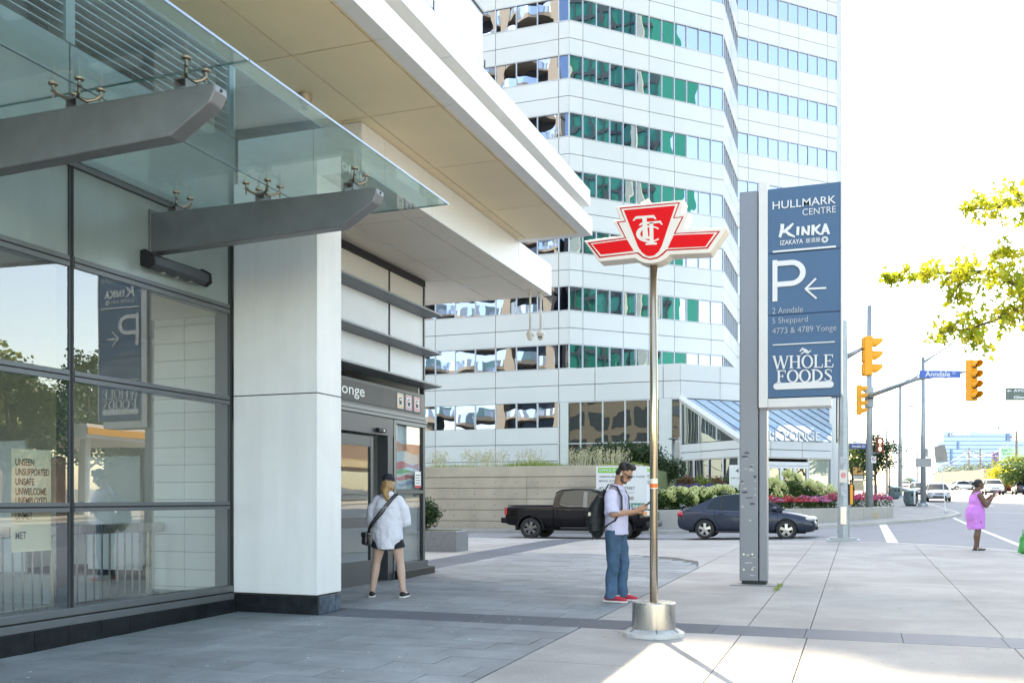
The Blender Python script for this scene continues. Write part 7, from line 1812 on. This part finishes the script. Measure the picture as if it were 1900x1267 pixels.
# -------- woman at the door, seen from behind
gw = gpt(720, 1107); R_W = TH+pi/2-rad(8); wom = thing('person', 'woman in loose white shirt and black cap standing with feet apart at the doors', 'person', (gw.x, gw.y, gz(gw.x, gw.y)), R_W)
wsh = M('white_shirt_cloth', (.72, .72, .80), .85, var=.04, scale=6, bump=1.0, bscale=8); blond = M('blond_hair', (.42, .25, .11), .55, var=.35, scale=30, stretch=(1, 1, .2), bump=.5, bscale=40); capm = M('navy_cap', (.012, .016, .026), .8, var=.2)
hc = V((.03, 0, 1.545)); hd2 = lambda x, y, z: hc+V((x, y, z))
body = [('e', hd2(0, 0, .02), (.094, .074, .102)), ('e', hd2(.03, 0, -.055), (.062, .055, .06)), ('t', [hd2(.085, 0, .015), hd2(.11, 0, -.025)], [.01, .015]), ('t', [hd2(-.01, 0, -.05), V((0, 0, 1.40)), V((-.01, 0, 1.36))], [.052, .054, .06]), ('t', [V((0, 0, 1.32)), V((0, 0, 1.1)), V((0, 0, .88))], [(.13, .07), (.11, .08), (.14, .10)])]
for s in (1, -1):
    body += [('e', hd2(-.008, s*.074, -.0), (.018, .009, .028))]
    hip = V((0, s*.085, .88)); kn = V((.015, s*.165, .47)); an = V((-.02, s*.215, .075))
    body += [('t', [hip, hip.lerp(kn, .5), kn, kn.lerp(an, .3), an], [.092, .082, .055, .058, .036]), ('t', [an, V((.03, s*.225, .045)), V((.12, s*.24, .03))], [.036, .036, .028])]
    sh = V((0, s*.165, 1.31)); el = V((.03, s*.235, 1.06)); wr_ = V((.26, s*.10, 1.12))
    body += [('t', [sh, el], [.046, .04]), ('t', [el, wr_], [.038, .026])]+hand(wr_, V((.6, -s*.35, .25)), V((0, -s, .3)), .92, .8, s)
blob('body', body, .0085, sk_l, wom, 2)
we = [('T', [V((.0, 0, 1.375)), V((-.005, 0, 1.32)), V((-.01, 0, 1.20)), V((-.015, 0, 1.0)), V((-.02, 0, .80)), V((-.02, 0, .655))], [(.10, .075), (.185, .105), (.195, .13), (.203, .145), (.21, .155), (.15, .15)])]
for s in (1, -1): we += [('t', [V((0, s*.14, 1.315)), V((.01, s*.21, 1.20)), V((.03, s*.245, 1.02))], [.075, .082, .078]), ('t', [V((.03, s*.245, 1.02)), V((.13, s*.19, 1.07))], [.07, .05])]
shirt = blob('shirt', we, .011, wsh, wom, 3)
cl = MB()
for i in range(16):
    a, b = 2*pi*i/16, 2*pi*(i+1)/16
    q = lambda a, r, z: (r*math.cos(a), r*math.sin(a), z-.012*math.cos(a))
    cl.grid_faces([[q(a, .066, 1.43), q(b, .066, 1.43), q(b, .105, 1.365), q(a, .105, 1.365)], [q(a, .074, 1.43), q(b, .074, 1.43), q(b, .113, 1.365), q(a, .113, 1.365)]])
cl.build('collar', wsh, wom, True)
MB().tube([(-.165, -.13, 1.22), (-.172, 0, 1.215), (-.165, .13, 1.22)], .004, 5).build('yoke_seam', wsh, shirt, True)
so_ = [('T', [V((0, 0, .86)), V((0, 0, .72))], [(.185, .13), (.20, .14)])]
for s in (1, -1): so_ += [('T', [V((0, s*.09, .80)), V((.0, s*.125, .655))], [.115, .118])]
blob('shorts', so_, .0105, M('black_shorts_cloth', (.012, .014, .022), .85, var=.2), wom, 2)
for s in (1, -1):
    q = blob('shoe', [('t', [V((-.06, s*.213, .045)), V((.04, s*.225, .04)), V((.15, s*.245, .028))], [(.038, .038), (.04, .034), (.03, .022)])], .008, M('black_canvas', (.012, .012, .014), .8), wom, 2)
    MB().prism([(-.10, s*.212-.035), (.04, s*.225-.04), (.17, s*.247-.025), (.17, s*.247+.025), (.04, s*.225+.04), (-.10, s*.212+.035)], fz, 0, .018).build('sole', m_sole, q, True, bevel=.005)
blob('hair', [('e', hd2(-.02, 0, .0), (.098, .082, .10)), ('t', [hd2(-.09, 0, .0), hd2(-.125, -.015, -.05), hd2(-.135, .01, -.12), hd2(-.12, -.01, -.21), hd2(-.105, .0, -.27)], [.045, .052, .05, .036, .012]), ('t', [hd2(-.08, .04, -.0), hd2(-.11, .055, -.09), hd2(-.10, .05, -.15)], [.03, .03, .01]), ('t', [hd2(-.06, -.055, .0), hd2(-.07, -.07, -.07), hd2(-.06, -.07, -.11)], [.026, .022, .008])], .008, blond, wom, 1)
cap_ = blob('cap', [('e', hd2(-.005, 0, .055), (.106, .090, .078)), ('t', [hd2(.08, 0, .045), hd2(.17, 0, .03)], [(.07, .012), (.05, .01)])], .008, capm, wom, 2)
bg_ = thing('shoulder_bag', 'small black shoulder bag hanging at the left hip of the woman in white', 'bag', wom.location, R_W)
MB().obox((-.06, .285, .79), (.22, .08, .17), Matrix.Rotation(.15, 3, 'Y')).build('bag_body', M('black_leather', (.012, .012, .013), .35, var=.2), bg_, True, bevel=.02); MB().obox((-.06, .29, .84), (.225, .09, .07), Matrix.Rotation(.15, 3, 'Y')).build('flap', M('black_leather', (.012, .012, .013)), bg_, True, bevel=.02)
for o in (0, .035): MB().tube([(-.10+o, .27, .86), (-.175+o*.3, .16+o, 1.0), (-.175, .02+o*1.3, 1.16), (-.125, -.10+o, 1.33), (-.03, -.145+o, 1.405), (.09, -.11, 1.33), (.16, 0, 1.15)], [(.011, .004)]*7, 6, ref=(0, 1, 0)).build('strap', M('black_leather', (.01, .01, .01)), bg_, True)
# -------- woman in pink at the kerb, profile
gp_ = gpt(1812, 1020); R_P = TH-rad(4); pk = thing('person', 'woman in sleeveless pink dress and sandals at the kerb raising a phone', 'person', (gp_.x, gp_.y, gz(gp_.x, gp_.y)), R_P)
hc = V((.055, 0, 1.515)); HR = Matrix.Rotation(rad(-6), 3, 'Y'); hd3 = lambda x, y, z: hc+HR @ V((x, y, z))
body = [('e', hd3(0, 0, .015), (.098, .076, .104), HR), ('e', hd3(.035, 0, -.06), (.066, .057, .06), HR), ('t', [hd3(.09, 0, .015), hd3(.112, 0, -.022), hd3(.10, 0, -.032)], [.010, .018, .014]), ('e', hd3(.098, 0, -.062), (.018, .026, .016), HR), ('e', hd3(.078, 0, -.095), (.024, .026, .018), HR),
        ('t', [hd3(-.015, 0, -.06), V((.0, 0, 1.37)), V((-.01, 0, 1.31))], [.062, .066, .085]), ('t', [V((0, 0, 1.30)), V((0, 0, 1.0)), V((-.02, 0, .8))], [(.17, .12), (.17, .14), (.19, .16)])]
for s, fx_ in ((1, .10), (-1, -.03)):
    body += [('e', hd3(-.01, s*.077, -.008), (.019, .01, .03), HR)]
    hip = V((-.02, s*.10, .80)); kn = V((fx_*.7+.01, s*.11, .45)); an = V((fx_-.04, s*.11, .075))
    body += [('t', [hip, hip.lerp(kn, .55), kn, kn.lerp(an, .32)+V((-.015, 0, 0)), kn.lerp(an, .7), an], [.115, .095, .068, .068, .045, .038]), ('t', [an+V((-.02, 0, -.02)), an+V((.08, s*.01, -.045)), an+V((.16, s*.015, -.053))], [(.035, .035), (.04, .026), (.036, .018)])]
sh, el, wr_ = V((-.0, -.19, 1.27)), V((.12, -.235, 1.02)), V((.285, -.17, 1.215))
body += [('t', [sh, sh.lerp(el, .5), el], [.068, .064, .05]), ('t', [el, el.lerp(wr_, .4), wr_], [.050, .046, .030])]+hand(wr_, V((.45, .05, .9)), V((.5, .8, .1)), .95, .5, -1)
sh, el, wr_ = V((-.0, .19, 1.27)), V((.11, .22, 1.02)), V((.26, .10, 1.16))
body += [('t', [sh, el], [.066, .05]), ('t', [el, wr_], [.048, .03])]+hand(wr_, V((.6, -.3, .5)), V((.2, -.8, .4)), .95, .6, 1)
blob('body', body, .009, sk_d, pk, 2)
pinkc = M('pink_dress_cloth', (.60, .22, .64), .85, var=.05, scale=6, bump=1.0, bscale=8)
blob('dress', [('T', [V((-.0, 0, 1.335)), V((-.005, 0, 1.27)), V((.0, 0, 1.15)), V((.0, 0, 1.03)), V((-.025, 0, .95)), V((-.035, 0, .82)), V((-.015, 0, .62)), V((-.005, 0, .49))], [(.12, .09), (.185, .135), (.205, .165), (.20, .165), (.21, .195), (.22, .215), (.205, .19), (.20, .185)]), ('t', [V((-.0, -.15, 1.29)), V((0, -.19, 1.26))], [.07, .062]), ('t', [V((-.0, .15, 1.29)), V((0, .19, 1.26))], [.07, .062])], .0115, pinkc, pk, 3)
blob('hair', [('e', hd3(-.018, 0, .045), (.100, .082, .085), HR), ('e', hd3(-.05, 0, -.0), (.06, .072, .07), HR), ('e', hd3(-.135, 0, .03), (.042, .042, .040), HR)], .008, hairb, pk, 1)
MB().ell(hd3(.085, -.034, .022), (.010, .013, .008), 8, 6).ell(hd3(.085, .034, .022), (.010, .013, .008), 8, 6).build('eye', eyew, pk, True, smooth=True); MB().obox(hd3(.103, 0, -.062), (.018, .04, .014), HR).build('lips', lipc, pk, True, bevel=.005)
for s, fx_ in ((1, .10), (-1, -.03)):
    an = V((fx_-.04, s*.11, 0)); q = MB().prism([(-.07, -.035), (.02, -.04), (.12, -.045), (.19, -.03), (.19, .03), (.12, .045), (.02, .04), (-.07, .035)], lambda u, v, h: (an.x+u, an.y+s*.01+v, h), 0, .022).build('sandal', M('black_sole', (.015, .013, .012), .7), pk, True, bevel=.005)
    for xx_ in (.035, .10): MB().tube([(an.x+xx_, an.y-.045, .02), (an.x+xx_+.015, an.y-.03, .06 if xx_ < .05 else .045), (an.x+xx_+.02, an.y+.03, .06 if xx_ < .05 else .045), (an.x+xx_, an.y+.05, .02)], [(.016, .005)]*4, 6, ref=(1, 0, 0)).build('strap', M('ivory_strap', (.70, .62, .48), .6), q, True)
ph2 = thing('phone', 'pink-cased phone held up by the woman in the pink dress', 'phone', pk.location, R_P); MB().obox((.375, -.145, 1.315), (.15, .07, .012), Matrix.Rotation(rad(-38), 3, 'Y')).build('case', M('hot_pink_case', (.62, .06, .22), .5), ph2, True, bevel=.004); MB().obox((.368, -.145, 1.325), (.135, .06, .004), Matrix.Rotation(rad(-38), 3, 'Y')).build('screen', M('grey_screen', (.25, .28, .32)), ph2, True)
# -------- distant walker on the far pavement
gq = on_ground(1578, 62); wk = thing('person', 'distant walker in dark green top and black shorts by the poster frame', 'person', gq, -pi/2)
body = [('e', (0, 0, 1.66), (.09, .075, .11)), ('t', [V((0, 0, 1.55)), V((0, 0, 1.45))], [.05, .06]), ('t', [V((0, 0, 1.4)), V((0, 0, .9))], [(.15, .09), (.15, .1)])]
for s in (1, -1): body += [('t', [V((0, s*.09, .9)), V((s*.10, s*.1, .48)), V((s*.10-.06, s*.1, .08))], [.08, .055, .04]), ('t', [V((s*.10-.08, s*.1, .05)), V((s*.10+.1, s*.1, .03))], [.04, .03]), ('t', [V((0, s*.18, 1.4)), V((-.03, s*.23, 1.12)), V((.05, s*.24, .86))], [.05, .04, .03])]+hand(V((.05, s*.24, .86)), V((.1, 0, -1)), V((0, -s, 0)), .95, .5, s)
blob('body', body, .013, sk_d, wk, 1); blob('top', [('t', [V((0, 0, 1.45)), V((0, 0, 1.3)), V((0, 0, .92))], [(.13, .09), (.2, .125), (.175, .125)])], .015, M('dark_green_cloth', (.02, .06, .05), .85), wk, 2); blob('shorts', [('t', [V((0, 0, .93)), V((0, 0, .85))], [(.17, .12), (.18, .13)]), ('t', [V((0, .1, .85)), V((.07, .1, .56))], [.1, .095]), ('t', [V((0, -.1, .85)), V((-.07, -.1, .56))], [.1, .095])], .015, M('black_shorts_cloth', (.01, .01, .02)), wk, 2); blob('hair', [('e', (-.01, 0, 1.69), (.095, .08, .095))], .012, hairb, wk, 1)
# -------- green bag at the right edge
gb_ = gpt(1903, 1027); gbag = thing('shopping_bag', 'green shopping bag standing at the kerb, cut by the right edge', 'bag', gb_, TH)
m_gbag = M('green_bag_plastic', (.02, .26, .05), .35, var=.4, scale=9, bump=.7, bscale=14)
blob('bag_body', [('t', [V((0, 0, .02)), V((.01, 0, .2)), V((-.01, 0, .40))], [(.17, .10), (.15, .095), (.11, .06)], (1, 0, 0))], .012, m_gbag, gbag, 1)
for s in (1, -1): MB().tube([(-.06, s*.03, .40), (-.05, s*.02, .52), (.05, s*.02, .52), (.06, s*.03, .40)], .007, 6).build('handle', m_gbag, gbag, True)

# ------------------------------------------------------------------ litter, gum and weeds on the paving
rnd = random.Random(31)
gs = MB(); ws = MB()
for k in range(420):
    x, y = rnd.uniform(-7, -2.8), rnd.uniform(5, 15)
    if k > 250: x, y = rnd.uniform(-2.7, 3.5), rnd.uniform(6, 20)
    r = rnd.uniform(.006, .020); n = 7; b_ = ws if rnd.random() < .42 and k <= 250 else gs
    b_.poly([(x+r*math.cos(6.283*i/n)*rnd.uniform(.6, 1.1), y+r*math.sin(6.283*i/n)*rnd.uniform(.6, 1.1), gz(x, y)+.0045) for i in range(n)])
tag(gs.build('gum_spots', M('old_gum', (.12, .12, .12), .9, var=.2), fix=False), kind='stuff'); tag(ws.build('litter_specks', M('paper_speck', (.62, .62, .60), .9, var=.2), fix=False), kind='stuff')
wb = MB()
for k in range(90):
    x, y = -1.1+rnd.gauss(0, .02), rnd.choice((14.7, 14.55, 14.1))+rnd.gauss(0, .10); z = gz(x, y); h = rnd.uniform(.02, .07); a = rnd.uniform(0, 6.28)
    p = Vector((x, y, z)); q = Vector((math.cos(a)*.006, math.sin(a)*.006, 0)); wb.poly([p-q, p+q, p+Vector((rnd.gauss(0, .03), rnd.gauss(0, .03), h))])
tag(wb.build('joint_weeds', m_grass, fix=False), kind='stuff')
